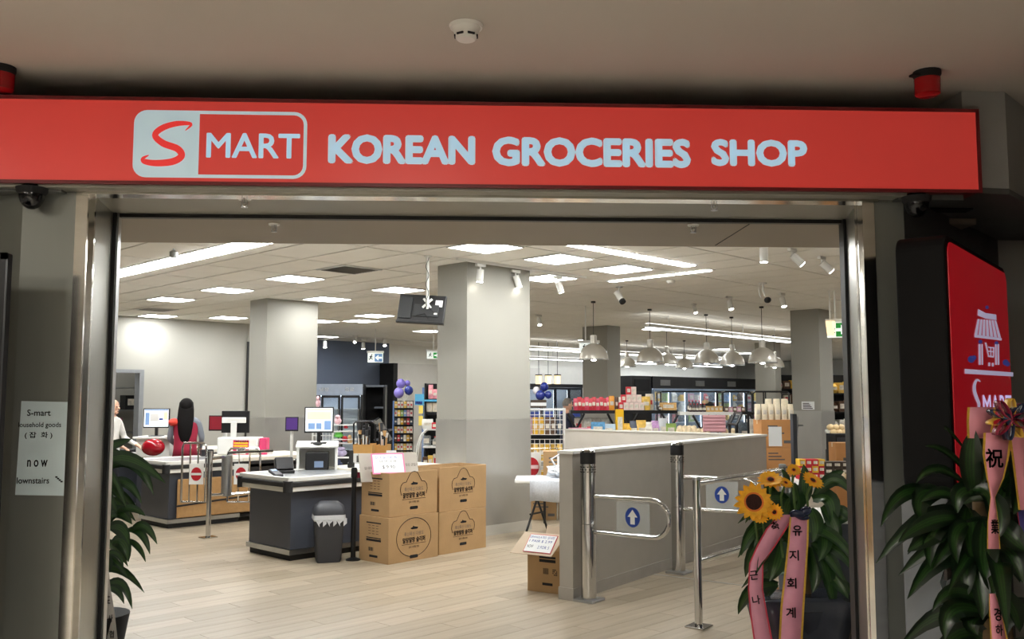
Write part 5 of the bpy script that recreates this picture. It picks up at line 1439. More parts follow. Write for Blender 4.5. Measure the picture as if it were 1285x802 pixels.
for k in range(4): packet('small gold jar pack %s on the white shelf' % ('leftmost', 'second', 'third', 'rightmost')[k], 'jar', 'gold jar packs on the white produce shelf', (at(888 + k * 5.2, 500, YP).x, YP, zs2), 0, .062, .06, .09, mat('jar_gold', (206, 166, 96), .35, var=.2), 'box', 'jar_pack')
for k in range(5): packet('pink and brown jar pack %s near the far pillar' % ('leftmost', 'second', 'third', 'fourth', 'rightmost')[k], 'jar', 'pink jar packs on the white produce shelf', (at(911 + k * 5.2, 500, YP).x, YP, zs2), 0, .062, .06, .08, PK[1][1] if k % 2 else PK[2][1], 'box', 'jar_pack')
# pink ribbed panel and mushrooms / bread heaps
a0 = at(882, 521, 14.0); a1 = at(911, 540, 14.0)
t = T('pink_crate', 'pink ribbed plastic crate leaning behind the low back wall', 'crate', (a0.x, 14.0, a1.z - .03), .05)
wd_ = a1.x - a0.x; hh = a0.z - a1.z + .03
MB().bx(0, wd_, 0, .02, 0, hh).build('crate_panel', mat('crate_pink', (222, 170, 178), .5), t)
for k in range(5): MB().bx(0, wd_, -.016, 0, hh * (k + .3) / 5, hh * (k + .75) / 5).build('rib', MATS['crate_pink'], t, bevel=.003)
mush = mat('mushroom_cream', (232, 212, 176), .7, var=.15, scale=30)
rr = random.Random(5)
for k in range(16):
    px = 852 + k * 2.9 if k < 13 else 911 + (k - 13) * 5
    t = T('mushroom_pack', 'cream mushroom pack behind the low back wall, %s' % (['leftmost', 'second from the left', 'third from the left', 'fourth from the left', 'fifth from the left', 'sixth from the left', 'seventh from the left', 'eighth from the left', 'ninth from the left', 'tenth from the left', 'eleventh from the left', 'twelfth from the left', 'thirteenth from the left', 'first right of the pink crate', 'second right of the pink crate', 'third right of the pink crate'][k]), 'mushrooms', (at(px, 500, 14.05).x, 14.05 + .1 * (k % 2), 1.005), rr.uniform(0, 3), 'cream mushroom packs')
    h_ = at(850, 534.5, 14.05).z - 1.0 if k < 8 else at(850, 538, 14.05).z - 1.0
    MB().ell((0, 0, h_ * .5), (.07, .055, h_ * .52), 9, 6).build('mushroom_cap', mush, t, smooth=True)
    MB().bx(-.05, .05, -.04, .04, 0, .02).build('tray', m_whitep, t)
# black arch cages and rail frames
def poly_frame(name, lab, pts, Y, r=.018, mid=None, dep=.4):
    P = [at(px, py, Y) for px, py in pts]; o = Vector((P[0].x, Y, 0))
    t = T(name, lab, 'frame', o, 0)
    for k, dy in enumerate((0, dep)):
        MB().tube([Vector((p.x - o.x, dy, p.z if i not in (0, len(P) - 1) else 0)) for i, p in enumerate(P)], r, 6).build('frame_tube', m_blackm, t)
    if mid:
        for m_ in mid:
            q = at(m_, pts[1][1], Y); MB().tube([(q.x - o.x, 0, 0), (q.x - o.x, 0, max(p.z for p in P))], r * .8, 6).build('upright', m_blackm, t)
    for i in range(1, len(P) - 1):
        MB().tube([(P[i].x - o.x, 0, P[i].z), (P[i].x - o.x, dep, P[i].z)], r * .8, 6).build('crossbar', m_blackm, t)
    return t
poly_frame('display_cage', 'black angled display frame beside the orange cartons', [(924, 545), (924, 533), (931, 518.5), (949, 518.5), (955.5, 530), (955.5, 545)], 12.9, .022, (939,))
t = poly_frame('rail_frame', 'tall black tubular rail frame crossing before the far pillar', [(907, 516), (907, 493), (910, 491.5), (940, 491.5), (943.5, 494), (943.5, 516)], 15.3, .015)
poly_frame('rail_frame', 'tall black tubular rail frame right of the far pillar', [(944.5, 516), (944.5, 494), (948, 491.5), (988, 491.5), (990, 494), (990, 516)], 15.2, .015, (958, 960.5))
poly_frame('rail_frame', 'thin grey rail frame over the bottles and jars', [(829, 516), (829, 492.5), (831, 491.5), (904, 491.5), (906, 493), (906, 516)], 15.4, .012)
packet('white crate of vegetables in the angled display frame', 'crate', None, (at(946, 500, 13.1).x, 13.1, 1.0), 0, .18, .2, at(946, 526, 13.1).z - 1.0, PK[8][1], 'box', 'vegetable_crate')
packet('dark vegetable bag in the angled display frame', 'bag', None, (at(932, 500, 13.1).x, 13.1, 1.0), 0, .14, .16, at(932, 530, 13.1).z - 1.0, mat('veg_dark', (62, 72, 80), .5, var=.4, scale=40), 'bag', 'vegetable_bag')
t = T('deck', 'low dark deck carrying the vegetables inside the angled display frame', 'stand', (at(922, 500, 12.95).x, 12.95, 0), 0)
MB().bx(0, .40, .02, .38, .96, .998).build('deck_top', m_blackm, t); MB().bx(.03, .37, .05, .35, 0, .96).build('deck_base', m_matblack, t)

# ---------------- orange rice cartons with white packs on top
RY = 12.2
a0 = at(955, 527, RY); a1 = at(996, 527, RY)
Lc = a1.x - a0.x
zs_ = [0, .34, .68, 1.0, at(970, 527, RY).z]
names = ['bottom', 'second from bottom', 'third from bottom', 'top']
for k in range(4):
    plain_carton('%s orange carton of the stack beside the dark gate post' % names[k], (a0.x, RY, zs_[k] + .001 * k), 0, Lc, .4, zs_[k + 1] - zs_[k] - .002, m_orangebox, (.22, .62, .05, .75) if k == 3 else None)
mw = mat('pack_cream_white', (238, 226, 200), .55, var=.08, scale=30)
zz = zs_[4]
for k in range(6):
    packet('cream rice pack in the lower row on the orange cartons, %s' % ('leftmost', 'second from left', 'third from left', 'third from right', 'second from right', 'rightmost')[k], 'rice pack', 'cream rice packs on the orange cartons', (a0.x - .07 + (k + .5) * (Lc + .09) / 6, RY + .06, zz), 0, Lc / 6, .08, .21, mw, 'bag', 'rice_pack')
for k in range(3):
    packet('cream rice pack in the upper row on the orange cartons, %s' % ('left', 'middle', 'right')[k], 'rice pack', 'cream rice packs on the orange cartons, upper row', (a0.x + .10 + (k + .5) * Lc / 4, RY + .18, zz), 0, Lc / 5, .08, at(970, 500.5, RY).z - zz, mw, 'bag', 'rice_pack')
p = at(994, 575, 11.6)
t = T('gate_post', 'dark grey square post with a clamp before the orange cartons', 'gate post', (at(995, 500, 11.4).x, 11.4, 0), .3)
MB().bx(-.03, .03, -.03, .03, 0, at(995, 519.5, 11.4).z).build('post', m_bin, t, bevel=.005)
MB().bx(-.07, .07, -.06, .06, 0, .012).build('base_plate', m_steel, t)
MB().box((.07, 0, at(995, 534, 11.4).z), (.12, .03, .02)).tube([(.045, -.02, at(995, 523, 11.4).z), (.045, -.02, at(995, 545, 11.4).z)], .008, 6).build('clamp', m_steel, t)
# cladding notes on the right pillar
def note_on(lab, px, py, Y, wpx, hpx, rz, sh=.2):
    p = at(px, py, Y); w_ = wpx * Y / F; h_ = hpx * Y / F
    t = T('paper_note', lab, 'note', p, rz)
    MB().bx(-w_ / 2, w_ / 2, -.003, 0, -h_ / 2, h_ / 2).build('sheet', m_paper, t)
    b = MB()
    for k in range(4): b.bx(-w_ * .4, w_ * (.1 + .09 * k), -.0042, -.003, h_ * (.28 - .2 * k) - .012, h_ * (.28 - .2 * k) + .006)
    b.build('print', m_inkgrey, t)
def onU(px, py, U):
    r = ray(px, py); k = U / (r[0] * SU + r[1] * CU); return Vector((r[0] * k, r[1] * k, HC + r[2] * k))
def onV(px, py, V):
    r = ray(px, py); k = V / (-r[0] * CU + r[1] * SU); return Vector((r[0] * k, r[1] * k, HC + r[2] * k))
q = onU(1014, 509, 15.935); note_on('white paper note on the left face of the right pillar', 1014, 509, q.y, 17, 10, RS - PI / 2)
q = onV(1041, 542, 7.745); note_on('white paper note on the right face of the right pillar', 1041, 542, q.y, 13, 11, RS)
# dark cartons and red snack boxes stacked at the right
YR = 10.6
for r in range(3):
    for k in range(3):
        a0 = at(1032 + k * 10.5, 583 + r * 8, YR)
        packet('dark printed carton in the right stack, %s row, %s' % (('top', 'middle', 'bottom')[r], ('left', 'middle', 'right')[k]), 'carton', 'dark printed cartons before the right pillar', (a0.x + .05, YR, a0.z - .035), 0, .094, .15, .071, mat('carton_dark', (70, 58, 50), .5, var=.25, scale=24), 'box', 'dark_carton')
for r in range(3):
    for k in range(4):
        a0 = at(1001 + k * 8, 580 + r * 8.5, YR)
        packet('%s carton left of the dark cartons, %s row, %s' % ('red' if (r + k) % 3 else 'yellow', ('top', 'middle', 'bottom')[r], ('first', 'second', 'third', 'fourth')[k]), 'carton', 'red and yellow cartons before the right pillar', (a0.x + .04, YR + .02, a0.z - .04), 0, .072, .15, .075, mr if (r + k) % 3 else mat('carton_yellow', (232, 186, 60), .5, var=.2), 'box', 'bright_carton')
a0 = at(998, 606, YR); a1 = at(1068, 606, YR)
t = T('display_table', 'white topped table under the dark and red cartons at the right', 'table', (a0.x, YR - .12, 0), 0)
Lt = a1.x - a0.x + .2; hT = at(1032, 599, YR).z - .039
MB().bx(0, Lt, 0, .6, hT - .04, hT).build('table_top', m_whitep, t, bevel=.006)
for x in (.03, Lt - .07):
    for y in (.03, .53): MB().bx(x, x + .04, y, y + .04, 0, hT - .04).build('leg', m_steel, t)
for k in range(3):
    a0 = at(1051 + k * 6, 594, YR - .05)
    t = T('egg_tray', 'cream egg like pack beside the dark cartons, %s' % ('left', 'middle', 'right')[k], 'pack', (a0.x, YR - .08, hT), 0, 'cream packs at the right jamb')
    MB().ell((0, 0, .05), (.035, .035, .052), 9, 6).build('egg', mush, t, smooth=True); MB().bx(-.04, .04, -.03, .03, 0, .012).build('tray', m_whitep, t)
# orange carton & red vertical box near the dark post
plain_carton('orange carton standing low before the right pillar, right of the white note', (at(1047, 500, 13.0).x, 13.0, 0), 0, .5, .3, at(1050, 556, 13).z, m_orangebox)
t = T('fridge_box', 'dark open case under the bread shelves at the right jamb', 'case', (at(1047, 500, 13.4).x, 13.4, 0), 0)
MB().bx(0, .6, 0, .4, 0, at(1050, 545, 13.4).z).build('case_body', m_matblack, t); MB().bx(.02, .58, -.01, 0, .8, at(1050, 549, 13.4).z).build('case_front', m_bin, t)
# service counter behind the middle plant
a0 = at(1004, 640, 6.35)
t = T('service_counter', 'grey service counter with a white top behind the sunflower plant', 'counter', (a0.x + .03, 6.35, 0), .06)
hC = at(1040, 650, 6.35).z
MB().bx(0, .9, 0, .55, .06, hC - .04).build('counter_body', m_counter, t, bevel=.006)
MB().bx(-.03, .95, -.04, .58, hC - .04, hC).build('counter_top', m_whitep, t, bevel=.01)
MB().bx(.02, .9, .02, .53, 0, .06).build('kick_board', m_rub, t)
MB().bx(.28, .40, -.006, 0, .08, .18).build('vent_grille', m_ink, t)

# ---------------- shelves at the far right
def shelf_unit(name, lab, p, rz, L, D, H, nsh, fill, body=m_blackm, zb=.1):
    t = T(name, lab, 'shelf', p, rz)
    MB().bx(0, L, D - .03, D, 0, H).build('back_panel', body, t)
    MB().bx(-.03, 0, 0, D, 0, H).build('side_panel', body, t); MB().bx(L, L + .03, 0, D, 0, H).build('side_panel', body, t)
    lv = []
    for k in range(nsh):
        z = zb + (H - zb) * k / nsh
        MB().bx(0, L, 0, D - .03, z - .025, z).build('shelf_board', body, t); lv.append(z)
    return t, lv
def fill_row(p, rz, L, D, z, h, n, mats, noun, group, where):
    ordn = ['first', 'second', 'third', 'fourth', 'fifth', 'sixth', 'seventh', 'eighth', 'ninth', 'tenth', 'eleventh', 'twelfth']
    R = Matrix.Rotation(rz, 4, 'Z')
    for k in range(n):
        l = R @ Vector((L * (k + .5) / n, D * .4, z))
        packet('%s %s, %s from the left' % (noun, where, ordn[k]), noun.split()[-1], group, Vector(p) + l, rz, L / n * .92, D * .5, h * (.92 + .08 * ((k * 7) % 3 - 1)), mats[(k * 5 + int(z * 10)) % len(mats)], 'box' if (k + n) % 2 else 'bag', 'shelf_pack')
p = Vector((at(1046, 500, 20.5).x, 20.5, 0))
t, lv = shelf_unit('tall_shelf', 'tall black grocery shelf between the right pillar and the right jamb', p, .1, 1.6, .5, at(1050, 470, 20.5).z, 5, None)
zz_ = [at(1050, y, 20.5).z for y in (481, 492, 512)]
for k, z in enumerate(lv):
    H5 = lv[1] - lv[0]
    fill_row(p, .1, .62, .5, z + .002, H5 * .62, 4, [PK[0][1], PK[3][1], PK[5][1], PK[2][1], PK[8][1]], ('pale pack', 'brown pack', 'cream pack', 'gold pack', 'dark pack')[k], 'packs on the tall right shelf, board %s' % ('one', 'two', 'three', 'four', 'five')[k], 'on the %s board of the tall right shelf' % ('lowest', 'second', 'third', 'fourth', 'top')[k])
t = T('bread_shelf', 'sloped shelf of round breads at the right jamb', 'shelf', (at(1047, 500, 15).x, 15, 0), 0)
MB().bx(0, 1.0, 0, .5, 0, .8).build('shelf_base', m_blackm, t); MB().box((.5, .25, .98), (1.0, .55, .04), rx=.5).build('sloped_deck', m_whitem, t)
MB().bx(.05, .14, -.02, 0, .82, .88).build('price_tag', m_paper, t)
for r in range(3):
    for k in range(3):
        b = T('bread_roll', 'pale bread roll on the sloped shelf, %s row, %s' % (('front', 'middle', 'back')[r], ('left', 'centre', 'right')[k]), 'bread', (at(1047, 500, 15).x + .05 + .09 * k, 15.06 + .15 * r, .955 + .082 * r), .6 + .3 * k, 'bread rolls at the right jamb')
        MB().ell((0, 0, .05), (.085, .055, .055), 10, 6).build('bread_body', mat('bread_pale', (232, 206, 160), .7, var=.12, scale=20), b, smooth=True)
        MB().ell((0, 0, .095), (.05, .012, .012), 8, 4).build('crust_ridge', mat('bread_crust', (214, 176, 120), .7, var=.1), b, smooth=True)
p = Vector((at(976, 500, 30).x, 30, 0))
t, lv = shelf_unit('tall_shelf', 'far dark grocery shelf seen between the two right pillars', p, .3, 1.2, .5, at(980, 470, 30).z, 5, None)
for k, z in enumerate(lv): fill_row(p, .3, 1.1, .5, z + .002, (lv[1] - lv[0]) * .6, 4, [PK[2][1], PK[3][1], PK[0][1]], 'grocery pack', 'packs on the far dark shelf, board %s' % ('one', 'two', 'three', 'four', 'five')[k], 'on the %s board of the far dark shelf' % ('lowest', 'second', 'third', 'fourth', 'top')[k])

# ---------------- fridge banks
def fridge_bank(name, lab, p, rz, L, H, nd, head, fr_m, hh, fill=True, shelves=4, inside=True, shm=m_fwhite):
    t = T(name, lab, 'fridge', p, rz)
    D = .7
    MB().bx(0, L, D - .04, D, 0, H).build('back_panel', m_fwhite, t)
    MB().bx(-.05, 0, 0, D, 0, H).build('side_panel', fr_m, t); MB().bx(L, L + .05, 0, D, 0, H).build('side_panel', fr_m, t)
    MB().bx(-.05, L + .05, -.05, D, H - hh, H).build('header', head, t, bevel=.01)
    MB().bx(0, L, 0, D, 0, .35).build('base', fr_m, t)
    w = L / nd
    for k in range(nd):
        d = MB()
        x0, x1 = k * w + .01, (k + 1) * w - .01
        d.bx(x0, x0 + .05, -.04, 0, .36, H - hh - .01).bx(x1 - .05, x1, -.04, 0, .36, H - hh - .01).bx(x0, x1, -.04, 0, .36, .42).bx(x0, x1, -.04, 0, H - hh - .07, H - hh - .01)
        dr_ = d.build('door', fr_m, t)
        MB().bx(x0 + .05, x1 - .05, -.025, -.015, .42, H - hh - .07).build('glass_pane', m_glass, dr_)
        MB().tube([(x1 - .03, -.06, .9), (x1 - .03, -.06, 1.4)], .012, 6).build('handle', m_steel, dr_)
        for s in range(shelves):
            z = .42 + (H - hh - .5) * s / shelves
            MB().bx(x0, x1, .08, D - .05, z - .02, z).build('shelf', shm, t)
        if inside: MB().bx(x0 - .005, x0 + .02, .03, .07, .45, H - hh - .1).build('light_tube', m_fl, t)
    MB().bx(.02, L - .02, .1, .16, H - hh - .04, H - hh - .01).build('light_tube', m_fl, t)
    return t, w
A = S(26.2, 18.9); 
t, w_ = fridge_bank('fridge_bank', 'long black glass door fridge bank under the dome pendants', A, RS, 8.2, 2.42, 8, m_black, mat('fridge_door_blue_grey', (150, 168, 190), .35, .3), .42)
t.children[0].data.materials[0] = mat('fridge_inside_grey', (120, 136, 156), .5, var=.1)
for k in range(4): MB().bx(.4 + 2.2 * k, 1.0 + 2.2 * k, -.055, -.05, 2.1, 2.3).build('header_emblem', m_steel, t)
for d in range(8):
    for s in range(3):
        for k in range(2):
            i = (d * 3 + s * 2 + k) % 10
            l = Vector((d * w_ + .18 + k * .42, .28, .42 + (2.42 - .92) * (s + 1) / 4))
            packet('fridge product %s on the %s shelf behind the %s door of the black fridge bank' % (('left', 'right')[k], ('lower', 'middle', 'upper')[s], ('first', 'second', 'third', 'fourth', 'fifth', 'sixth', 'seventh', 'eighth', 'ninth')[d]), 'drink', 'products in the black fridge bank', A + Matrix.Rotation(RS, 4, 'Z') @ l, RS, .32, .25, .24 + .05 * (i % 3), (PK[i][1]), 'box' if i % 2 else 'bag', 'chilled_pack')
t = T('fridge_side_cabinet', 'tall black cabinet at the left end of the black fridge bank', 'cabinet', S(25.05, 18.9), RS)
MB().bx(0, 1.08, 0, .8, 0, 2.42).build('cabinet_body', m_black, t, bevel=.01); MB().bx(.1, .98, -.02, 0, 1.9, 2.3).build('cabinet_panel', m_matblack, t)
A = S(22.45, 21.4)
t, w_ = fridge_bank('fridge_bank', 'far bright glass door fridge bank left of the third pillar', A, RS, 2.9, 2.15, 4, m_black, mat('fridge_frame_black', (30, 32, 38), .4), .12, shm=m_fwhite)
for d in range(4): MB().bx(d * w_ + .2, d * w_ + .6, -.03, -.026, 1.0, 1.2).build('door_sticker', mat('sticker_blue', (80, 100, 190), .5), t)
# upright cooler at the left, black cabinet next to it
A = S(14.0, 18.55); pq = at(398, 500, 22.0)
t, w_ = fridge_bank('upright_cooler', 'empty upright cooler with a silver header right of the left pillar', Vector((at(378, 500, 22).x, 22.0, 0)), .05, at(452, 500, 22).x - at(378, 500, 22).x, at(420, 482, 22).z, 3, m_fsilver, m_black, .26, shelves=5, inside=False)
for d in list(t.children):
    if d.name.startswith('door') and d.name.endswith('door.013') : pass
for k in range(2): text('header_lettering', ('냉장', '음료')[k], (.55 + k * .6, -.053, at(420, 482, 22).z - .13), (1, 0, 0), (0, 0, 1), .22, .09, m_whitem, t, .001, .01)
t = T('tall_cabinet', 'tall black open cabinet right of the upright cooler', 'cabinet', (at(454.5, 500, 22.9).x, 22.9, 0), .05)
Lk = at(482, 500, 22.6).x - at(453, 500, 22.6).x; Hk = at(470, 483, 22.6).z
MB().bx(0, Lk, .55, .6, 0, Hk).build('back_panel', m_matblack, t)
MB().bx(0, .04, 0, .55, 0, Hk).bx(Lk - .04, Lk, 0, .55, 0, Hk).build('side_panel', m_blackm, t)
MB().bx(0, Lk, 0, .55, Hk - .05, Hk).build('top_panel', mat('cabinet_top_grey', (110, 118, 132), .4), t)
for k in range(3): MB().bx(.3, Lk - .04, .02, .55, .6 + k * .4, .64 + k * .4).build('shelf_board', mat('cabinet_top_grey', (110, 118, 132), .4), t)

# ---------------- displays between the left pillar and the main pillar
YG = 14.6
a0 = at(393, 512, YG); a1 = at(418, 512, YG)
t = T('grid_display', 'white wire grid display with toys behind the front checkout monitor', 'display', (a0.x, YG, 0), 0)
Lg = a1.x - a0.x; Hg = a0.z
MB().tube([(0, 0, 0), (0, 0, Hg), (Lg, 0, Hg), (Lg, 0, 0)], .014, 6).build('grid_frame', m_whitem, t)
g = MB()
for k in range(7): g.tube([(Lg * k / 6, 0, .3), (Lg * k / 6, 0, Hg)], .005, 4)
for k in range(12): g.tube([(0, 0, .3 + (Hg - .3) * k / 11), (Lg, 0, .3 + (Hg - .3) * k / 11)], .005, 4)
g.build('grid_wire', m_whitem, t)
MB().bx(-.02, .02, -.2, .2, 0, .03).bx(Lg - .02, Lg + .02, -.2, .2, 0, .03).build('foot', m_whitem, t)
toys = [(424, 527, 9, 12, mat('plush_pink', (232, 190, 200), .8, var=.15), 'pale pink plush toy hanging by the white grid'), (434, 536, 6, 4, mr, 'small red toy beside the pink plush'), (425, 546, 13, 7, mat('toy_green', (110, 200, 90), .5, var=.2), 'green toy pack under the pink plush'), (433, 551, 9, 7, mr, 'red toy under the green pack'), (439, 552, 7, 12, mat('toy_tan', (206, 170, 120), .6), 'round tan toy beside the red toy'), (428, 567, 15, 12, mat('bag_lilac', (190, 180, 216), .4, var=.3, scale=20), 'lilac printed clear bag low in the toy display'), (399, 503, 6, 7, MATS['plush_pink'], 'pink plush toy on top of the white grid')]
toys[-1] = (399, 505.7 if False else 504.5, 6, 15, MATS['plush_pink'], 'pink plush toy on top of the white grid')
t = T('wire_basket_stand', 'white wire stand holding the toys behind the front checkout', 'stand', (at(418, 500, 14.2).x, 14.25, 0), 0)
Lb = at(447, 500, 14.2).x - at(418, 500, 14.2).x
MB().tube([(0, 0, 0), (0, 0, at(0, 520, 14.2).z)], .012, 6).tube([(Lb, 0, 0), (Lb, 0, at(0, 560, 14.2).z)], .012, 6).build('upright', m_whitem, t)
for yy in (533, 541, 551, 556, 574): MB().bx(0, Lb, -.12, .1, at(0, yy, 14.2).z - .012, at(0, yy, 14.2).z).build('tray', m_whitem, t)
for (px, py, w_, h_, m, lab) in toys:
    Yt = 14.2 if px != 399 else 14.6; p = at(px, py + h_ / 2, Yt); s_ = Yt / F
    t = T('toy', lab, 'toy', (p.x, Yt, p.z + .003), 0)
    b = MB(); b.ell((0, 0, h_ * s_ * .36), (w_ * s_ * .5, .06, h_ * s_ * .36), 10, 7); b.build('toy_body', m, t, smooth=True)
    b = MB(); b.ell((0, -.02, h_ * s_ * .78), (w_ * s_ * .36, .05, h_ * s_ * .22), 10, 6); b.build('toy_top', m, t, smooth=True)
# cardboard bins of brushes and umbrellas
def stuffed_bin(lab, x0, x1, Y, ytop, ybot, n, mats_, spread):
    a0 = at(x0, ytop, Y); a1 = at(x1, ytop, Y); w_ = a1.x - a0.x; h = a0.z
    t = T('cardboard_bin', lab, 'bin', (a0.x, Y, 0), 0)
    th = .01
    MB().bx(0, w_, 0, th, 0, h).bx(0, w_, .4 - th, .4, 0, h).bx(0, th, th, .4 - th, 0, h).bx(w_ - th, w_, th, .4 - th, 0, h).build('bin_body', mat('bin_orange_card', (206, 158, 92), .8, var=.06), t)
    zb_ = at(x0, ybot, Y).z
    MB().bx(-.004, w_ + .004, -.006, 0, zb_ - .28, zb_).build('white_band', m_paper, t)
    MB().bx(w_ * .2, w_ * .42, -.009, -.006, zb_ - .12, zb_ - .03).bx(w_ * .6, w_ * .75, -.009, -.006, zb_ - .12, zb_ - .05).build('print', m_inkgrey, t)
    rr = random.Random(x0)
    for k in range(n):
        px_ = .05 + (w_ - .1) * (k + .5) / n; py_ = .06 + rr.uniform(0, .2)
        hh = rr.uniform(.12, .32)
        s = T('brush', '%s brush in the %s, number %s from the left' % (('black handled', 'tan', 'white and grey', 'grey')[k % 4], 'wide cardboard bin' if n > 8 else 'narrow cardboard bin', ('one', 'two', 'three', 'four', 'five', 'six', 'seven', 'eight', 'nine', 'ten', 'eleven', 'twelve', 'thirteen', 'fourteen', 'fifteen', 'sixteen')[k]), 'brush', (a0.x + px_, Y + py_, h - .3), rr.uniform(0, 6), 'brushes in the %s cardboard bin' % ('wide' if n > 8 else 'narrow'))
        dx, dy = rr.uniform(-.05, .05), rr.uniform(-.03, .03)
        m = mats_[k % len(mats_)]
        MB().tube([(0, 0, 0), (dx, dy, .3 + hh * .6)], .012, 6).build('handle', m, s)
        MB().tube([(dx, dy, .3 + hh * .6), (dx * 1.2, dy * 1.2, .3 + hh)], [.018, .026], 7).build('brush_head', mats_[(k + 1) % len(mats_)], s)
    return t
bm_ = [m_black, mat('brush_tan', (204, 160, 104), .6), m_whitep, m_bin]
stuffed_bin('wide cardboard bin full of brushes behind the cartons', 443, 467, 12.6, 558, 569, 16, bm_, .1)
stuffed_bin('narrow cardboard bin of brushes beside the wide one', 471, 486, 12.9, 559, 575, 7, bm_, .1)
poly_frame('trolley_frame', 'white tubular trolley frame behind the cardboard bins', [(444, 575), (444, 532), (446, 529.5), (466, 529.5), (471, 533), (471, 575)], 13.3, .014).children[0].data.materials[0] = m_whitem
poly_frame('trolley_frame', 'dark thin frame around the narrow cardboard bin', [(470.5, 580), (470.5, 541), (472, 540), (487, 540), (487.5, 541), (487.5, 580)], 13.4, .01)
t = T('grey_mat', 'grey ribbed sheet leaning over the cardboard bins', 'sheet', at(466, 528, 13.6), 0)
MB().box((.17, .0, -.15), (.12, .02, .36), ry=-.55).build('sheet_body', mat('sheet_grey', (120, 120, 116), .7, var=.15, scale=30), t)
for k in range(5): MB().box((.17 + .10 * (k - 2) * .52, -.012, -.15 - .10 * (k - 2) * .85), (.11, .006, .012), ry=-.55).build('rib', m_bin, t)
MB().tube([(.17, .03, -.25), (.2, .1, -1.6)], .012, 6).build('support_leg', m_steel, t)
# packet spinner stand
YS = 15.2
a0 = at(494.5, 500, YS); a1 = at(518, 500, YS); Ls = a1.x - a0.x; Hs = at(0, 503, YS).z
t = T('packet_stand', 'tall black stand hung with rows of small packets beside the balloons', 'stand', (a0.x, YS, 0), 0)
MB().bx(0, Ls, .12, .14, .1, Hs).build('back_board', m_matblack, t); MB().bx(-.02, .0, 0, .16, 0, Hs).build('blue_post', mat('post_blue', (90, 120, 170), .5), t)
MB().bx(0, Ls, -.1, .3, 0, .1).build('base', m_blackm, t)
rows = [504, 514.5, 525, 535.5, 546, 557, 567]
for r, py in enumerate(rows):
    z = at(0, py + 8, YS).z
    MB().bx(0, Ls, 0, .12, z - .014, z).build('hook_bar', m_blackm, t)
    for k in range(6):
        m = PK[(r * 3 + k * 2) % 10][1] if r in (1, 2, 4) else (PK[3][1] if k % 3 else PK[5][1])
        packet('small hanging packet, %s row of the tall black stand, %s' % (('top', 'second', 'third', 'fourth', 'fifth', 'sixth', 'lowest')[r], ('first', 'second', 'third', 'fourth', 'fifth', 'sixth')[k]), 'packet', 'small packets on the tall black stand', (a0.x + (k + .5) * Ls / 6, YS + .05, z), 0, Ls / 6 - .006, .03, 8.0 * YS / F, m, 'bag', 'small_packet')
# blue header sign and shelf beside the main pillar
YB = 14.4
a0 = at(535, 500, YB); a1 = at(560, 500, YB)
t, lv = shelf_unit('wall_shelf', 'black shelf with pink bottles and cream packs beside the main pillar', Vector((a0.x, YB, 0)), 0, a1.x - a0.x, .4, at(0, 481, YB).z, 4, None)
zz_ = [at(0, y, YB).z for y in (500, 519.5)]
blue_m = mat('header_blue', (84, 168, 208), .5)
MB().bx(-.06, a1.x - a0.x, -.02, .0, at(0, 504, YB).z, at(0, 501.5, YB).z).build('blue_edge', blue_m, t)
MB().bx(0, a1.x - a0.x, 0, .35, at(0, 501, YB).z - .02, at(0, 501, YB).z).build('shelf_board', m_blackm, t)
MB().bx(0, a1.x - a0.x, 0, .35, at(0, 519.5, YB).z - .02, at(0, 519.5, YB).z).build('shelf_board', m_blackm, t)
for k in range(3):
    packet('%s tall pink printed pouch on the top of the black shelf' % ('left', 'middle', 'right')[k], 'pouch', 'pink pouches on the black shelf', (at(540 + 5.5 * k, 500, YB).x, YB + .06, at(0, 500.5, YB).z), 0, .075, .06, (.22, .15, .15)[k], mat('pouch_pink', (228, 150, 160), .5, var=.3, scale=26), 'bag', 'pouch')
    packet('cream box %s on the second board of the black shelf' % ('left', 'middle', 'right')[k], 'box', 'cream boxes on the black shelf', (at(538 + 9 * k, 500, YB).x, YB + .08, at(0, 519, YB).z), 0, .105, .1, .17, mat('box_cream_plain', (236, 226, 204), .6), 'box', 'cream_box')
t = T('blue_sign_stand', 'light blue sign with a blue post and yellow stickers beside the packet stand', 'sign', (at(526.5, 500, 14.1).x, 14.1, 0), 0)
q0 = at(521, 508.5, 14.1); q1 = at(532.5, 494.5, 14.1); hw_ = (q1.x - q0.x) / 2
MB().bx(-hw_, hw_, -.012, .012, q0.z, q1.z).build('sign_panel', blue_m, t)
MB().bx(-hw_ * .9, hw_ * .6, -.014, -.012, q0.z + .015, q0.z + .06).build('sign_patch', m_blue, t)
text('sign_lettering', 'SALE', (-hw_ * .15, -.0148, q0.z + .037), (1, 0, 0), (0, 0, 1), hw_ * 1.1, .03, m_paper, t, .001, .02)
MB().bx(hw_ - .03, hw_ + .0, .0, .02, 0, q1.z + .1).build('post', mat('post_blue', (90, 120, 170), .5), t)
MB().bx(-.12, .12, -.1, .12, 0, .02).build('base', m_blackm, t)
for (yy0, yy1) in ((509, 519), (522, 534)): MB().bx(-.01, .055, -.016, -.012, at(0, yy1, 14.1).z, at(0, yy0, 14.1).z).build('yellow_sticker', mat('sticker_yellow', (230, 206, 96), .6), t)
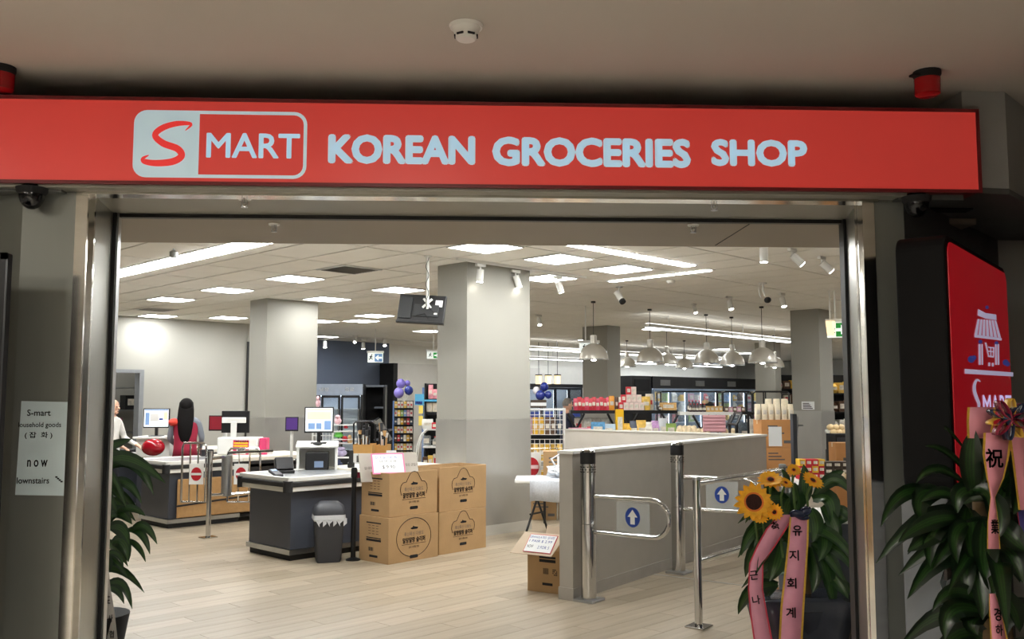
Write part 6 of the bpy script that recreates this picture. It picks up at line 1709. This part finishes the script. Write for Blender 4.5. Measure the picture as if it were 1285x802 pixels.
# white shelf with small things in front of it
YW = 13.2
a0 = at(524, 500, YW); a1 = at(556, 500, YW)
t = T('white_shelf', 'white low shelf with a bent front beside the main pillar', 'shelf', (a0.x, YW, 0), 0)
for yy in (538.5, 560.5, 590): MB().bx(.08, a1.x - a0.x, 0, .35, at(0, yy, YW).z - .02, at(0, yy, YW).z).build('shelf_board', m_whitem, t)
MB().tube([(.14, 0, at(0, 538.5, YW).z), (.06, 0, at(0, 545, YW).z), (.0, 0, at(0, 560, YW).z), (-.03, 0, at(0, 580, YW).z), (-.03, 0, 0)], .012, 8).tube([(.14, .33, at(0, 538.5, YW).z), (.06, .33, at(0, 545, YW).z), (.0, .33, at(0, 560, YW).z), (-.03, .33, at(0, 580, YW).z), (-.03, .33, 0)], .012, 8).build('side_frame', m_whitem, t)
MB().bx(a1.x - a0.x - .02, a1.x - a0.x, 0, .35, 0, at(0, 538, YW).z).build('side_panel', m_whitem, t)
ww = [(536, 538.5, .16, .14, m_whitep, 'white folded goods on the upper board of the white shelf', 'bag'), (545, 538.5, .08, .09, mr, 'dark red box on the upper board of the white shelf', 'box'), (535, 560.5, .12, .15, m_acr, 'clear plastic box on the lower board of the white shelf', 'box'), (546, 560.5, .08, .14, mat('jar_smoke', (150, 150, 146), .3), 'smoky jar on the lower board of the white shelf', 'bottle'), (534, 590, .08, .18, PK[2][1], 'brown carton at the bottom of the white shelf, left', 'box'), (540, 590, .07, .2, PK[5][1], 'tan carton at the bottom of the white shelf, middle', 'box'), (547, 590, .08, .22, PK[3][1], 'cream carton at the bottom of the white shelf, right', 'box')]
for (px, yy, w_, h_, m, lab, sh) in ww:
    packet(lab, 'goods', None, (at(px, 500, YW).x, YW + .1, at(0, yy, YW).z + .001), 0, w_, .08, h_, m, sh, 'goods_pack')
# ---------------- stockroom seen through the doorway
p = S(7.2, 20.4)
t = T('stock_shelf', 'steel stock shelf seen through the left doorway', 'shelf', p, RS)
for x in (0, 1.8):
    for y in (0, .5): MB().bx(x - .02, x + .02, y - .02, y + .02, 0, 2.0).build('upright', m_steel, t)
for z in (.3, .9, 1.4, 1.9): MB().bx(0, 1.8, 0, .5, z - .03, z).build('shelf_board', m_steel, t)
for k in range(5):
    packet(('blue stock box', 'yellow stock box', 'white stock box', 'pink stock box', 'dark stock box')[k] + ' on the stockroom shelf', 'box', None, p + Matrix.Rotation(RS, 4, 'Z') @ Vector((.2 + .33 * k, .25, (1.4, .9, 1.4, .9, 1.4)[k])), RS, .28, .3, .32, (m_blue, PK[0][1], m_whitep, PK[1][1], m_black)[k], 'box', 'stock_box')
q = T('ceiling_light', 'square light panel inside the stockroom', 'ceiling light', S(7.0, 19.8, CZ - .002), RS)
MB().bx(-.3, .3, -.3, .3, -.012, 0).build('diffuser', m_lamp, q)

# ---------------- plants
def add_leaf(root, p0, p1, p2, wd, m, nm='leaf', tilt=0.0):
    P0, P1, P2 = map(Vector, (p0, p1, p2))
    C = 2 * P1 - (P0 + P2) / 2
    n = 9; vs = []; fs = []; uv = []
    for i in range(n + 1):
        t = i / n
        p = P0 * (1 - t) ** 2 + C * 2 * t * (1 - t) + P2 * t * t
        d = ((C - P0) * (1 - t) + (P2 - C) * t); d = d.normalized() if d.length > 1e-6 else Vector((0, 0, 1))
        view = Vector((0, -1, .35)).normalized()
        s = d.cross(view)
        s = s.normalized() if s.length > .15 else Vector((1, 0, 0))
        nrm = s.cross(d).normalized()
        s = (s * math.cos(tilt) + nrm * math.sin(tilt)).normalized(); nrm = s.cross(d).normalized()
        w_ = wd * .5 * max(.05, math.sin(PI * min(1, (t * .94 + .05)) ** .85)) ** .75
        if i == n: w_ = .001
        fold = nrm * (w_ * .35)
        vs += [p - s * w_ + fold, p - s * w_ * .5 + fold * .25, p, p + s * w_ * .5 + fold * .25, p + s * w_ + fold]
        uv += [(0, t), (.25, t), (.5, t), (.75, t), (1, t)]
    for i in range(n):
        for j in range(4): fs.append((i * 5 + j, i * 5 + j + 1, i * 5 + j + 6, i * 5 + j + 5))
    me = bpy.data.meshes.new(nm); me.from_pydata([tuple(v) for v in vs], [], fs); me.materials.append(m)
    ul = me.uv_layers.new(name='UVMap')
    for lp in me.loops: ul.data[lp.index].uv = uv[lp.vertex_index]
    me.polygons.foreach_set('use_smooth', [True] * len(me.polygons)); me.update()
    o = bpy.data.objects.new(nm, me); COL.objects.link(o); o.parent = root
    return o
def plant(lab, base, Y, leaves, m, seed, extra, canes, pot_r=.17, pot_h=.3, pot_m=None, wrapm=None):
    """leaves: pixel triples + width in pixels, rebuilt at their own depths"""
    t = T('dracaena_plant', lab, 'plant', base, 0)
    o = Vector(base); rr = random.Random(seed)
    MB().lathe([(pot_r * .72, 0), (pot_r * .78, .02), (pot_r, pot_h - .03), (pot_r * 1.03, pot_h)], n=20).build('pot', pot_m or m_black, t, smooth=2)
    MB().lathe([(.01, pot_h - .03), (pot_r * .95, pot_h - .03), (pot_r * .95, pot_h - .025)], n=20).build('soil', m_soil, t)
    for (dx, dy, h, r) in canes:
        MB().tube([(dx, dy, pot_h - .05), (dx * .9, dy * .9, h)], [r, r * .85], 10).build('cane', m_bark, t, smooth=2)
    for (a, b, c, wpx) in leaves:
        y0 = Y + rr.uniform(-.03, .03); f = rr.uniform(.6, 1.2)
        dist = math.hypot(c[0] - a[0], c[1] - a[1]) * Y / F
        P0 = at(a[0], a[1], y0) - o; P1 = at(b[0], b[1], y0 - .10 * f * min(1, dist / .3)) - o; P2 = at(c[0], c[1], y0 - .14 * f * min(1, dist / .3)) - o
        add_leaf(t, P0, P1, P2, 1.35 * wpx * Y / F, m, tilt=rr.uniform(-.4, .4))
    for (cx, cy, cz, n, L, wd) in extra:
        for k in range(n):
            az = rr.uniform(.1, PI - .1) if k % 3 else rr.uniform(-PI, 0); l = L * rr.uniform(.7, 1.15); el = rr.uniform(.1, 1.1)
            d = Vector((math.cos(az), math.sin(az), 0)); P0 = Vector((cx, cy, cz + rr.uniform(-.1, .1)))
            P1 = P0 + d * l * .5 * math.cos(el) + Vector((0, 0, l * .5 * math.sin(el)))
            P2 = P0 + d * l * .95 + Vector((0, 0, l * (math.sin(el) * .5 - .45)))
            add_leaf(t, P0, P1, P2, wd * rr.uniform(.8, 1.1), m, tilt=rr.uniform(-.3, .3))
    return t
def px_(lst, ox, oy, s): return [((ox + a[0] / s, oy + a[1] / s), (ox + b[0] / s, oy + b[1] / s), (ox + c[0] / s, oy + c[1] / s), w / s) for a, b, c, w in lst]
def ribbon(root, pts, Y, m, edge, o, nm='ribbon', dy=0.0, tw=None):
    """pts: (px centre, py, width px, depth offset); a thin satin band with edged borders"""
    L = MB(); Eg = MB(); prev = None
    rows_ = []
    for (x, y, w_, d) in pts:
        a = at(x - w_ / 2, y, Y + d) - o; b = at(x + w_ / 2, y, Y + d + .01) - o; e = (b - a) * .09; rows_.append((a, a + e, b - e, b))
    vs = [q for r in rows_ for q in r]; fs = [(i * 4 + 1, i * 4 + 2, i * 4 + 6, i * 4 + 5) for i in range(len(rows_) - 1)]
    L._add(vs, fs); ob = L.build(nm, m, root, smooth=True)
    md = ob.modifiers.new('Solid', 'SOLIDIFY'); md.thickness = .001
    Eg._add(vs, [(i * 4 + j, i * 4 + j + 1, i * 4 + j + 5, i * 4 + j + 4) for i in range(len(rows_) - 1) for j in (0, 2)])
    Eg.build(nm + '_edge', edge, ob)
    return ob
def rchar(root, ch, px, py, wpx, hpx, Y, o, m=m_ink, rot=0):
    ex = Vector((math.cos(rot), 0, math.sin(rot))); ez = Vector((-math.sin(rot), 0, math.cos(rot)))
    text('ribbon_lettering', ch, at(px, py, Y) - o, ex, ez, wpx * Y / F, hpx * Y / F, m, root, .0, .025)
def sunflower(root, c, r, face, o, dr=.44):
    """petals and disc facing (face) from world point c"""
    n = Vector(face).normalized(); ex = Vector((0, 0, 1)).cross(n).normalized(); ey = n.cross(ex)
    h = MB(frame(c - o, ex, ey))
    h.ell((0, 0, .0), (r * dr, r * dr, r * .14), 18, 8)
    f = h.build('flower_disc', m_disc, root, smooth=True)
    for lay, (cnt, rl, zz, off) in enumerate(((15, 1.0, -.02, 0), (14, .86, .0, .2))):
        for k in range(cnt):
            a = 2 * PI * k / cnt + off; R = Matrix.Rotation(a, 4, 'Z')
            p = MB(frame(c - o, ex, ey) @ R)
            L = r * rl * (1 + .06 * math.sin(k * 5)); w_ = r * .17
            vs = []; 
            for i, (t, ww) in enumerate(((dr * .75, .5), (.5, .95), (.7, 1.0), (.88, .6), (1.0, .05))):
                zc = zz * r + r * .16 * (t - .3) * (1 if lay else .2); vs += [(L * t, -w_ * ww, zc + .01 * r), (L * t, 0, zc - .02 * r), (L * t, w_ * ww, zc + .01 * r)]
            fs = [(i * 3 + j, i * 3 + j + 1, i * 3 + j + 4, i * 3 + j + 3) for i in range(4) for j in range(2)]
            p._add(vs, fs); p.build('petal', m_petal, f, smooth=True)
    h = MB(frame(c - o, ex, ey)); h.lathe([(r * (dr - .04), .004), (r * (dr + .06), r * .05)], n=18); h.build('inner_ring', m_petalo, f)
    MB().tube([c - o - n * .01, c - o - n * .08 + Vector((0, 0, -.03)), c - o - n * .10 + Vector((.02, 0, -.25))], .008, 6).build('flower_stem', m_stem, f)

# middle plant with sunflowers, just inside the right jamb
YM = 5.95
bs = atz(1000, 806, 0); oM = Vector((at(1000, 700, YM).x, YM, 0))
lm = [((390, 240), (396, 160), (392, 75), 46), ((370, 270), (362, 220), (355, 150), 52), ((430, 220), (500, 230), (508, 340), 60), ((440, 200), (520, 140), (590, 200), 42), ((470, 190), (510, 130), (560, 105), 34), ((350, 260), (260, 215), (165, 310), 36), ((300, 260), (220, 240), (150, 320), 30), ((330, 330), (200, 335), (133, 455), 48), ((310, 370), (200, 420), (150, 545), 46), ((300, 400), (285, 480), (250, 562), 58), ((430, 400), (480, 500), (520, 695), 66), ((450, 390), (540, 430), (600, 520), 50), ((285, 575), (175, 600), (120, 700), 46), ((480, 330), (550, 300), (595, 290), 32), ((500, 280), (560, 270), (598, 340), 30), ((480, 520), (540, 570), (578, 635), 38), ((330, 170), (318, 130), (300, 95), 24), ((300, 300), (225, 340), (185, 420), 40), ((285, 575), (250, 600), (238, 645), 26), ((460, 330), (480, 400), (455, 480), 44), ((420, 260), (440, 330), (430, 400), 50), ((350, 200), (325, 250), (320, 300), 50), ((460, 420), (500, 470), (560, 560), 44), ((420, 420), (440, 520), (430, 610), 40), ((470, 250), (520, 330), (540, 420), 40), ((310, 250), (250, 180), (225, 160), 30)]
PMd = plant('sunflower dracaena arrangement with pink ribbons just inside the right jamb', oM, YM, px_(lm, 890, 560, 3.315), m_leaf, 4, [(0, .05, .82, 12, .42, .085), (.06, .08, .55, 8, .36, .08)], [(.0, .05, 1.0, .028), (.09, .08, .75, .024)], .2, .34, m_wrap)
loft(MB(), [[(q[0] + .03 * math.sin(i * 2.1), q[1] + .03 * math.cos(i * 1.7), z) for i, q in enumerate(rrect(-.2 - .03 * k, .24 + .03 * k, -.2, .2, .1, 4))] for k, z in enumerate((.02, .15, .28, .40))]).build('pot_wrap', m_wrap, PMd, smooth=True)
sunflower(PMd, at(946, 630, YM - .22), 23 * YM / F, (-.25, -1, .15), oM)
for (x, y, r, fc) in ((967, 602, 16, (-.1, -.55, .8)), (1020, 603, 14, (.3, -.6, .75)), (996, 590, 9, (-.1, -.7, .6)), (972, 643, 11, (-.5, -.8, .4)), (953, 648, 11, (-.4, -.8, -.5)), (986, 606, 9, (.2, -.6, .7))):
    sunflower(PMd, at(x, y, YM - .2), r * YM / F, fc, oM, .26)
b = MB()
for k, (x, y, rx, rz_, a) in enumerate(((1002, 645, 10, 5, .2), (1010, 642, 9, 6, -.4), (1006, 649, 10, 4, .1), (996, 648, 7, 4, .6))):
    c = at(x, y, YM - .2 + .01 * k) - oM; s = YM / F
    b.m = Matrix.Translation(c) @ Matrix.Rotation(a, 4, 'Y'); b.ell((0, 0, 0), (rx * s, .03, rz_ * s), 10, 6)
b.m = Matrix(); b.build('bow', m_navy, PMd, smooth=True)
rb = ribbon(PMd, [(1003, 649, 24, -.2), (1001.5, 680, 26, -.21), (998, 720, 28, -.26), (994.5, 760, 30, -.31), (992, 806, 30, -.33), (991, 840, 30, -.33)], YM, m_pink, m_gold, oM)
for ch, x, y in (('유', 1000.5, 666), ('지', 996.5, 697), ('회', 993.5, 732), ('계', 992.5, 769)): rchar(rb, ch, x, y, 12, 13, YM - (.218 if y < 690 else .25 if y < 720 else .295 if y < 750 else .335), oM)
rb = ribbon(PMd, [(987, 646, 20, -.19), (974, 664, 26, -.19), (962, 684, 24, -.18), (949, 707, 18, -.22), (948, 740, 19, -.27), (952, 770, 22, -.31), (958, 806, 24, -.33), (960, 840, 24, -.33)], YM, m_pink, m_inkred, oM)
for ch, x, y, r in (('축', 972.5, 660, .35), ('근', 946, 722, .1), ('나', 949, 753, .15)): rchar(rb, ch, x, y, 10, 11, YM - (.2 if y < 700 else .265 if y < 740 else .31), oM, rot=r)

# left plant, behind the left jamb
YLp = 5.9; oL = Vector((at(128, 700, YLp).x - .02, YLp, 0))
ll = [((40, 70), (150, 55), (292, 155), 44), ((60, 90), (165, 75), (242, 205), 40), ((50, 160), (130, 155), (192, 240), 30), ((45, 160), (90, 165), (115, 215), 26), ((40, 320), (90, 275), (152, 325), 44), ((60, 340), (112, 345), (140, 412), 44), ((150, 350), (205, 335), (256, 408), 27), ((130, 350), (190, 365), (226, 450), 25), ((70, 400), (115, 405), (136, 482), 44), ((130, 390), (180, 420), (208, 482), 20), ((40, 450), (90, 448), (116, 502), 18), ((38, 455), (48, 490), (50, 528), 34), ((45, 580), (112, 575), (152, 678), 28), ((40, 590), (90, 600), (118, 656), 22), ((35, 570), (42, 640), (28, 715), 26), ((80, 270), (150, 262), (206, 290), 26), ((30, 10), (90, -10), (150, -30), 28), ((30, 60), (60, 20), (150, 60), 26), ((20, 330), (60, 300), (90, 290), 40), ((20, 200), (60, 215), (90, 280), 30), ((20, 100), (70, 130), (130, 260), 26)]
PLf = plant('dracaena plant with a grey white ribbon half behind the left jamb', oL, YLp, px_(ll, 120, 560, 3.315), m_leaf, 9, [(-.1, .05, 1.0, 8, .35, .07), (-.1, .05, .6, 8, .35, .07)], [(-.05, .03, 1.15, .026), (-.12, .06, .8, .024)], .19, .30, m_matblack)
rb = ribbon(PLf, [(132, 712, 8, -.14), (134, 740, 10, -.14), (138, 770, 12, -.13), (141, 806, 14, -.12), (141, 830, 14, -.12)], YLp, m_ribw, m_ribw, oL)
for ch, y, x in (('민', 730, 133), ('도', 753, 135.5), ('사', 776, 138.5), ('협', 796, 140)): rchar(rb, ch, x, y, 6, 9, YLp - .15, oL, m_inkgrey)

# right plant in the passage with bow, and the lightbox behind it
YP_ = 3.55; oR = Vector((at(1235, 700, YP_).x, YP_, 0))
lr = [((350, 330), (338, 220), (355, 125), 58), ((330, 270), (262, 200), (195, 180), 22), ((320, 300), (230, 255), (165, 300), 26), ((222, 335), (120, 335), (52, 440), 36), ((245, 335), (175, 350), (190, 440), 56), ((300, 410), (200, 425), (108, 490), 42), ((300, 420), (215, 465), (138, 520), 46), ((295, 415), (220, 450), (210, 572), 50), ((375, 330), (312, 330), (300, 396), 44), ((330, 320), (385, 325), (405, 385), 38), ((335, 380), (335, 450), (345, 548), 74), ((320, 500), (318, 580), (332, 662), 54), ((415, 510), (420, 590), (415, 658), 72), ((385, 690), (290, 645), (218, 712), 34), ((400, 725), (290, 705), (258, 806), 52), ((392, 720), (345, 745), (365, 790), 46), ((440, 320), (490, 255), (525, 240), 62), ((400, 330), (430, 400), (425, 480), 50), ((490, 380), (515, 400), (540, 440), 40), ((365, 600), (405, 650), (395, 722), 46), ((380, 690), (320, 730), (240, 700), 20), ((420, 420), (470, 470), (520, 520), 60), ((430, 500), (480, 540), (510, 620), 55), ((330, 430), (290, 470), (300, 560), 40), ((420, 640), (470, 700), (500, 780), 60), ((300, 350), (240, 330), (180, 360), 30), ((460, 300), (430, 360), (450, 430), 60), ((370, 120), (400, 200), (380, 300), 50), ((330, 200), (270, 130), (262, 128), 14), ((480, 200), (500, 300), (480, 400), 60), ((390, 420), (385, 520), (392, 610), 60), ((350, 560), (375, 650), (380, 740), 40)]
PR = plant('large dark dracaena in the passage with a bow and pink ribbons before the red lightbox', oR, YP_, px_(lr, 1085, 490, 2.57), m_leaf2, 14, [(.05, .05, 1.0, 12, .42, .09), (.05, .05, .6, 10, .38, .09), (.1, .0, 1.2, 8, .35, .085)], [(.02, .06, 1.25, .03), (.12, .08, .95, .026)], .2, .32, m_wrap)
rb = ribbon(PR, [(1252, 543, 36, -.30), (1250, 570, 34, -.30), (1249, 600, 22, -.29), (1246, 624, 6, -.28), (1246, 655, 14, -.28), (1247, 689, 17, -.28)], YP_, m_pinkd, m_gold, oR)
rchar(rb, '祝', 1248, 575, 22, 24, YP_ - .315, oR); rchar(rb, '業', 1248.5, 661, 10, 18, YP_ - .30, oR)
rb = ribbon(PR, [(1245, 745, 8, -.26), (1249, 765, 16, -.26), (1254, 806, 22, -.26), (1256, 840, 22, -.26)], YP_, m_pinkd, m_gold, oR)
rchar(rb, '경', 1252, 771, 9, 16, YP_ - .275, oR, rot=0); rchar(rb, '하', 1254, 791, 9, 14, YP_ - .275, oR)
ribbon(PR, [(1232, 511, 36, -.16), (1230, 530, 34, -.15), (1229, 550, 30, -.14)], YP_, m_pinkd, m_gold, oR, 'ribbon_tail')
ribbon(PR, [(1278, 535, 26, -.18), (1283, 560, 30, -.17), (1288, 600, 30, -.16), (1292, 640, 28, -.15)], YP_, m_pinkd, m_gold, oR, 'ribbon_tail')
ribbon(PR, [(1283, 640, 14, -.05), (1292, 700, 16, -.05), (1300, 790, 16, -.05)], YP_, mat('ribbon_violet', (84, 76, 150), .5), m_inkred, oR, 'ribbon_tail')
def loop(nm, x, y, rx, rz_, a, m, d):
    c = at(x, y, YP_ + d) - oR; s = YP_ / F
    b = MB(Matrix.Translation(c) @ Matrix.Rotation(a, 4, 'Y')); n = 14; vs = []; fs = []
    for i in range(n + 1):
        t = 2 * PI * i / n; X_, Z_ = rx * s * math.cos(t), rz_ * s * math.sin(t) * .8
        vs += [(X_ + rx * s, -.022, Z_), (X_ + rx * s, .022, Z_)]
    for i in range(n): fs.append((i * 2, i * 2 + 1, i * 2 + 3, i * 2 + 2))
    b._add(vs, fs); o = b.build(nm, m, PR, smooth=True); md = o.modifiers.new('Solid', 'SOLIDIFY'); md.thickness = .0015
for k in range(10):
    a = 2 * PI * k / 10 + .2
    loop('bow_loop', 1266, 526, 12, 5, -a, (m_maroon, m_navy, m_gold)[k % 3], -.34 + .012 * (k % 3))
MB().ell(at(1266, 526, YP_ - .34) - oR, (.02, .015, .02), 10, 6).build('bow_knot', m_navy, PR, smooth=True)

# lightbox sign
LX0 = Vector((1.885, 3.95, 0)); LX1 = Vector((2.72, 5.03, 0)); ld = (LX1 - LX0).normalized(); lrz = math.atan2(ld.y, ld.x)
WL = (LX1 - LX0).length
t = T('lightbox_sign', 'black framed red lightbox sign with a roof and trolley emblem at the right', 'sign', LX0, lrz)
zT = at(1197, 302, 3.95).z; zB = at(1205, 612, 3.95).z
fm = lambda x, z, y=0: (x, y, z)
def lpx(px, py):
    """pixel to face coordinates of the lightbox"""
    r = ray(px, py); n = Vector((ld.y, -ld.x, 0)); k = LX0.dot(n) / (r[0] * n.x + r[1] * n.y)
    P = Vector((r[0] * k, r[1] * k, HC + r[2] * k)); return ((P - LX0).dot(ld), P.z)
bdy = MB(frame((0, .20, 0), (1, 0, 0), (0, 0, 1)))
bdy.prism(rrect(-.03, WL + .03, zB - .03, zT + .03, .07, 6), 0, .205); bdy.build('box_body', mat('lightbox_black', (15, 15, 16), .75, var=.1, spec=.2), t, bevel=.01)
fc = MB(frame((0, -.008, 0), (1, 0, 0), (0, 0, 1))); fc.prism(rrect(0, WL, zB, zT, .06, 6), 0, .004); fc.build('face_panel', m_red2, t)
def lpoly(nm, pts, m, d=-.0135):
    MB().poly([(lpx(*q)[0], d, lpx(*q)[1]) for q in pts]).build(nm, m, t)
lpoly('emblem_roof', [(1223.5, 388), (1233, 393), (1246.5, 395), (1247, 402), (1233, 400), (1223, 396)], m_letter2)
rf = MB()
for k in range(7):
    xt0 = 1223 + k * 3.5; xt1 = xt0 + 2.6; xb0 = 1219 + k * 5.0; xb1 = xb0 + 3.6
    rf.poly([(lpx(*q)[0], -.0135, lpx(*q)[1]) for q in ((xt0, 400.5 + k * .3), (xt1, 400.7 + k * .3), (xb1, 420.5 + k * .6), (xb0, 420 + k * .6))])
rf.build('emblem_roof_tile', m_letter2, t)
lpoly('emblem_roof_edge', [(1219, 420), (1253.5, 424.5), (1253.5, 427.5), (1219, 423.5)], m_letter2)
cp = MB()
for (x0, x1) in ((1224, 1226.6), (1227.6, 1229.6), (1245, 1247), (1248, 1250.2)):
    cp.poly([(lpx(*q)[0], -.0135, lpx(*q)[1]) for q in ((x0, 432), (x1, 432), (x1 + .3, 458), (x0 + .3, 458))])
cp.build('emblem_column', m_letter2, t)
ct = MB()
for q in ([(1232, 430), (1234, 430), (1237.5, 446), (1236, 446)], [(1236, 435), (1244, 436), (1244, 437.5), (1236.2, 436.6)], [(1236.4, 440), (1243.6, 441), (1243.6, 442.4), (1236.6, 441.6)], [(1236, 446), (1243.5, 447), (1243.5, 449), (1236, 448)], [(1242.6, 436), (1244.2, 436), (1243.8, 448), (1242.4, 448)], [(1239, 436), (1240.2, 436), (1240.4, 447), (1239.2, 447)], [(1236.5, 455), (1239, 455), (1239, 459.5), (1236.5, 459.5)], [(1241, 455.5), (1243.4, 455.5), (1243.4, 460), (1241, 460)]):
    ct.poly([(lpx(*p_)[0], -.0135, lpx(*p_)[1]) for p_ in q])
ct.build('emblem_trolley', m_letter2, t)
bl = MB()
for (cx_, cy_, r_) in ((1215, 451, 4.5), (1218.5, 449, 3), (1258.5, 455, 3.8), (1261, 457, 3), (1235, 386, 2.2), (1226.5, 429, 2.6), (1247, 431, 2.6)):
    bl.poly([(lpx(cx_ + r_ * math.cos(k * PI / 6), cy_ + r_ * math.sin(k * PI / 6))[0], -.0132, lpx(cx_ + r_ * math.cos(k * PI / 6), cy_ + r_ * math.sin(k * PI / 6))[1]) for k in range(12)])
bl.build('emblem_bush', m_letblue, t)
lpoly('divider_bar', [(1206.5, 463), (1268, 467.5), (1268, 472.5), (1206.5, 469)], m_letter2)
a0 = lpx(1230, 514); a1 = lpx(1265, 489)
text('lettering', 'MART', ((a0[0] + a1[0]) / 2, -.013, (a0[1] + a1[1]) / 2 - .03), (1, 0, 0), (0, 0, 1), abs(a1[0] - a0[0]), abs(a1[1] - a0[1]) * 1.0, m_letter2, t, .001, .03)
Cs = bez([(1226.5, 479, 0), (1222, 477, 0), (1219, 483, 0), (1219, 491, 0), (1221.5, 499, 0), (1224.5, 507, 0), (1223.5, 513, 0), (1219.5, 513, 0)], 6)
b = MB(); Lq = []; Rq = []
for i, c in enumerate(Cs):
    d = (Cs[min(i + 1, len(Cs) - 1)] - Cs[max(i - 1, 0)]).normalized(); h = 2.2 * math.sin(PI * (i + 2) / (len(Cs) + 3)) ** .7
    Lq.append(lpx(c.x + d.y * -h, c.y + d.x * h)); Rq.append(lpx(c.x + d.y * h, c.y - d.x * h))
n = len(Cs)
b._add([(q[0], -.0135, q[1]) for q in Lq] + [(q[0], -.0135, q[1]) for q in Rq], [(i, i + 1, i + 1 + n, i + n) for i in range(n - 1)])
b.build('lettering_s', m_letter2, t)
bc = T('sign_plinth', 'grey cabinet plinth under the red lightbox sign', 'plinth', LX0 + Vector((0, 0, 0)), lrz)
MB().bx(-.0, WL, .03, .22, 0, zB - .035).build('plinth_body', mat('plinth_grey', (120, 124, 130), .5, var=.04), bc, bevel=.006)
MB().bx(-.005, WL + .005, .02, .225, 0, .08).build('kick_board', m_black, bc)
q = lpx(1166, 700)
t = T('paper_strip', 'crumpled pale blue paper strip taped at the left edge of the plinth', 'paper', LX0 + ld * .0 + Vector((-.02, .0, 0)), lrz)
nd = MB(); vs = []
for i in range(9):
    z = .62 + i * .045; vs += [(-.10 + .01 * math.sin(i * 2), .03 - .012 * (i % 2), z), (-.03 + .012 * math.cos(i), .02 + .006 * (i % 2), z + .01)]
nd._add(vs, [(i * 2, i * 2 + 1, i * 2 + 3, i * 2 + 2) for i in range(8)]); o = nd.build('sheet', m_paperblue, t); md = o.modifiers.new('S', 'SOLIDIFY'); md.thickness = .001
MB().bx(-.11, -.02, .0, .012, .90, .96).build('ink_mark', m_inkgrey, t)
flush_text()
